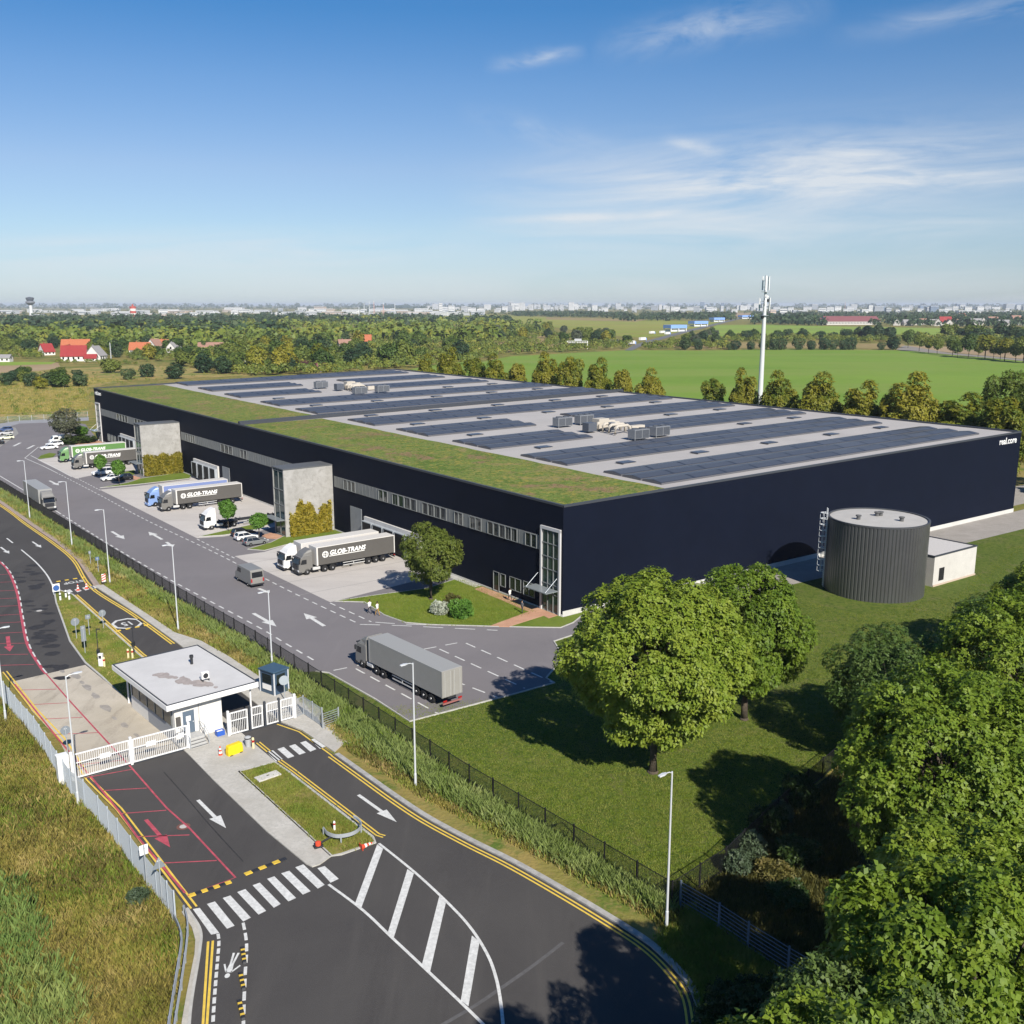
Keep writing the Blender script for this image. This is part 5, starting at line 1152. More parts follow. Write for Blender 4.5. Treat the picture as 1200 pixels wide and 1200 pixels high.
# ---------------------------------------------------------------- fences
def fence(label, pts, h, spacing, style, mat, zb=0.0, name='fence', postmat=None, maxposts=100):
    o = pts[0]; t = thing(name, label, 'fence', (o.x, o.y, zb)); mb = MB(); pm = None; cnt = 0; extra = MB()
    pmat = postmat or mat
    pmesh = MB().box(-.05,.05,-.05,.05,-.1,h+.12).mesh('post', pmat)
    for k in range(len(pts)-1):
        a, b = pts[k]-o, pts[k+1]-o; L = (b-a).length; d = (b-a).normalized(); n = max(1, round(L/spacing))
        mb.xf = frame_of(d, Vector((-d.y, d.x, 0)), UP, Vector((a.x, a.y, 0)))
        if style == 'palisade':
            for z in (.45, h-.4): mb.box(0, L, .02, .07, z, z+.06)
            m = int(L/.155)
            for q in range(m): x = L*(q+.5)/m; mb.box(x-.035, x+.035, -.012, .012, .05, h)
        elif style == 'bars':
            for z in (.18, h-.05): mb.box(0, L, -.018, .018, z, z+.05)
            m = int(L/.125)
            for q in range(m): x = L*(q+.5)/m; mb.box(x-.012, x+.012, -.012, .012, .1, h)
        else:
            for z in [h*j/7 for j in range(1, 8)]: mb.box(0, L, -.02, .02, z-.035, z)
        for q in range(n+(1 if k == len(pts)-2 else 0)):
            p = a+(b-a)*(q/n)
            if cnt < maxposts: link('post', pmesh, t, (p.x, p.y, 0), ang(d))
            cnt += 1
    mb.xf = None; mb.build('railing', mat, t, fix=False); print('fence posts', cnt)
blk = M('fence_black', (0.014, 0.014, 0.016), rough=0.55); gfen = M('fence_grey', (0.40, 0.44, 0.48), rough=0.55, metal=.1)
fence('long black bar fence between the yard and the reed verge', GS([(-25,556.5),(0,571.5),(100,634.5),(200,697.5),(300,757),(362,797),(550,921),(787,1063)]), 1.9, 3.1, 'bars', blk, name='bar_fence')
fence('black bar fence running from the corner lamp to the right-hand wood', GS([(787,1063),(850,1021),(946,927),(1010,872),(1060,836)]), 1.9, 3.0, 'bars', blk, name='bar_fence')
fence('pale grey palisade fence along the left lane beside the meadow', GS([(-40,765),(0,816),(27,850),(42,867),(69,910),(84,932),(100,945),(117,965),(140,993),(172,1037),(198,1070),(206,1082)]), 2.3, 2.6, 'palisade', gfen, name='palisade_fence')
fence('grey tubular fence in the shade of the right-hand trees', GS([(797,1063),(842,1090),(876,1113),(923,1143),(965,1168)]), 1.9, 3.0, 'tubes', M('tube_grey', (0.16,0.20,0.25), rough=.5), name='tube_fence')
fence('silver mesh fence panel beside the right lane pavement', GS([(347,842),(356,838),(378,853)]), 2.0, 1.6, 'bars', steel, name='mesh_fence')
fence('short silver tubular barrier at the foot of the verge', GS([(378.5,855),(397,848)]), 1.6, 3.2, 'tubes', steel, name='tube_barrier')
fence('low fence far behind the yard beside the golden meadow', GS([(-60,500),(23,494),(66,492),(103,489)]), 2.0, 4.0, 'tubes', gfen, name='far_fence')

# ---------------------------------------------------------------- lamp posts
def lamp_post(label, base, h, arm_dir, arm=0.8):
    t = thing('street_lamp', label, 'street lamp', base, ang(arm_dir), 'lamp posts along the verge')
    MB().lathe([(.12,0),(.11,1.2),(.085,1.25),(.055,h-.1),(.05,h)], 10).build('post', lsteel, t)
    MB().tube([(0,0,h-.12),(.25,0,h+.02),(arm-.1,0,h+.06)], .035, 6).build('arm', lsteel, t)
    b = MB().loft([[(arm-.25,-.06,h+.02),(arm-.25,.06,h+.02),(arm-.25,.06,h+.10),(arm-.25,-.06,h+.10)],[(arm+.05,-.13,h-.0),(arm+.05,.13,h-.0),(arm+.05,.12,h+.12),(arm+.05,-.12,h+.12)],[(arm+.45,-.09,h+.04),(arm+.45,.09,h+.04),(arm+.45,.08,h+.10),(arm+.45,-.08,h+.10)]]).build('lamp_head', lsteel, t)
    MB().box(arm, arm+.4, -.08, .08, h-.02, h+.0).build('lens', lampm, b)
    return t
armd = -lx if lx.x > 0 else lx
LBS = [(35,607,'farthest of the row, by the moving grey lorry'), (84.5,640,'second from the far end of the verge row'), (129,684,'beside the red and white striped beacon'), (209,739,'behind the far eave of the gatehouse'),
       (319,781,'behind the blue control cabin'), (487,922,'in the verge in front of the parked grey lorry'), (781,1087,'nearest, at the fence corner by the curve')]
for u, v, w in LBS: lamp_post('tall pale lamp post '+w, G(u, v), 8.8 if u == 319 else 11.1, armd)
lamp_post('tall pale lamp post by the palisade fence left of the wide gate', G(92,944), 11.2, -armd)
lamp_post('tall pale lamp post by the palisade fence at the left picture edge', G(7,846), 9.5, -armd)
# bollard lights at the hall entrance
# ================================================================ people
skinm = M('skin', (0.45, 0.27, 0.19), rough=0.6); hairm = M('hair_dark', (0.03, 0.022, 0.016), rough=0.7); shoem = M('shoe', (0.02, 0.018, 0.016))
def person(label, loc, rz, shirt, trousers, hair=hairm, stride=0.26, sc=1.0):
    J = [(0,0,.98,.15,.11),(0,0,1.18,.15,.105),(0,0,1.38,.175,.11),(0,.0,1.5,.07,.065),(.01,0,1.58,.06,.06),(.015,0,1.68,.085,.095),(.01,0,1.77,.06,.075)]
    E_ = [(0,1),(1,2),(2,3),(3,4),(4,5),(5,6)]
    def chain(start, pts):
        prev = start
        for p in pts: J.append(p); E_.append((prev, len(J)-1)); prev = len(J)-1
    for sg in (-1, 1):
        f = stride*sg
        chain(0, [(0,.09*sg,.92,.095,.09),(f*.55+.03,.1*sg,.5,.065,.062),(f,.1*sg,.1,.045,.045),(f+.13,.11*sg,.04,.035,.04)])
        chain(2, [(0,.2*sg,1.4,.062,.06),(-f*.45,.25*sg,1.12,.045,.045),(-f*.7+.08,.24*sg,.88,.034,.034),(-f*.8+.12,.235*sg,.8,.028,.038)])
    me = bpy.data.meshes.new('body'); me.from_pydata([j[:3] for j in J], E_, [])
    o = bpy.data.objects.new('body', me); COL.objects.link(o)
    m = o.modifiers.new('s', 'SKIN')
    for k, v in enumerate(me.skin_vertices[0].data): v.radius = J[k][3:5]
    me.skin_vertices[0].data[0].use_root = True
    s = o.modifiers.new('u', 'SUBSURF'); s.levels = s.render_levels = 1
    dg = bpy.context.evaluated_depsgraph_get(); me2 = bpy.data.meshes.new_from_object(o.evaluated_get(dg))
    bpy.data.objects.remove(o); me2.materials.clear()
    for q in (skinm, shirt, trousers, shoem): me2.materials.append(q)
    for p in me2.polygons:
        c = p.center; p.use_smooth = True
        arm = abs(c.y) > .19 and c.z > .7
        p.material_index = 0 if c.z > 1.5 or (arm and c.z < .9) else (1 if c.z > .97 or arm else (2 if c.z > .12 else 3))
    t = link('person', me2, None, loc, rz, sc); tag(t, label, 'person')
    mb = MB(); mb.lathe([(.02,1.83),(.07,1.815),(.105,1.76),(.108,1.70),(.095,1.66)], 12); mb.v = [(x*1.02-.012+.015, y*.93, z) for x, y, z in mb.v]; mb.build('hair', hair, t, smooth=True)
    for sg in (-1, 1): MB().box(.095,.107,.035*sg-.012,.035*sg+.012,1.685,1.70).build('eye', shoem, t)
    MB().loft([[(.1,-.012,1.645),(.1,.012,1.645),(.1,.006,1.68),(.1,-.006,1.68)],[(.128,-.009,1.645),(.128,.009,1.645),(.112,.004,1.67),(.112,-.004,1.67)]]).build('nose', skinm, t)
    return t
def cloth(n, c): return M('cloth_'+n, c, rough=0.85)
person('person in white shirt and dark trousers on the lawn kerb, left of two', G(433.5,719.5)+UP*.05, ang(-lane), cloth('white', (.68,.67,.64)), cloth('dark', (.035,.04,.055)), sc=1.08)
person('person in a white top and ochre trousers on the kerb of the front lawn', G(442.5,722)+UP*.05, ang(-lane)+.3, cloth('white', None), cloth('ochre', (.34,.19,.05)), sc=1.08)
person('person in a white shirt walking on the red path by the hall windows', FP(9.6,.13,1.3), ang(-e2), cloth('white', None), cloth('dark', None), stride=.34)
person('person in dark clothes standing on the red path near the corner entrance', FP(4.2,.13,3.4), ang(-nF), cloth('grey', (.10,.10,.11)), cloth('dark', None), stride=.1)

# ================================================================ foliage
def unit(v): return v/np.maximum(1e-6, np.linalg.norm(v, axis=-1, keepdims=True))
def kite_mesh(name, P, N, size, rng, mat, kites=3, droop=0.10, wid=0.34):
    """A spray of kite-shaped leaves at every point P, fanned round the direction N."""
    n = len(P); up = unit(N+rng.normal(0, .35, (n, 3))); t = unit(np.cross(up, rng.normal(0, 1, (n, 3)))); b = np.cross(up, t)
    sz = size*rng.uniform(.6, 1.3, n); V = []; 
    for k in range(kites):
        a = rng.uniform(0, .8, n)+2*math.pi*k/kites
        d = t*np.cos(a)[:, None]+b*np.sin(a)[:, None]; d = unit(d+up*rng.uniform(-.15, .5, n)[:, None]); s = np.cross(up, d)
        L = (sz*rng.uniform(.75, 1.2, n))[:, None]
        V.append(np.stack([P, P+d*L*.45+s*L*wid+up*L*.05, P+d*L-np.array([0, 0, droop])*L, P+d*L*.45-s*L*wid+up*L*.05], 1))
    V = np.concatenate(V).reshape(-1, 3); nf = len(V)//4
    me = bpy.data.meshes.new(name); me.vertices.add(len(V)); me.vertices.foreach_set('co', V.astype(np.float32).ravel())
    me.loops.add(nf*4); me.loops.foreach_set('vertex_index', np.arange(nf*4, dtype=np.int32)); me.polygons.add(nf)
    me.polygons.foreach_set('loop_start', np.arange(0, nf*4, 4, dtype=np.int32)); me.polygons.foreach_set('loop_total', np.full(nf, 4, np.int32))
    me.update(calc_edges=True); me.materials.append(mat); return me
def crown_points(rng, rx, z0, z1, nb, n, blob=.34, shape='round', ragged=.22, inner=.12):
    zc, rz = (z0+z1)/2, (z1-z0)/2; B_ = []
    k = np.arange(nb)+.5; ph = np.arccos(1-2*k/nb); th = math.pi*(1+5**.5)*k
    D = np.stack([np.cos(th)*np.sin(ph), np.sin(th)*np.sin(ph), np.cos(ph)], 1)
    D = unit(D+rng.normal(0, .15, D.shape))
    w = np.ones(nb)
    if shape == 'dome': w = np.where(D[:, 2] < -.2, .86, 1.0)
    if shape == 'cone': w = .45+.55*np.clip(1-(D[:, 2]+.3), .0, 1)
    if shape == 'column': w = np.full(nb, 1.0)
    R_ = 1-rng.uniform(0, ragged, nb)-blob*.75
    C = D*R_[:, None]*np.array([rx, rx, rz])*np.stack([w, w, np.ones(nb)], 1)
    br = rx*blob*rng.uniform(.65, 1.3, nb)
    ib = rng.choice(nb, n, p=br**2/np.sum(br**2)); d = unit(rng.normal(0, 1, (n, 3)))
    o = unit(D[ib]); fl = (d*o).sum(1) < -.25; d[fl] *= -1
    rr = br[ib]*np.where(rng.random(n) < inner, rng.uniform(.2, .8, n), rng.uniform(.82, 1.08, n))
    sq = np.array([1, 1, min(1.0, max(.7, rz/rx))])
    P = C[ib]+d*rr[:, None]*sq+np.array([0, 0, zc])
    N = unit(d*.7+o*.25+np.array([0, 0, .65]))
    return P, N, C+np.array([0, 0, zc])
def trunk_mesh(rng, h, r, C, limbs, mat, z0):
    mb = MB(); top = z0+(h-z0)*.45; wob = [Vector((rng.normal(0, r*.35)*k/4, rng.normal(0, r*.35)*k/4, -.15+(top+.15)*k/4)) for k in range(5)]
    mb.tube([wob[0], wob[0]+UP*.35], r*1.5, 9, r*1.05); mb.tube([wob[0]+UP*.3]+wob[1:], r, 9, r*.45)
    idx = rng.choice(len(C), min(limbs, len(C)), replace=False)
    for i in idx:
        s = wob[2+int(rng.integers(0, 3))]; e = Vector(C[i]); m = (s+e)/2+UP*.06*h*float(rng.uniform(.2, 1))
        mb.tube([s, m, e], r*.38, 6, r*.08)
    return mb.mesh('trunk', mat, smooth=True)
bark = M('bark', (0.085, 0.068, 0.05), rough=0.95, var=0.3, scale=3, bump=.5, bscale=12)
lf_maple = M_leaf('leaf_maple', (0.08976, 0.1536, 0.012), (0.1605, 0.228, 0.0204), (0.2448, 0.294, 0.036), .8, .30)
lf_oak = M_leaf('leaf_oak', (0.0414, 0.08453, 0.0138), (0.069, 0.1208, 0.02243), (0.1104, 0.157, 0.03881), .9, .25)
lf_lawn = M_leaf('leaf_lawn', (0.07, 0.105, 0.014), (0.12, 0.155, 0.022), (0.18, 0.19, 0.038), .9, .30)
lf_young = M_leaf('leaf_young', (0.0648, 0.162, 0.02268), (0.1134, 0.235, 0.0324), (0.162, 0.2916, 0.0486), 1.0, .35)
lf_aut = M_leaf('leaf_autumn', (0.085, 0.13, 0.013), (0.21, 0.205, 0.02), (0.27, 0.24, 0.03), .4, .30)
lf_far1 = M_leaf('leaf_far_green', (0.05044, 0.093, 0.017), (0.09269, 0.1414, 0.0248), (0.1612, 0.1954, 0.0341), .35, .25, .5)
lf_far2 = M_leaf('leaf_far_dark', (0.02334, 0.05336, 0.02334), (0.04002, 0.0767, 0.03002), (0.07004, 0.1067, 0.03668), .35, .2, .4)
lf_far3 = M_leaf('leaf_far_yellow', (0.1106, 0.1378, 0.0121), (0.1843, 0.1944, 0.0175), (0.2801, 0.2512, 0.0243), .35, .3, .5)
lf_far4 = M_leaf('leaf_far_grey', (0.055, 0.075, 0.045), (0.085, 0.105, 0.065), (0.12, 0.135, 0.085), .4, .2, .3)
lf_ivy = M_leaf('leaf_climber', (0.1625, 0.15, 0.015), (0.3125, 0.25, 0.025), (0.425, 0.325, 0.0438), 1.3, .30)
lf_olive = M_leaf('leaf_olive_grey', (0.055, 0.065, 0.035), (0.085, 0.095, 0.055), (0.12, 0.125, 0.075), 1.0, .25)
TREES = {}
def tree_model(key, seed, h, rx, z0, nb, n, leaf, mat, limbs=8, tr=.3, kites=3, **k):
    rng = np.random.default_rng(seed); P, N, C = crown_points(rng, rx, z0, h, nb, n, **k)
    TREES[key] = (kite_mesh('crown', P, N, leaf, rng, mat, kites), trunk_mesh(rng, h, tr, C, limbs, bark, z0), h, rx)
def tree(key, name, label, loc, h=None, r=None, rz=0.0, group=None, cat='tree'):
    cm, tm, h0, r0 = TREES[key]; s = (h or h0)/h0; sr = (r or r0*s)/r0
    t = thing(name, label, cat, loc, rz, group, (sr, sr, s)); link('trunk', tm, t); link('crown', cm, t); return t
tree_model('maple0', 11, 18.0, 8.4, 3.0, 170, 27000, .30, lf_maple, 22, .42, 3, blob=.165, shape='dome', ragged=.24)
tree_model('maple1', 12, 17.0, 8.0, 1.4, 160, 26000, .28, lf_maple, 22, .40, 3, blob=.17, shape='dome', ragged=.28)
tree_model('maple2', 13, 16.0, 6.3, 2.4, 120, 20000, .27, lf_maple, 18, .36, 3, blob=.19, ragged=.28)
tree_model('oak0', 14, 12.0, 6.2, 1.0, 110, 20000, .20, lf_oak, 20, .32, 3, blob=.20, shape='dome', ragged=.3)
tree_model('lawn', 15, 11.2, 4.7, 2.0, 80, 9000, .22, lf_lawn, 20, .26, 3, blob=.20, shape='dome', ragged=.34)
tree_model('young', 16, 6.0, 1.35, 1.6, 16, 1300, .27, lf_young, 5, .07, 3, blob=.5)
tree_model('autumn0', 17, 15.0, 4.0, .8, 60, 6500, .36, lf_aut, 12, .25, 3, blob=.27, ragged=.36)
tree_model('autumn1', 18, 15.0, 3.6, .8, 46, 5600, .36, lf_aut, 12, .25, 3, blob=.30, ragged=.40)
tree_model('olive', 19, 9.0, 3.2, 1.5, 22, 1700, .34, lf_olive, 10, .14, 3, blob=.36, ragged=.4)
# foreground trees
tree('maple0', 'maple_tree', 'big round maple on the lawn in front of the navy end wall', G(765,905), 18.2, 8.4, 0.4)
tree('maple2', 'maple_tree', 'narrower maple standing behind the big lawn maple, towards the tank', G(872,843), 16.2, 6.2, 2.0)
tree('lawn', 'lawn_tree', 'round olive green tree on the small front lawn by the docks', G(505,703)+UP*.1, 11.3, 4.6, 1.0)
RT = [('maple1', 28.9, 60, 17.0, 7.7, 'tall bright maple in the middle of the right-hand wood'), ('maple0', 22.5, 41, 16.5, 7.0, 'bright maple lowest in the picture at the right-hand corner'),
      ('maple2', 17.5, 34.0, 19.0, 6.0, 'maple low at the bottom edge in front of the corner maple'), ('maple2', 40, 50, 15, 7.5, 'bright maple at the right edge beside the tall middle maple'),
      ('oak0', 34, 81, 12.5, 6.6, 'dark small leaved tree at the left front of the right-hand wood'), ('maple1', 42, 77, 16.5, 7.6, 'bright maple behind the dark small leaved tree'),
      ('oak0', 46, 68, 14.5, 7.0, 'dark small leaved tree at the right edge between maples'), ('maple2', 53, 88, 15.5, 7.0, 'bright maple at the right edge behind the dark trees'),
      ('oak0', 48, 92, 12.5, 6.2, 'dark small leaved tree farthest back below the pump house'), ('maple0', 60, 104, 13.0, 6.6, 'bright maple nearest the pump house at the right edge'),
      ('maple1', 70, 112, 12.5, 6.5, 'bright maple at the right edge beyond the pump house'),
      ('maple1', 10.0, 24.5, 19.5, 6.8, 'maple just below the picture whose shadow darkens the road'), ('oak0', 13.0, 31.0, 16.5, 5.6, 'dark small leaved tree added at the bottom edge to widen the road shadow')]  # the last oak is added to enlarge the tree shadow on the road
for i, (k, x, y, h, r, lb) in enumerate(RT): tree(k, 'maple_tree' if k[0] == 'm' else 'oak_tree', lb, Vector((x, y, 0)), h, r, i*1.3)
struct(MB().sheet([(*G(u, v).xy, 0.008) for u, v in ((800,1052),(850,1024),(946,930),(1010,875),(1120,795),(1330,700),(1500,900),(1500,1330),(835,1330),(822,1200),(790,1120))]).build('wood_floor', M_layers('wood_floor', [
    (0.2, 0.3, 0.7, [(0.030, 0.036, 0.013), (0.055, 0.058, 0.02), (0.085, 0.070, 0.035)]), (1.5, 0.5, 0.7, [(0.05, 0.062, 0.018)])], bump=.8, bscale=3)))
# small trees between the docks
for u, v, h, w, lb, key, nm in ((119,562,6.6,1.35,'left of the pair at the far docks','young','young_tree'), (140,569,6.6,1.5,'right of the pair beside the white saloon','young','young_tree'), (268,623,6.6,1.5,'in front of the empty container chassis','young','young_tree'),
                  (304,633,5.4,1.5,'behind the grey hatchback beside the near stair tower','young','young_tree'), (95,518,5.4,2.6,'with a wide low crown beside the far hall corner','young','young_tree')):
    tree(key, nm, 'small fresh green tree '+lb, G(u, v)+UP*.08, h, w, u*.1, 'small trees between the docks')
tree('olive', 'grey_leaved_tree', 'loose grey green tree beside the parked white van at the far car park', G(78,521), 11.0, 4.2, .5)
# shrubs
def bush_model(key, seed, n, leaf, mat, nb=14, fl=None):
    rng = np.random.default_rng(seed); P, N, C = crown_points(rng, 1.0, -.25, 1.15, nb, n, blob=.45, shape='dome', ragged=.3); P = P[P[:, 2] > 0]; N = N[:len(P)]
    TREES[key] = (kite_mesh('crown', P, N, leaf, rng, mat, 3), None, 1.0, 1.0)
def bush(key, name, label, loc, r, h, rz=0.0, group=None, cat='shrub'):
    o = link(name, TREES[key][0], None, loc, rz, (r, r, h)); return tag(o, label, cat, group)
lf_white = M_leaf('leaf_white_flower', (0.10, 0.16, 0.05), (0.42, 0.46, 0.36), (0.62, 0.62, 0.55), 3.0, .3)
lf_brown = M_leaf('leaf_brown', (0.0832, 0.08645, 0.026), (0.1352, 0.1235, 0.0325), (0.1976, 0.1482, 0.052), 2.0, .3)
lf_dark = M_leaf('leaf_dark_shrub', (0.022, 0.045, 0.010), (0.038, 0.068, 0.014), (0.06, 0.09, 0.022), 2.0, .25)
lf_sage = M_leaf('leaf_sage', (0.055, 0.085, 0.045), (0.085, 0.12, 0.065), (0.12, 0.15, 0.085), 2.0, .3)
for i, (k, m) in enumerate((('b_white', lf_white), ('b_green', lf_young), ('b_brown', lf_brown), ('b_dark', lf_dark), ('b_sage', lf_sage), ('b_far', lf_far1), ('b_fard', lf_far2), ('b_fary', lf_far3))): bush_model(k, 40+i, 900, .15 if i < 5 else .24, m)
bush('b_white', 'flowering_shrub', 'white flowering shrub on the front lawn right of the round tree', G(516,720)+UP*.08, 1.25, 1.5); bush('b_green', 'shrub', 'round green shrub on the front lawn beside the white flowering one', G(542,722)+UP*.08, 1.9, 2.0, 1); bush('b_brown', 'shrub', 'brownish shrub behind the white and green lawn shrubs', G(531,714)+UP*.08, 1.3, 1.9, 2)
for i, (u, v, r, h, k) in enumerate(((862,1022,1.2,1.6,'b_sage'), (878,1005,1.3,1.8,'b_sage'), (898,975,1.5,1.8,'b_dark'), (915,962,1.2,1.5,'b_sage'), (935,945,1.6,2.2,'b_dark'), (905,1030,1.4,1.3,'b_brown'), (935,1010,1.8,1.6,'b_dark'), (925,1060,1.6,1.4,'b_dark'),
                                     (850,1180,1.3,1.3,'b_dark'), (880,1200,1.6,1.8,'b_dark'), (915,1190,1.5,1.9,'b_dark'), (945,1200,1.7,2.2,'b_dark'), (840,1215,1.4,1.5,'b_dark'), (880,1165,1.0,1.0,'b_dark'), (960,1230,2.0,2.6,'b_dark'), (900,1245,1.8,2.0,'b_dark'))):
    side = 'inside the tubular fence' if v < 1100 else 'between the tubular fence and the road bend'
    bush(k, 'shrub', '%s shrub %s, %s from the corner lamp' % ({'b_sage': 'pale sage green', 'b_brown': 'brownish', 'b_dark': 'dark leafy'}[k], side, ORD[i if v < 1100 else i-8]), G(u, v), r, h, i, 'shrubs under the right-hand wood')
bush('b_dark', 'shrub', 'clipped dark hedge bush below the grey leaved far tree', G(92,519), 5.5, 2.0)
bush('b_sage', 'shrub', 'pale sage tussock in the meadow beside the palisade fence', G(161,1058), .9, 1.0)
# climbers on the concrete towers
def climber(label, s0, d0, d1, hmax, seed, n):
    rng = np.random.default_rng(seed); x = rng.uniform(d0, d1, n); top = hmax*((.74+.16*np.sin(x*1.15+seed)+.10*np.sin(x*2.9+1)) if seed == 1 else (.93+.05*np.sin(x*1.7)))*rng.uniform(.86, 1.06, n); z = rng.uniform(0, 1, n)**.9*top
    off = rng.uniform(.05, .9, n)*(1-.5*z/hmax)
    b = FP(s0); P = np.array(b)[None]+np.array(nF)[None]*x[:, None]-np.array(e2)[None]*off[:, None]+np.array([0, 0, 1.0])[None]*z[:, None]
    N = unit(-np.array(e2)[None]*.8+rng.normal(0, .5, (n, 3))+np.array([0, 0, .3])); P -= np.array(b)
    o = link('climbing_shrub', kite_mesh('foliage', P, N, .34, rng, lf_ivy, 3), None, b); return tag(o, label, 'climbing plant', 'yellow climbers on the stair towers')
climber('yellow leaved climber with a ragged top on the near stair tower', 63.5, .8, 8.6, 6.6, 1, 3600)
climber('dense yellow climber covering the foot of the far stair tower', 142.3, .1, 9.2, 5.2, 2, 3600)

# ---------------------------------------------------------------- grasses
def in_poly(px, n, rng):
    px = np.array(px, float); lo, hi = px.min(0), px.max(0); out = np.zeros((0, 2))
    while len(out) < n:
        q = rng.uniform(lo, hi, (n*2, 2)); ins = np.zeros(len(q), bool); j = len(px)-1
        for i in range(len(px)):
            c = ((px[i, 1] > q[:, 1]) != (px[j, 1] > q[:, 1])) & (q[:, 0] < (px[j, 0]-px[i, 0])*(q[:, 1]-px[i, 1])/(px[j, 1]-px[i, 1]+1e-9)+px[i, 0]); ins ^= c; j = i
        out = np.concatenate([out, q[ins]])
    return out[:n]
def G_np(q):
    a, b = (q[:, 0]-600)/FPX, (600-q[:, 1])/FPX; dy = math.cos(PITCH)+b*math.sin(PITCH); dz = -math.sin(PITCH)+b*math.cos(PITCH); t = -CAM_H/dz
    return np.stack([a*t, dy*t], 1)
def grass(name, label, px, n, h, mat, seed, blades=5, w=.05, spread=.22, cat='grass', clump=None):
    rng = np.random.default_rng(seed); c = G_np(in_poly(px, n, rng))
    if clump is not None:
        f = np.sin(c[:, 0]*clump+seed)*np.sin(c[:, 1]*clump*1.3+seed*2)+rng.normal(0, .5, n); c = c[f > -.1]; n = len(c)
    hh = h*rng.uniform(.55, 1.25, n); B_ = np.repeat(c, blades, 0)+rng.normal(0, spread, (n*blades, 2)); H_ = np.repeat(hh, blades)*rng.uniform(.6, 1.1, n*blades)
    a = rng.uniform(0, 2*math.pi, n*blades); la = rng.uniform(0, 2*math.pi, n*blades); ln = H_*rng.uniform(.1, .55, n*blades); m = n*blades
    sx_, sy_ = np.cos(a)*w, np.sin(a)*w; z = np.zeros(m); p0 = np.stack([B_[:, 0]-sx_, B_[:, 1]-sy_, z], 1); p1 = np.stack([B_[:, 0]+sx_, B_[:, 1]+sy_, z], 1)
    mx_, my_ = B_[:, 0]+np.cos(la)*ln*.35, B_[:, 1]+np.sin(la)*ln*.35
    p2 = np.stack([mx_+sx_*.7, my_+sy_*.7, H_*.6], 1); p3 = np.stack([B_[:, 0]+np.cos(la)*ln, B_[:, 1]+np.sin(la)*ln, H_], 1)
    V = np.stack([p0, p1, p2, p3], 1).reshape(-1, 3)
    me = bpy.data.meshes.new(name); me.vertices.add(len(V)); me.vertices.foreach_set('co', V.astype(np.float32).ravel()); me.loops.add(m*4); me.loops.foreach_set('vertex_index', np.arange(m*4, dtype=np.int32))
    me.polygons.add(m); me.polygons.foreach_set('loop_start', np.arange(0, m*4, 4, dtype=np.int32)); me.polygons.foreach_set('loop_total', np.full(m, 4, np.int32)); me.update(calc_edges=True); me.materials.append(mat)
    return tag(stuff(link(name, me)), label, cat)
gm1 = M_leaf('grass_golden', (0.168, 0.203, 0.028), (0.35, 0.294, 0.077), (0.532, 0.406, 0.182), .22, .35)
gm2 = M_leaf('grass_green', (0.119, 0.196, 0.0252), (0.196, 0.266, 0.0392), (0.308, 0.308, 0.07), .3, .35)
gm3 = M_leaf('reed_pale', (0.1863, 0.2551, 0.06311), (0.2794, 0.3472, 0.1091), (0.4192, 0.4394, 0.1836), .3, .4)
gm4 = M_leaf('reed_blue_green', (0.1125, 0.1932, 0.048), (0.1875, 0.2772, 0.072), (0.3, 0.3528, 0.108), .3, .35)
mead_px = [(-30,790),(0,822),(30,853),(66,912),(100,950),(130,988),(170,1040),(200,1075),(206,1100),(208,1130),(200,1170),(190,1215),(185,1240),(-30,1240)]
grass('meadow_grass', 'tall golden meadow grass left of the palisade fence', mead_px, 24000, .58, gm1, 1, 7, .028, .28, clump=.3)
grass('meadow_grass', 'green patches in the meadow left of the palisade fence', mead_px, 13000, .5, gm2, 2, 6, .03, .25, clump=.16)
grass('meadow_grass', 'pale seed heads and brown weeds in the meadow left of the palisade fence', mead_px, 4500, .75, lf_brown, 13, 6, .025, .25, clump=.5)
grass('reed_bed', 'blue green reeds in the lower left corner of the meadow', [(-30,1150),(40,1130),(85,1145),(95,1180),(90,1240),(-30,1240)], 1500, 1.0, gm4, 3, 7, .045, .4, 'reeds', clump=.8)
grass('reed_bed', 'green reeds at the left edge of the meadow', [(-20,1030),(20,1035),(60,1100),(40,1130),(-20,1120)], 420, 1.0, gm4, 4, 8, .05, .3, 'reeds')
vg = [(0,573),(100,637),(200,700),(300,760),(362,800),(550,925),(787,1066),(797,1075),(788,1090),(740,1058),(600,985),(500,935),(415,882),(345,812),(303,790),(236,748),(205,740),(121,684),(100,664),(67,633),(0,585)]
struct(MB().sheet([(*G(u, v).xy, 0.009) for u, v in [(-30,553)]+vg+[(-30,566)]]).build('verge', M_layers('verge_soil', [(0.25, 0.3, 0.7, [(0.10, 0.125, 0.022), (0.165, 0.15, 0.038), (0.13, 0.155, 0.026), (0.22, 0.165, 0.07)]), (1.0, 0.47, 0.60, [(0.095, 0.145, 0.02)]), (3.0, 0.5, 0.62, [(0.24, 0.18, 0.085)]), (0.5, 0.56, 0.66, [(0.15, 0.085, 0.04)])], bump=.4, bscale=4)))
grass('verge_grass', 'dry low grass on the verge along the black fence', vg, 22000, .36, gm1, 5, 6, .035, .25, clump=.45)
grass('verge_grass', 'green low growth on the verge along the black fence', vg, 22000, .38, gm2, 6, 6, .04, .25, clump=.35)
grass('verge_grass', 'reddish brown dock weeds on the verge along the black fence', vg, 5000, .5, lf_brown, 16, 6, .04, .22, clump=.8)
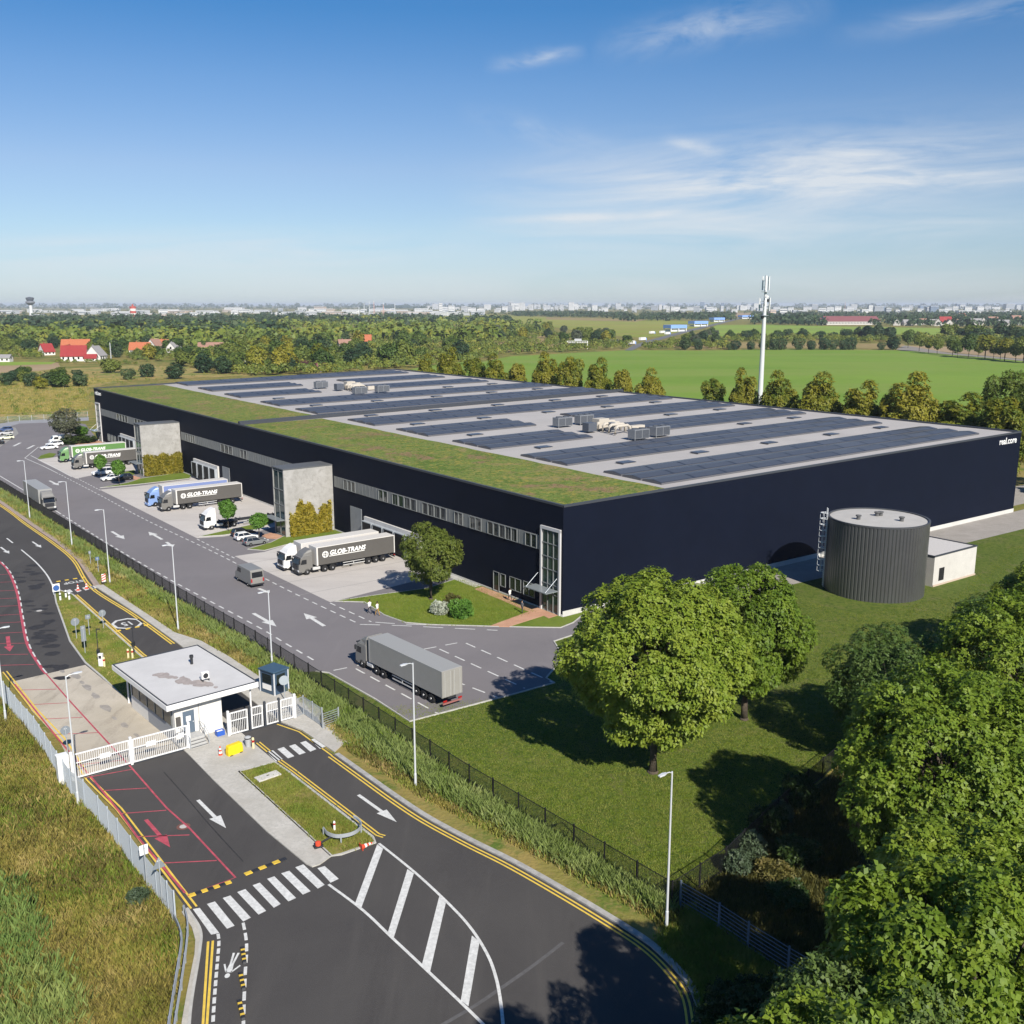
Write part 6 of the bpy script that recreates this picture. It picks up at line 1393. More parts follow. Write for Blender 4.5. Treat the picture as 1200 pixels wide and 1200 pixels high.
grass('lawn_grass', 'short mown grass of the big lawn', [(440,830),(600,818),(650,803),(700,735),(900,690),(1000,720),(1120,700),(1180,640),(1200,640),(1100,800),(946,925),(850,1018),(787,1060),(700,1008),(550,917)], 42000, .11, M_leaf('grass_lawn', (0.112, 0.168, 0.0168), (0.1736, 0.224, 0.028), (0.2464, 0.252, 0.0616), .5, .35), 17, 4, .05, .22)
vr = [(0,574),(100,638),(200,701),(300,761),(362,801),(550,926),(680,1002),(790,1067),(780,1072),(660,1012),(545,948),(440,882),(352,815),(290,768),(195,708),(95,646),(0,583)]
grass('verge_reeds', 'pale green reeds in a band along the foot of the black fence', vr, 3200, .85, gm3, 7, 14, .024, .38, 'reeds')
grass('verge_reeds', 'leafy green clumps among the verge reeds', vr, 1500, .75, gm2, 8, 9, .05, .35, 'reeds', clump=.6)
cv = [(795,1075),(815,1062),(870,1110),(925,1150),(960,1180),(950,1215),(840,1215),(824,1190),(812,1150),(795,1130),(770,1105)]
grass('shade_grass', 'rough green grass in the shade of the road bend', cv, 4500, .5, gm2, 9, 7, .035, .25)
grass('shade_grass', 'tangled undergrowth beyond the black fence under the trees', [(800,1055),(850,1028),(946,935),(1000,900),(1000,1100),(960,1160),(880,1110)], 5000, .6, lf_brown, 10, 6, .04, .3)

for px, nm in (([(68,699),(86,700),(160,768),(172,782),(150,818),(122,792),(103,775),(86,750),(78,732),(70,708)], 'upper'), ([(283,906),(322,896),(337,906),(434,982),(436,988),(400,999),(388,1001)], 'lower')):
    grass('island_grass', 'patchy rough grass on the %s grass island by the gatehouse' % nm, px, 5000, .26, gm2, 20, 6, .03, .2, clump=.9)
    grass('island_grass', 'dry straw coloured grass on the %s grass island by the gatehouse' % nm, px, 2500, .24, gm1, 21, 6, .03, .2, clump=.7)

grass('front_grass', 'short bright grass of the front lawn by the hall entrance', [(400,704.5),(428,705),(452,720),(476,729),(505,731.5),(560,733),(572,733),(628,717),(600,704),(560,686),(541,679),(500,691),(440,699)], 16000, .20, M_leaf('grass_front', (0.12, 0.18, 0.016), (0.18, 0.24, 0.026), (0.25, 0.27, 0.05), .4, .35), 22, 4, .05, .3)
# ================================================================ trees round the hall
tcount = {}
def on_line(px, p, d, zz=0.0):
    lo, hi = -60.0, 420.0
    for _ in range(40):
        m = (lo+hi)/2; w = p+d*m; q = w.y*math.cos(PITCH)-(zz-CAM_H)*math.sin(PITCH)
        if 600+FPX*w.x/q > px: lo = m
        else: hi = m
    return p+d*((lo+hi)/2)
bl0 = B+e1*13
ROW = [(500,412,20,0), (528,404,26,0), (556,412,24,1), (580,411,26,0), (606,418,20,1), (640,409,28,0), (669,408,24,1), (700,415,28,0), (728,424,22,1), (760,428,28,0), (832,434,24,1), (868,427,30,0), (908,430,34,0), (955,431,46,0), (1005,441,44,0), (1060,431,54,0)]
for i, (u, v, w, k) in enumerate(ROW):
    p = on_line(u, bl0, e2); d = p.y*math.cos(PITCH)+8
    h = px_height(u, v, p); r = w*.5*d/FPX*1.3
    tree('autumn%d' % k, 'autumn_tree', 'yellowing tree standing behind the hall roof, %s from the left of its row' % ORD[i], p, h, r, i*.9, 'yellowing trees in a row behind the hall')
for i, (u, v, w, off, k, lb) in enumerate(((1120,455,74,16,'autumn0','low wide yellowing tree behind the lettered roof corner'), (1165,452,60,13,'autumn1','yellowing tree right of the lettered roof corner'), (1178,428,80,34,'lawn','big dark green tree rising behind the lettered roof corner'),
                                           (1215,445,80,30,'lawn','dark green tree at the right edge behind the hall corner'))):
    p = on_line(u, B+e1*off, e2); d = p.y*math.cos(PITCH)+8; tree(k, 'autumn_tree' if k[0] == 'a' else 'green_tree', lb, p, px_height(u, v, p), w*.5*d/FPX, i)
for i, (x, y, h, r, k) in enumerate(((121, 200, 13, 5, 'autumn1'), (128, 186, 11, 5, 'autumn0'), (127, 212, 14, 6, 'lawn'), (124, 172, 9, 4.5, 'lawn'))):
    tree(k, 'green_tree' if k == 'lawn' else 'autumn_tree', '%s tree beside the right end of the hall, %s of four' % ('green' if k == 'lawn' else 'yellow green', ORD[i]), Vector((x, y, 0)), h, r, i)
rng_ = random.Random(9)
for i in range(12):
    p = on_line(760+i*27, B+e1*20, e2); bush('b_fary' if i % 3 else 'b_far', 'shrub', 'low yellow green shrub between the trees behind the hall', p, 2.6+rng_.random(), 3+rng_.random()*2, i, 'shrubs behind the hall')

# ================================================================ the open country
def field(name, px, mat, z):
    struct(MB().sheet([(*G(u, v).xy, z) for u, v in px]).build(name, mat))
f_green = M_layers('field_green', [(0.006, 0.3, 0.7, [(0.125, 0.21, 0.025), (0.165, 0.25, 0.034)]), (0.02, 0.44, 0.62, [(0.175, 0.235, 0.045)], 'S'), (0.25, 0.5, 0.75, [(0.15, 0.26, 0.034)])], stretch=(0.5, 0.15, 1.0), bump=.0)
f_olive = M_layers('field_olive', [(0.003, 0.3, 0.7, [(0.19, 0.225, 0.035), (0.26, 0.26, 0.05)]), (0.012, 0.5, 0.72, [(0.24, 0.20, 0.07)], 'S')], stretch=(0.2, 0.1, 1.0))
f_lime = M_layers('field_lime', [(0.003, 0.3, 0.7, [(0.17, 0.26, 0.034), (0.22, 0.30, 0.045)]), (0.012, 0.5, 0.72, [(0.20, 0.22, 0.06)], 'S')], stretch=(0.2, 0.1, 1.0))
f_tan = M_layers('field_tan', [(0.01, 0.3, 0.7, [(0.24, 0.18, 0.075), (0.30, 0.225, 0.105)]), (0.1, 0.5, 0.7, [(0.19, 0.17, 0.055)], 'S')], stretch=(0.2, 0.1, 1.0))
f_brown = M_layers('field_brown', [(0.01, 0.3, 0.7, [(0.28, 0.20, 0.115), (0.34, 0.255, 0.155)])])
field('field', [(440,470),(560,425),(600,417.5),(735,410.5),(825,411),(900,409.5),(1050,410.5),(1120,415),(1200,423),(1330,436),(1330,520),(900,560)], f_green, 0.10)
field('field', [(480,433),(515,427),(545,424),(560,430),(520,440)], f_green, 0.14)
field('field', [(470,372),(560,368),(640,371.5),(720,373.5),(800,376),(850,377),(800,392),(752,396),(700,391.5),(640,382),(560,376)], f_olive, 0.12)
field('field', [(640,371.8),(760,374.5),(745,377),(640,374.5)], f_tan, 0.2)
field('field', [(815,394),(840,381),(900,380.5),(1000,383),(1130,385),(1340,386),(1340,400),(1050,392),(940,395)], f_lime, 0.12)
field('field', [(740,404),(800,399),(900,402),(1060,403),(1060,409),(900,407.5),(820,409)], f_tan, 0.14)
field('field', [(1050,405),(1100,406),(1200,412),(1330,420),(1330,434),(1200,421),(1110,413)], f_brown, 0.16)
field('field', [(850,366),(930,368),(900,372),(840,371)], f_brown, 0.2)
field('field', [(-40,428),(20,426),(68,425),(72,432),(30,436),(-40,440)], f_brown, 0.12)
field('field', [(-40,424),(40,424.5),(66,424.5),(60,427),(-40,430)], f_lime, 0.14)
field('field', [(40,382),(85,384),(80,386),(40,384.5)], f_lime, 0.2); field('field', [(240,383),(330,383.5),(330,386),(250,386)], f_olive, 0.2); field('field', [(310,389),(328,385),(330,389)], f_lime, 0.22)
struct(MB().sheet([(*G(u, v).xy, .06) for u, v in ((-80,498),(104,487.5),(104,455),(150,446),(300,440),(235,431),(160,428),(60,433),(-80,442))]).build('dry_meadow', M_layers('dry_meadow', [
    (0.03, 0.36, 0.64, [(0.30, 0.215, 0.075), (0.20, 0.19, 0.05), (0.36, 0.26, 0.10), (0.15, 0.17, 0.04)]), (0.08, 0.52, 0.62, [(0.14, 0.17, 0.035)]), (0.25, 0.52, 0.66, [(0.34, 0.245, 0.10)])])))
field('field', [(600,396),(660,392),(690,400),(620,412),(560,412)], f_tan, 0.14)
struct(MB().sheet([(*G(u, v).xy, .05) for u, v in ((-60,520),(23,496.5),(66,495),(104,493),(104,489),(66,491),(23,493),(-60,505))]).build('back_road', M('back_road_grey', (0.27,0.27,0.28), var=.1, scale=.3)))
roadf = M('far_road', (0.13, 0.13, 0.132), rough=.9)
struct(MB().sheet([(*G(u, v).xy, .25) for u, v in ((732,411),(742,405),(760,399),(778,394),(802,387.5),(852,376),(871,371.5),(877,371.5),(857,376.5),(808,389),(782,396),(764,401.5),(749,407),(741,411))]).build('motorway', roadf))
struct(MB().sheet([(*G(u, v).xy, .25) for u, v in ((706,395),(722,397.5),(742,403),(738,405),(716,400),(700,396))]).build('slip_road', roadf))
struct(MB().sheet([(*G(u, v).xy, .25) for u, v in ((1050,410),(1060,405),(1110,413.5),(1200,421.5),(1330,436),(1330,438.5),(1200,423.5),(1110,415.5))]).build('avenue_road', M('avenue_grey', (0.22,0.20,0.17), rough=.9)))

# far tree models: a few hundred leaf clumps each
def far_model(key, seed, n, leaf, mat, h=11.0, r=5.0, z0=.6, nb=20, shape='dome', ragged=.28, trunk=.22):
    tree_model(key, seed, h, r, z0, nb, n, leaf, mat, 4, trunk, 2, blob=.40, shape=shape, ragged=ragged, inner=.05)
far_model('fg0', 61, 850, 1.25, lf_far1); far_model('fg1', 62, 850, 1.25, lf_far1, 12, 4.4, .8, 16); far_model('fd0', 63, 850, 1.2, lf_far2, 13, 5.2); far_model('fd1', 64, 750, 1.1, lf_far2, 14, 3.6, .5, 14, 'column')
far_model('fy0', 65, 800, 1.1, lf_far3, 10, 4.6); far_model('fs0', 66, 750, 1.0, lf_far4, 10, 4.8); far_model('fr0', 67, 700, .85, lf_far2, 8.0, 4.4, .2, 16); far_model('av0', 68, 750, 1.1, lf_far1, 15, 5.0, 4.5, 18, 'dome', .3, .35); far_model('av1', 69, 750, 1.1, lf_aut, 15, 4.6, 4.5, 16, 'dome', .36, .35)
KIND = {'fg0': 'broad mid green', 'fg1': 'mid green', 'fd0': 'broad dark green', 'fd1': 'slender dark green', 'fy0': 'yellow green', 'fs0': 'silvery grey green', 'fr0': 'small round dark', 'av0': 'tall trunked green', 'av1': 'tall trunked rusty'}
NAMEK = {'fd1': 'poplar', 'fr0': 'round_tree', 'fs0': 'willow'}
def far_tree(k, u, v, h, r, place, group, rz):
    p = G(u, v); return tree(k, NAMEK.get(k, 'deciduous_tree'), '%s tree %s' % (KIND[k], place), p, h, r, rz, group)
rt = random.Random(21)
def scatter(n, px, kinds, h, place, group, rr=(.40, .52)):
    g = np.random.default_rng(n+len(px)); pts = in_poly(px, n, g)
    for u, v in pts[np.argsort(pts[:, 1])]:
        hh = h*rt.uniform(.75, 1.25); far_tree(rt.choice(kinds), u, v, hh, hh*rt.uniform(*rr), place, group, rt.uniform(0, 6.3))
MIX = ['fg0', 'fg0', 'fg1', 'fd0', 'fy0', 'fg1']
scatter(58, [(-40,414),(60,420),(150,423),(235,432),(305,440),(300,420),(150,408),(-40,402)], MIX, 10.5, 'in the belt round the red roofed houses', 'trees round the red roofed houses')
scatter(62, [(235,432),(300,437),(385,436),(470,429),(560,421),(560,404),(420,398),(240,404)], MIX+['fg0', 'fd0'], 13, 'in the belt behind the left half of the hall roof', 'trees behind the left half of the hall')
scatter(34, [(560,404),(640,400),(700,405),(740,406),(730,396),(690,393),(640,384),(560,384)], ['fg0', 'fg1', 'fd0', 'fs0', 'fy0'], 12, 'in the copse by the white sign gantry', 'trees in the copse by the gantry')
scatter(16, [(738,409),(775,409),(840,405),(860,395),(845,390),(790,399),(755,404)], ['fg0', 'fd0', 'fs0', 'fr0'], 10, 'along the motorway beyond the green field', 'trees along the motorway')
scatter(14, [(-30,448),(95,447),(100,441),(60,437),(-30,444)], ['fr0', 'fg0'], 5.0, 'scattered over the golden meadow left of the hall', 'bushes on the golden meadow', (.55, .7))
for i, (u, v, h, k) in enumerate(((8,452,7,'fr0'), (37,453,7.5,'fr0'), (59,452.5,7.5,'fr0'), (72,454,8,'fg0'), (95,453,7,'fr0'), (48,456,6,'fy0'), (150,445,6.5,'fr0'), (172,442,8,'fr0'), (205,444,8.5,'fd0'), (240,437,10,'fd0'), (130,437,9,'fg0'), (262,438,10,'fd0'), (33,437,4,'fg0'))):
    far_tree(k, u, v, h, h*.6, 'standing alone on the golden meadow left of the hall', 'bushes on the golden meadow', i)
for i, (u, w, k) in enumerate(((906,13,'fr0'), (915,14,'fr0'), (936,14,'fr0'), (951,11,'fr0'), (966,14,'fr0'), (976,12,'fr0'), (988,12,'fr0'), (996,15,'fr0'), (1033,9,'fr0'), (1047,15,'fd0'), (880,10,'fr0'), (862,11,'fr0'), (895,12,'fg0'), (818,11,'fr0'), (803,13,'fd0'), (855,7,'fr0'))):
    p = G(u, 410); r = w*.5*p.y/FPX*1.05; tree(k, 'round_tree', 'small round dark tree on the far edge of the bright green field', p, r*2.0, r, i, 'round trees along the bright green field')
scatter(20, [(845,400),(1050,400),(1050,395),(845,396)], ['fr0', 'fg0', 'fd0'], 10, 'in the hedgerow between tan stubble and lime field', 'trees in the middle hedgerow', (.5, .65))
scatter(14, [(1000,399.5),(1045,399.5),(1045,397),(1000,396)], ['fd1', 'fd0'], 15, 'in the dark poplar clump beyond the bright green field', 'poplars in the dark clump', (.3, .4))
for i, (u, v, h) in enumerate(((1064,408,17), (1077,412,16), (1088,414,13), (1098,415,13), (1116,417,15), (1122,419,12), (1135,419,18), (1146,419,12), (1154,421,19), (1164,421,13), (1172,422,14), (1177,423,17), (1190,424,14), (1199,425,19), (1210,426,15))):
    k = 'av1' if i in (2, 8, 11) else 'av0'; far_tree(k, u, v, h, h*.36, 'in the avenue beyond the green field, %s from the left' % ORD[i], 'avenue trees', i)
scatter(30, [(1095,402),(1200,408),(1240,410),(1240,398),(1100,397)], ['fd0', 'fd1', 'fd0', 'fg1'], 17, 'in the dark wood behind the avenue', 'trees in the dark wood behind the avenue')

# ---- the far woods, too many to count: each zone one mass of small clumps
def mass(name, label, zones, mat, seed, n_leaf=26):
    rng = np.random.default_rng(seed); Ps, Ns, Ss = [], [], []
    for px, n, h, clump in zones:
        c = G_np(in_poly(px, n, rng)); hh = h*rng.uniform(.6, 1.25, n); r = hh*rng.uniform(.4, .62, n)
        d = unit(rng.normal(0, 1, (n, n_leaf, 3))); d[..., 2] = np.abs(d[..., 2])*1.0-.15; d[..., 1] -= .3; d = unit(d)
        P = np.stack([c[:, None, 0]+d[..., 0]*r[:, None], c[:, None, 1]+d[..., 1]*r[:, None], hh[:, None]*.5+d[..., 2]*hh[:, None]*.5], -1).reshape(-1, 3)
        P[:, 2] = np.maximum(P[:, 2], .3); Ps.append(P); Ns.append(unit(d+np.array([0, 0, .3])).reshape(-1, 3)); Ss.append(np.repeat(r, n_leaf)*(.75 if n_leaf < 30 else .42))
    P, N, S = np.concatenate(Ps), np.concatenate(Ns), np.concatenate(Ss)
    me = kite_mesh(name, P, N, 1.0, rng, mat, 1, .2, .55)
    co = np.empty(len(me.vertices)*3, np.float32); me.vertices.foreach_get('co', co); co = co.reshape(-1, 4, 3); base = co[:, :1].copy(); co = base+(co-base)*S[:, None, None]; me.vertices.foreach_set('co', co.ravel()); me.update()
    return tag(stuff(link(name, me)), label, 'wood')
def M_wood(name, cols, sc):
    return M_leaf(name, *cols, sc, .15, .0)
w1 = M_wood('wood_mixed', ((0.06, 0.105, 0.018), (0.13, 0.17, 0.025), (0.27, 0.24, 0.032)), .03)
w2 = M_wood('wood_dark', ((0.018, 0.042, 0.018), (0.036, 0.066, 0.024), (0.08, 0.105, 0.03)), .012)
mass('woodland', 'mixed woodland filling the plain behind the left half of the hall', [([(-60,404),(240,408),(420,400),(560,404),(640,384),(600,380),(420,376),(230,384),(-60,384)], 900, 12, 0), ([(-420,408),(-60,404),(-60,384),(-420,384)], 420, 12, 0)], w1, 5)
mass('woodland', 'dark woodland in front of the airport buildings', [([(-60,384),(70,384),(240,382),(330,382),(450,383),(600,381),(600,375),(500,372),(330,371.5),(100,373),(-60,374)], 900, 13, 0), ([(-420,384),(-60,384),(-60,374),(-420,374)], 380, 13, 0), ([(1260,385),(1600,386),(1600,372),(1260,372)], 300, 12, 0), ([(-60,384),(40,390),(120,395),(230,396),(330,397),(330,391),(230,389),(90,387),(-60,380)], 260, 14, 0)], w2, 6)
w3 = M_wood('scrub_mixed', ((0.05, 0.09, 0.016), (0.12, 0.155, 0.024), (0.27, 0.24, 0.035)), .08)
mass('scrub_belt', 'dense bushes and undergrowth at the foot of the tree belt behind the hall', [([(225,432),(300,441),(385,440),(470,432),(560,426),(560,400),(240,402)], 900, 5.5, 0)], w3, 15, 80)
mass('scrub_belt', 'bushes and hedges between the green field and the pale far fields', [([(545,424),(600,416),(735,409.5),(740,404),(700,396),(640,392),(560,397)], 420, 5.5, 0), ([(745,410),(860,409.5),(850,402),(830,395),(790,400),(757,405)], 190, 5, 0), ([(845,401),(1055,402),(1050,396),(850,396)], 240, 6, 0), ([(1060,404),(1250,413),(1250,400),(1060,398)], 260, 8, 0), ([(560,386),(640,384),(650,391),(560,398)], 150, 8, 0)], w3, 18, 70)
mass('scrub_belt', 'garden bushes and hedges round the red roofed houses', [([(-50,421),(50,421),(60,410),(-50,404)], 160, 4.5, 0), ([(120,412),(150,420),(162,424),(215,424),(235,434),(235,408),(150,404)], 240, 4, 0), ([(66,425.5),(118,426),(160,428),(160,426),(118,424.4),(66,424.4)], 50, 2.2, 0)], w3, 16, 70)
mass('woodland', 'dark wood strips beyond the pale fields', [([(600,371),(740,373.5),(735,370),(700,368),(600,367)], 500, 12, 0), ([(720,376.5),(860,376),(860,369),(760,370.5)], 260, 13, 0), ([(880,380.5),(970,382),(970,374),(880,374)], 260, 14, 0), ([(1020,382),(1060,382.5),(1260,385),(1260,373),(1020,372)], 420, 12, 0), ([(880,373),(1260,372),(1260,367),(880,368)], 700, 11, 0)], w2, 7)
mass('woodland', 'blue hazy woods along the horizon', [([(-80,370),(470,370),(1280,371),(1280,363.5),(-80,363.5)], 900, 11, 0), ([(-80,363),(1280,363),(1280,361),(-80,361)], 800, 22, 0), ([(-80,360.6),(1280,360.6),(1280,359.8),(-80,359.8)], 700, 48, 0)], w2, 8, 18)
mass('meadow_scrub', 'low scrub and weeds on the golden meadow left of the hall', [([(-60,500),(103,487),(103,455),(280,437),(200,430),(70,437),(-60,440)], 330, 1.5, 0)], w1, 9, 40)
grass('meadow_grass', 'dry golden grass on the meadow beyond the far yard', [(-40,488),(103,480),(103,452),(150,445),(60,440),(-40,452)], 5000, .7, gm1, 12, 6, .10, .8)
hg = MB()
rings = []
for k in range(17):
    t = k/16; u = 425+t*75; h = 34*math.sin(t*math.pi)**1.3*(1+.15*math.sin(k*2.1))+1
    c = G(u, 361.3); rings.append([(c.x, c.y-300, -1), (c.x, c.y, h), (c.x, c.y+500, h*.9), (c.x, c.y+900, -1)])
hg.loft(rings); struct(hg.build('hill', w2))

# ---------------------------------------------------------------- houses
def house(label, u, v, L, Wd, ev, rg, rz, wall, roof, name='house', group=None, dormer=False, chim=True):
    p = G(u, v); t = thing(name, label, 'house', p, rz, group); wm = M('wall_'+wall[0], wall[1], rough=.8); rm = M('roof_'+roof[0], roof[1] or (.2,.07,.075), rough=.8, var=.12, scale=.8)
    MB().add([(-L/2,-Wd/2,-.2),(L/2,-Wd/2,-.2),(L/2,Wd/2,-.2),(-L/2,Wd/2,-.2),(-L/2,-Wd/2,ev),(L/2,-Wd/2,ev),(L/2,Wd/2,ev),(-L/2,Wd/2,ev),(-L/2,0,rg-.1),(L/2,0,rg-.1)],
             [(0,1,5,4),(1,2,6,9,5),(2,3,7,6),(3,0,4,8,7)]).build('wall', wm, t)
    s = (rg-ev)/(Wd/2); o = .5
    r = MB().loft([[(x,-Wd/2-o,ev-s*o),(x,0,rg),(x,Wd/2+o,ev-s*o),(x,Wd/2+o,ev-s*o+.25),(x,0,rg+.28),(x,-Wd/2-o,ev-s*o+.25)] for x in (-L/2-.4, L/2+.4)]).build('roof', rm, t)
    if chim: MB().box(-L*.2, -L*.2+.7, .5, 1.2, rg-1.2, rg+1.1).build('chimney', rm, r)
    for k in range(max(2, int(L/3))):
        x = -L/2+L*(k+.5)/max(2, int(L/3)); MB().box(x-.6, x+.6, -Wd/2-.06, -Wd/2-.003, ev*.35, ev*.75).build('window', vglass, t)
    MB().box(-L/2-.06, -L/2-.003, -.8, .8, ev*.7, ev+.9).build('window', vglass, t); MB().box(L/2+.003, L/2+.06, -.8, .8, ev*.7, ev+.9).build('window', vglass, t)
    return t
WV = ('village', (.50,.48,.45)); WW = ('white', (.66,.64,.60)); RR = ('red', (.26,.03,.03)); RO = ('orange', (.38,.12,.055)); RG = ('grey', (.25,.24,.24)); RB = ('brown', (.28,.16,.12))
house('white house with a steep crimson roof in front of an orange one', 88, 423, 17, 11, 4, 11, .25, WW, RR); house('white house with an orange roof behind the crimson one', 90, 414, 22, 12, 4.5, 11.5, .2, WW, RO)
house('white gabled house right of the crimson roofed house', 113, 422.5, 9, 12, 4, 10.5, 1.4, WW, RG); house('low crimson roofed annexe between the white houses', 107, 423.5, 8, 6, 2.5, 5, .2, WW, RR, chim=False)
house('small red roofed house half hidden left of the crimson one', 55, 416, 9, 10, 3, 9, .9, WW, RR); house('white low shed at the left picture edge in the trees', 5, 424, 10, 7, 3, 5, .1, WW, RG, 'shed', chim=False)
house('orange roofed house right of the pylon', 165, 415, 16, 11, 4, 9.5, .15, WW, RO); house('white gabled house behind the orange roof', 182, 412.5, 10, 11, 5, 11, 1.2, WW, RB); house('brown roofed house beside the white gable', 192, 411.5, 9, 9, 4, 10, .2, WW, RO)
house('grey gabled house left of the yellow trees', 204, 413, 9, 9, 4, 8.5, 1.3, WW, RG); house('long low house with a dusty pink roof among yellow trees', 248, 411.5, 22, 10, 3, 7.5, .05, WW, RB)
house('pink roofed house far behind the trees, left of the hall ridge', 426, 404, 16, 11, 4, 10, .1, WW, RO); house('white house peeping from the trees behind the hall', 404, 408, 12, 9, 4, 8, .4, WW, RB)
for i, (u, v, L, ev, rg, rz, rf) in enumerate(((1051,381.5,22,8,18,1.2,RG), (1063,381.5,24,7,16,.1,RG), (1070,381,16,7,17,1.3,RG), (1080,380.5,24,8,17,.1,RB), (1093,381,24,7,16,.2,RG), (1099,382,20,9,19,1.2,RB), (1107,381,32,9,23,.1,RR), (1112,383,20,9,18,1.3,RB), (1125,381,24,8,16,.2,RB), (1143,381,30,8,18,.1,RG), (1152,379.5,24,8,18,1.2,RB), (1163,379,30,9,20,.2,RB), (1175,382,30,8,16,.1,RG), (1190,378,30,10,22,.2,RB), (1197,381,26,9,18,1.2,RO), (1127,372,24,9,18,.2,RO))):
    house('white village house with %s roof, %s from the left beyond the field' % ({'grey': 'a grey', 'orange': 'an orange', 'brown': 'a brown', 'red': 'a bright red'}[rf[0]], ORD[i]), u, v, L*.78, 13, ev*.7, rg*.72, rz, WV, rf, 'village_house', 'village houses beyond the lime field', chim=False)
house('long hall with a red brown roof and pale wall beyond the lime field', 995, 380.5, 110, 46, 7, 17, .05, WV, ('wine', (.20,.07,.075)), 'long_hall', chim=False); house('low red roofed hall left of the long wine roofed one', 973, 380.5, 46, 30, 7, 13, .1, WV, ('wine', None), 'long_hall', chim=False)

# ---------------------------------------------------------------- masts, tower, gantry, bridge
ms = thing('radio_mast', 'tall pale tubular phone mast behind the hall roof', 'phone mast', (82.6*1.0, 327.6, 0)); mh_ = 49.3
mastm = M('mast_grey', (.56,.57,.58), rough=.5, metal=.1)
MB().lathe([(.95,0),(.82,15),(.815,15.1),(.70,28),(.62,36),(.45,mh_-8),(.30,mh_)], 20).build('shaft', mastm, ms)
for z in (36.5, 40.2, 44.0): MB().lathe([(.5,z),(1.35,z),(1.35,z+.12),(.5,z+.12)], 16).build('platform', steel, ms)
for z, hgt, rr_ in ((44.6, 4.4, 1.0), (38.0, 4.2, 1.7)):
    for k in range(3):
        a = .4+k*2.094; c = Vector((math.cos(a), math.sin(a), 0)); mb = MB(); mb.xf = frame_of(c, Vector((-c.y, c.x, 0)), UP, c*rr_); mb.box(0, .25, -.28, .28, z, z+hgt); mb.build('antenna_panel', M('antenna_white', (.68,.69,.70)), ms)
        mb = MB(); mb.tube([c*.4+UP*(z+1), c*rr_+UP*(z+1)], .07, 5); mb.build('bracket', steel, ms); mb = MB(); mb.tube([c*.4+UP*(z+3), c*rr_+UP*(z+3)], .07, 5); mb.build('bracket', steel, ms)
for k, z in enumerate((35.2, 36.0, 42.4, 41.3)):
    a = 2.6+k*1.3; o = MB().lathe([(.02,-.1),(.55,-.08),(.55,.12),(.1,.25)], 14, 'y').build('dish', chm if k % 2 else mastm, ms); o.location = (1.0*math.cos(a), 1.0*math.sin(a), z); o.rotation_euler = (0, 0, a-math.pi/2)
p = G(37, 371); ct = thing('control_tower', 'flared airport control tower on the left skyline', 'control tower', p)
MB().lathe([(7,0),(5.5,20),(5.2,44)], 16).build('shaft', M('tower_pale', (.55,.56,.58)), ct); MB().lathe([(5.4,38),(15,46),(15,50),(11,52),(.1,52)], 20).build('platform', M('tower_grey', (.16,.17,.19)), ct); MB().lathe([(10,52),(13,60),(13.5,63),(6,65),(.1,66)], 20).build('cab', M('tower_dark', (.07,.08,.10)), ct)
p = G(156.5, 372.5); rwt = thing('striped_tower', 'red and white banded tower block on the left skyline', 'tower', p)
for k in range(5): MB().cyl((0, 0), 9.5+.02*k, k*7, k*7+6.98, 16).build('red_band' if k % 2 == 0 else 'white_band', M('band_red', (.40,.07,.05)) if k % 2 == 0 else M('wall_white', None), rwt)
MB().cyl((0, 0), 3, 35, 41, 8).build('top_drum', M('band_red', None), rwt)
def mast(label, u, v, vt, r=1.2, arms=False, rw=False):
    p = G(u, v); h = px_height(u, vt, p); t = thing('lattice_mast' if not arms else 'light_mast', label, 'mast', p, 0, 'slender masts on the plain'); mb = MB()
    for k in range(3):
        a = k*2.094; mb.tube([(r*math.cos(a), r*math.sin(a), 0), (.25*math.cos(a), .25*math.sin(a), h)], .16*r+.05, 4)
    n = 10
    for q in range(n):
        for k in range(3):
            a, b = k*2.094, (k+1)*2.094; f0, f1 = 1-q/n*.8, 1-(q+1)/n*.8; mb.tube([(r*f0*math.cos(a), r*f0*math.sin(a), h*q/n), (r*f1*math.cos(b), r*f1*math.sin(b), h*(q+1)/n)], .07*r+.03, 3)
    mb.build('lattice', M('mast_red_white', (.55,.34,.30)) if rw else lsteel, t, fix=False); MB().cyl((0, 0), .5*r, h, h+2*r, 6).build('head', lsteel, t)
mast('slender mast among the trees left of the hall ridge', 130.5, 424, 402, .28); 
for i, (u, v, vt, rw) in enumerate(((433,371,355,0), (438.5,371,354,1), (449.5,373,357,1), (427,371,357,0), (463,370,357,0), (421,374,362,0), (727.5,363,351,0), (990,364,353.5,1), (993.5,364,354,0), (700,366,357,0), (1038,362,354.5,0))): mast('slender mast on the hazy skyline, %s from the left' % ORD[[3,4,5,2,6,1,8,9,10,7,11][i]-1], u, v, vt, 2.6, False, rw)
p = G(676.5, 409); gn = thing('sign_gantry', 'white motorway sign gantry in front of the copse', 'gantry', p, .05)
for x in (-9.3, 9.3): MB().box(x-.35, x+.35, -.4, .4, 0, 7.4).build('leg', fascia, gn)
mb = MB(); mb.box(-9.6, 9.6, -.4, .4, 5.6, 5.9); mb.box(-9.6, 9.6, -.4, .4, 7.1, 7.4)
for k in range(13): x = -9.2+k*1.53; mb.box(x-.12, x+.12, -.3, .3, 5.9, 7.1)
mb.build('truss', fascia, gn, fix=False); MB().box(-2.8, 3.8, -.6, -.42, 7.0, 9.4).build('sign_board', M('board_grey', (.42,.43,.44)), gn)
pa, pb = G(305, 427.5), G(372, 436.5); d = pb-pa; br_ = thing('railway_bridge', 'low reddish girder bridge behind the far hall corner', 'bridge', pa, ang(d)); L = d.length
rust = M('girder_red', (.20,.075,.075), rough=.8, var=.15, scale=.3)
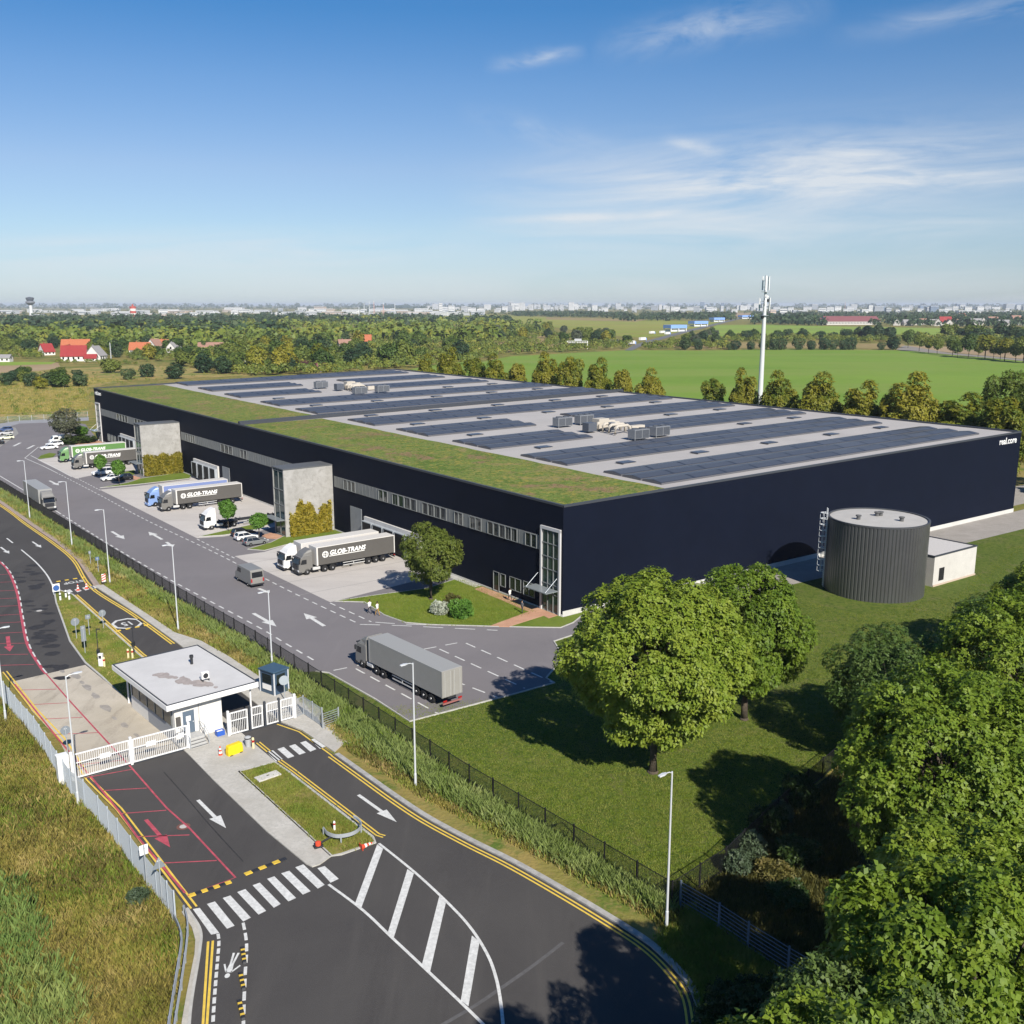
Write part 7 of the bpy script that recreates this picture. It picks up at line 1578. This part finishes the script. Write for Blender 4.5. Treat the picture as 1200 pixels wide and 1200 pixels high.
MB().box(0, L, -.4, .4, 3.2, 5.6).build('girder', rust, br_); MB().box(0, L, 5.6, 6.4, 3.2, 5.6).build('girder', rust, br_); MB().box(0, L, .4, 5.6, 3.4, 3.9).build('deck', M('deck_dark', (.06,.05,.05)), br_)
for k in range(14): x = L*(k+.5)/14; MB().box(x-.15, x+.15, -.55, -.41, 3.2, 5.6).build('stiffener', rust, br_)
for x in (1.5, L*.5, L-1.5): MB().box(x-.8, x+.8, 0, 6, -.2, 3.19).build('pier', M('pier_grey', (.24,.23,.22)), br_)
wl = thing('retaining_wall', 'low grey stone wall left of the girder bridge', 'wall', G(283, 428.5), .05); MB().box(-9, 9, -.5, .5, -.2, 3.4).build('wall_body', M('stone_grey', (.33,.32,.31), var=.25, scale=.6), wl); MB().box(-9.2, 9.2, -.65, .65, 3.4, 3.7).build('cap_stone', M('stone_grey', None), wl)
dt = thing('dead_tree', 'bare pale dead tree beside the stone wall', 'dead tree', G(293, 421)); mb = MB(); mb.tube([(0,0,0),(.2,0,5),(0,.2,8.5)], .5, 7, .15)
for a, b in (((0,0,4),(2.4,0,8)), ((0,0,5),(-2.2,.5,8.5)), ((0,0,6),(1.2,-.5,10))): mb.tube([a, b], .2, 5, .05)
mb.build('bare_limbs', M('bark_pale', (.36,.33,.29)), dt)
# blue lorry trailers / sheds along the motorway
bluem = M('tarp_sky_blue', (.20,.34,.72), rough=.5)
for i, (u, v, n) in enumerate(((791,388.5,32), (818,382.5,34), (840,377.2,34), (874,373.5,46))):
    p = G(u, v); t = thing('blue_canopy', 'sky blue roofed canopy on white legs beside the motorway, %s from the near end' % ORD[i], 'canopy', p, .55, 'blue canopies along the motorway')
    MB().profile([(-n/2,5),(-n/2,10),(n/2,10),(n/2,5)], -9, 9).build('roof', bluem, t)
    for x in (-n/2+1, 0, n/2-1):
        for y in (-8, 8): MB().box(x-.6, x+.6, y-.6, y+.6, 0, 4.99).build('leg', fascia, t)
    MB().box(-n/2+2, n/2-2, -6, 6, 0, 3.4).build('container', M('container_white', (.55,.58,.62)), t)
for i, (u, v) in enumerate(((764,391.5), (776,391), (782,392.5), (753,399.5), (740,404))):
    p = G(u, v); t = thing('motorway_lorry', 'pale lorry on the motorway, %s from the left' % ORD[[2,3,4,1,0][i]], 'lorry', p, 1.0, 'lorries on the motorway'); MB().box(-7,6,-1.3,1.3,1.0,4.0).build('box_body', fascia, t); MB().profile([(6.2,.5),(8.4,.5),(8.4,2.0),(8.0,3.2),(6.2,3.3)],-1.25,1.25).build('cab', bluem, t)

# ---------------------------------------------------------------- skyline
hz = random.Random(33)
SK = [M('city_white', (.62,.62,.62), rough=.7), M('city_pale', (.52,.53,.55), rough=.7), M('city_grey', (.33,.35,.38), rough=.7), M('city_tan', (.50,.40,.32), rough=.7), M('city_blue', (.14,.20,.30), rough=.6)]
winm = M('city_window', (.16,.18,.21), rough=.3)
def block(label, u, v, wpx, vt, mi, group, name='distant_building', depth=None):
    p = G(u, v); wd = wpx*p.y/FPX; h = px_height(u, vt, p); dp = depth or max(18, min(wd*.6, 120)); t = thing(name, label, 'building', p, hz.uniform(-.25, .25), group)
    b = MB().box(-wd/2, wd/2, 0, dp, 0, h).build('wall', SK[mi], t)
    n = max(2, int(h/7)); mb = MB()
    for k in range(n): z = h*(k+.45)/n; mb.box(-wd*.46, wd*.46, -.6, -.05, z-h*.14/n*1.2, z+h*.14/n*1.2)
    mb.build('window_rows', winm, t, fix=False); MB().box(-wd/2-.5, wd/2+.5, -.5, dp+.5, h, h+max(1.2, h*.04)).build('roof', SK[2 if mi == 0 else 1], t)
for i in range(46):
    u = -10+i*11.4+hz.uniform(-4, 4); v = hz.uniform(364.5, 371.0); block('long pale airport building on the left skyline', u, v, hz.uniform(8, 26), v-hz.uniform(2.0, 4.6), hz.choice((0, 0, 0, 1, 1, 3)), 'airport buildings on the left skyline', 'airport_building')
for i in range(26):
    u = 330+i*9.5+hz.uniform(-4, 4); v = hz.uniform(364, 371.5); block('white commercial building on the middle skyline', u, v, hz.uniform(5, 18), v-hz.uniform(2.5, 5.5), hz.choice((0, 0, 1, 1, 2, 3)), 'commercial buildings on the middle skyline', 'commercial_building')
for i in range(64):
    u = 505+i*6.2+hz.uniform(-3, 3); v = hz.uniform(361.5, 366.5); block('pale apartment block in the city on the skyline', u, v, hz.uniform(3, 8), v-hz.uniform(3, 7), hz.choice((0, 0, 0, 1, 1, 2)), 'city blocks on the skyline')
for i in range(48):
    u = 886+i*6.8+hz.uniform(-3, 3); v = hz.uniform(362, 368.5); block('white apartment block in the right-hand town on the skyline', u, v, hz.uniform(4, 11), v-hz.uniform(3, 7.5), hz.choice((0, 0, 0, 1, 1, 4, 2)), 'town blocks on the right skyline')
for u, v, w, vt, mi, lb in ((516.5,368,4,355.5,0,'slim white tower over the middle skyline'), (669.5,364,6,354.5,0,'white twin tower block over the city skyline'), (599,362,5,354,2,'dark tower block on the skyline above the fields'), (823,362,4.5,353.5,4,'dark blue office tower, left of two'), (846.5,362,3.5,354.5,4,'dark blue office tower, right of two'),
                            (604,364,10,355.5,0,'white slab block beside the dark tower'), (612,364,6,354.8,0,'stepped white block right of the white slab'), (1095,367,9,359,4,'blue glass block on the right skyline'), (1133,367.5,18,364,0,'long white warehouse on the right skyline, left of two'), (1164,367.5,40,364.3,0,'very long white warehouse on the right skyline'),
                            (1191,372.5,14,369.5,0,'white domed hall at the right picture edge'), (906,371,7,363,3,'orange fronted block left of the white town blocks'), (918,371,8,362,0,'white high block beside the orange fronted one'), (240,369,22,364,0,'white slab building right of the striped tower'), (275,370,8,364,0,'white cross shaped block on the left skyline'), (520,369.5,40,366,0,'broad white halls below the slim white tower')):
    block(lb, u, v, w, vt, mi, None)

# ---------------------------------------------------------------- the air between: one even box of haze, sky outside
hzb = MB().box(-42000, 42000, -60, 44000, -1.0, 75.0).build('haze', None)
stuff(hzb); tag(hzb, 'thin blue white haze over the whole plain', 'haze')
hm = bpy.data.materials.new('haze'); hm.use_nodes = True; nt = hm.node_tree; nt.nodes.clear()
ho = nt.nodes.new('ShaderNodeOutputMaterial'); pvn = nt.nodes.new('ShaderNodeVolumePrincipled'); pvn.inputs['Color'].default_value = (0.80, 0.88, 1.0, 1); pvn.inputs['Density'].default_value = 5.4e-5; pvn.inputs['Anisotropy'].default_value = 0.0
nt.links.new(pvn.outputs[0], ho.inputs['Volume']); hzb.data.materials.clear(); hzb.data.materials.append(hm)
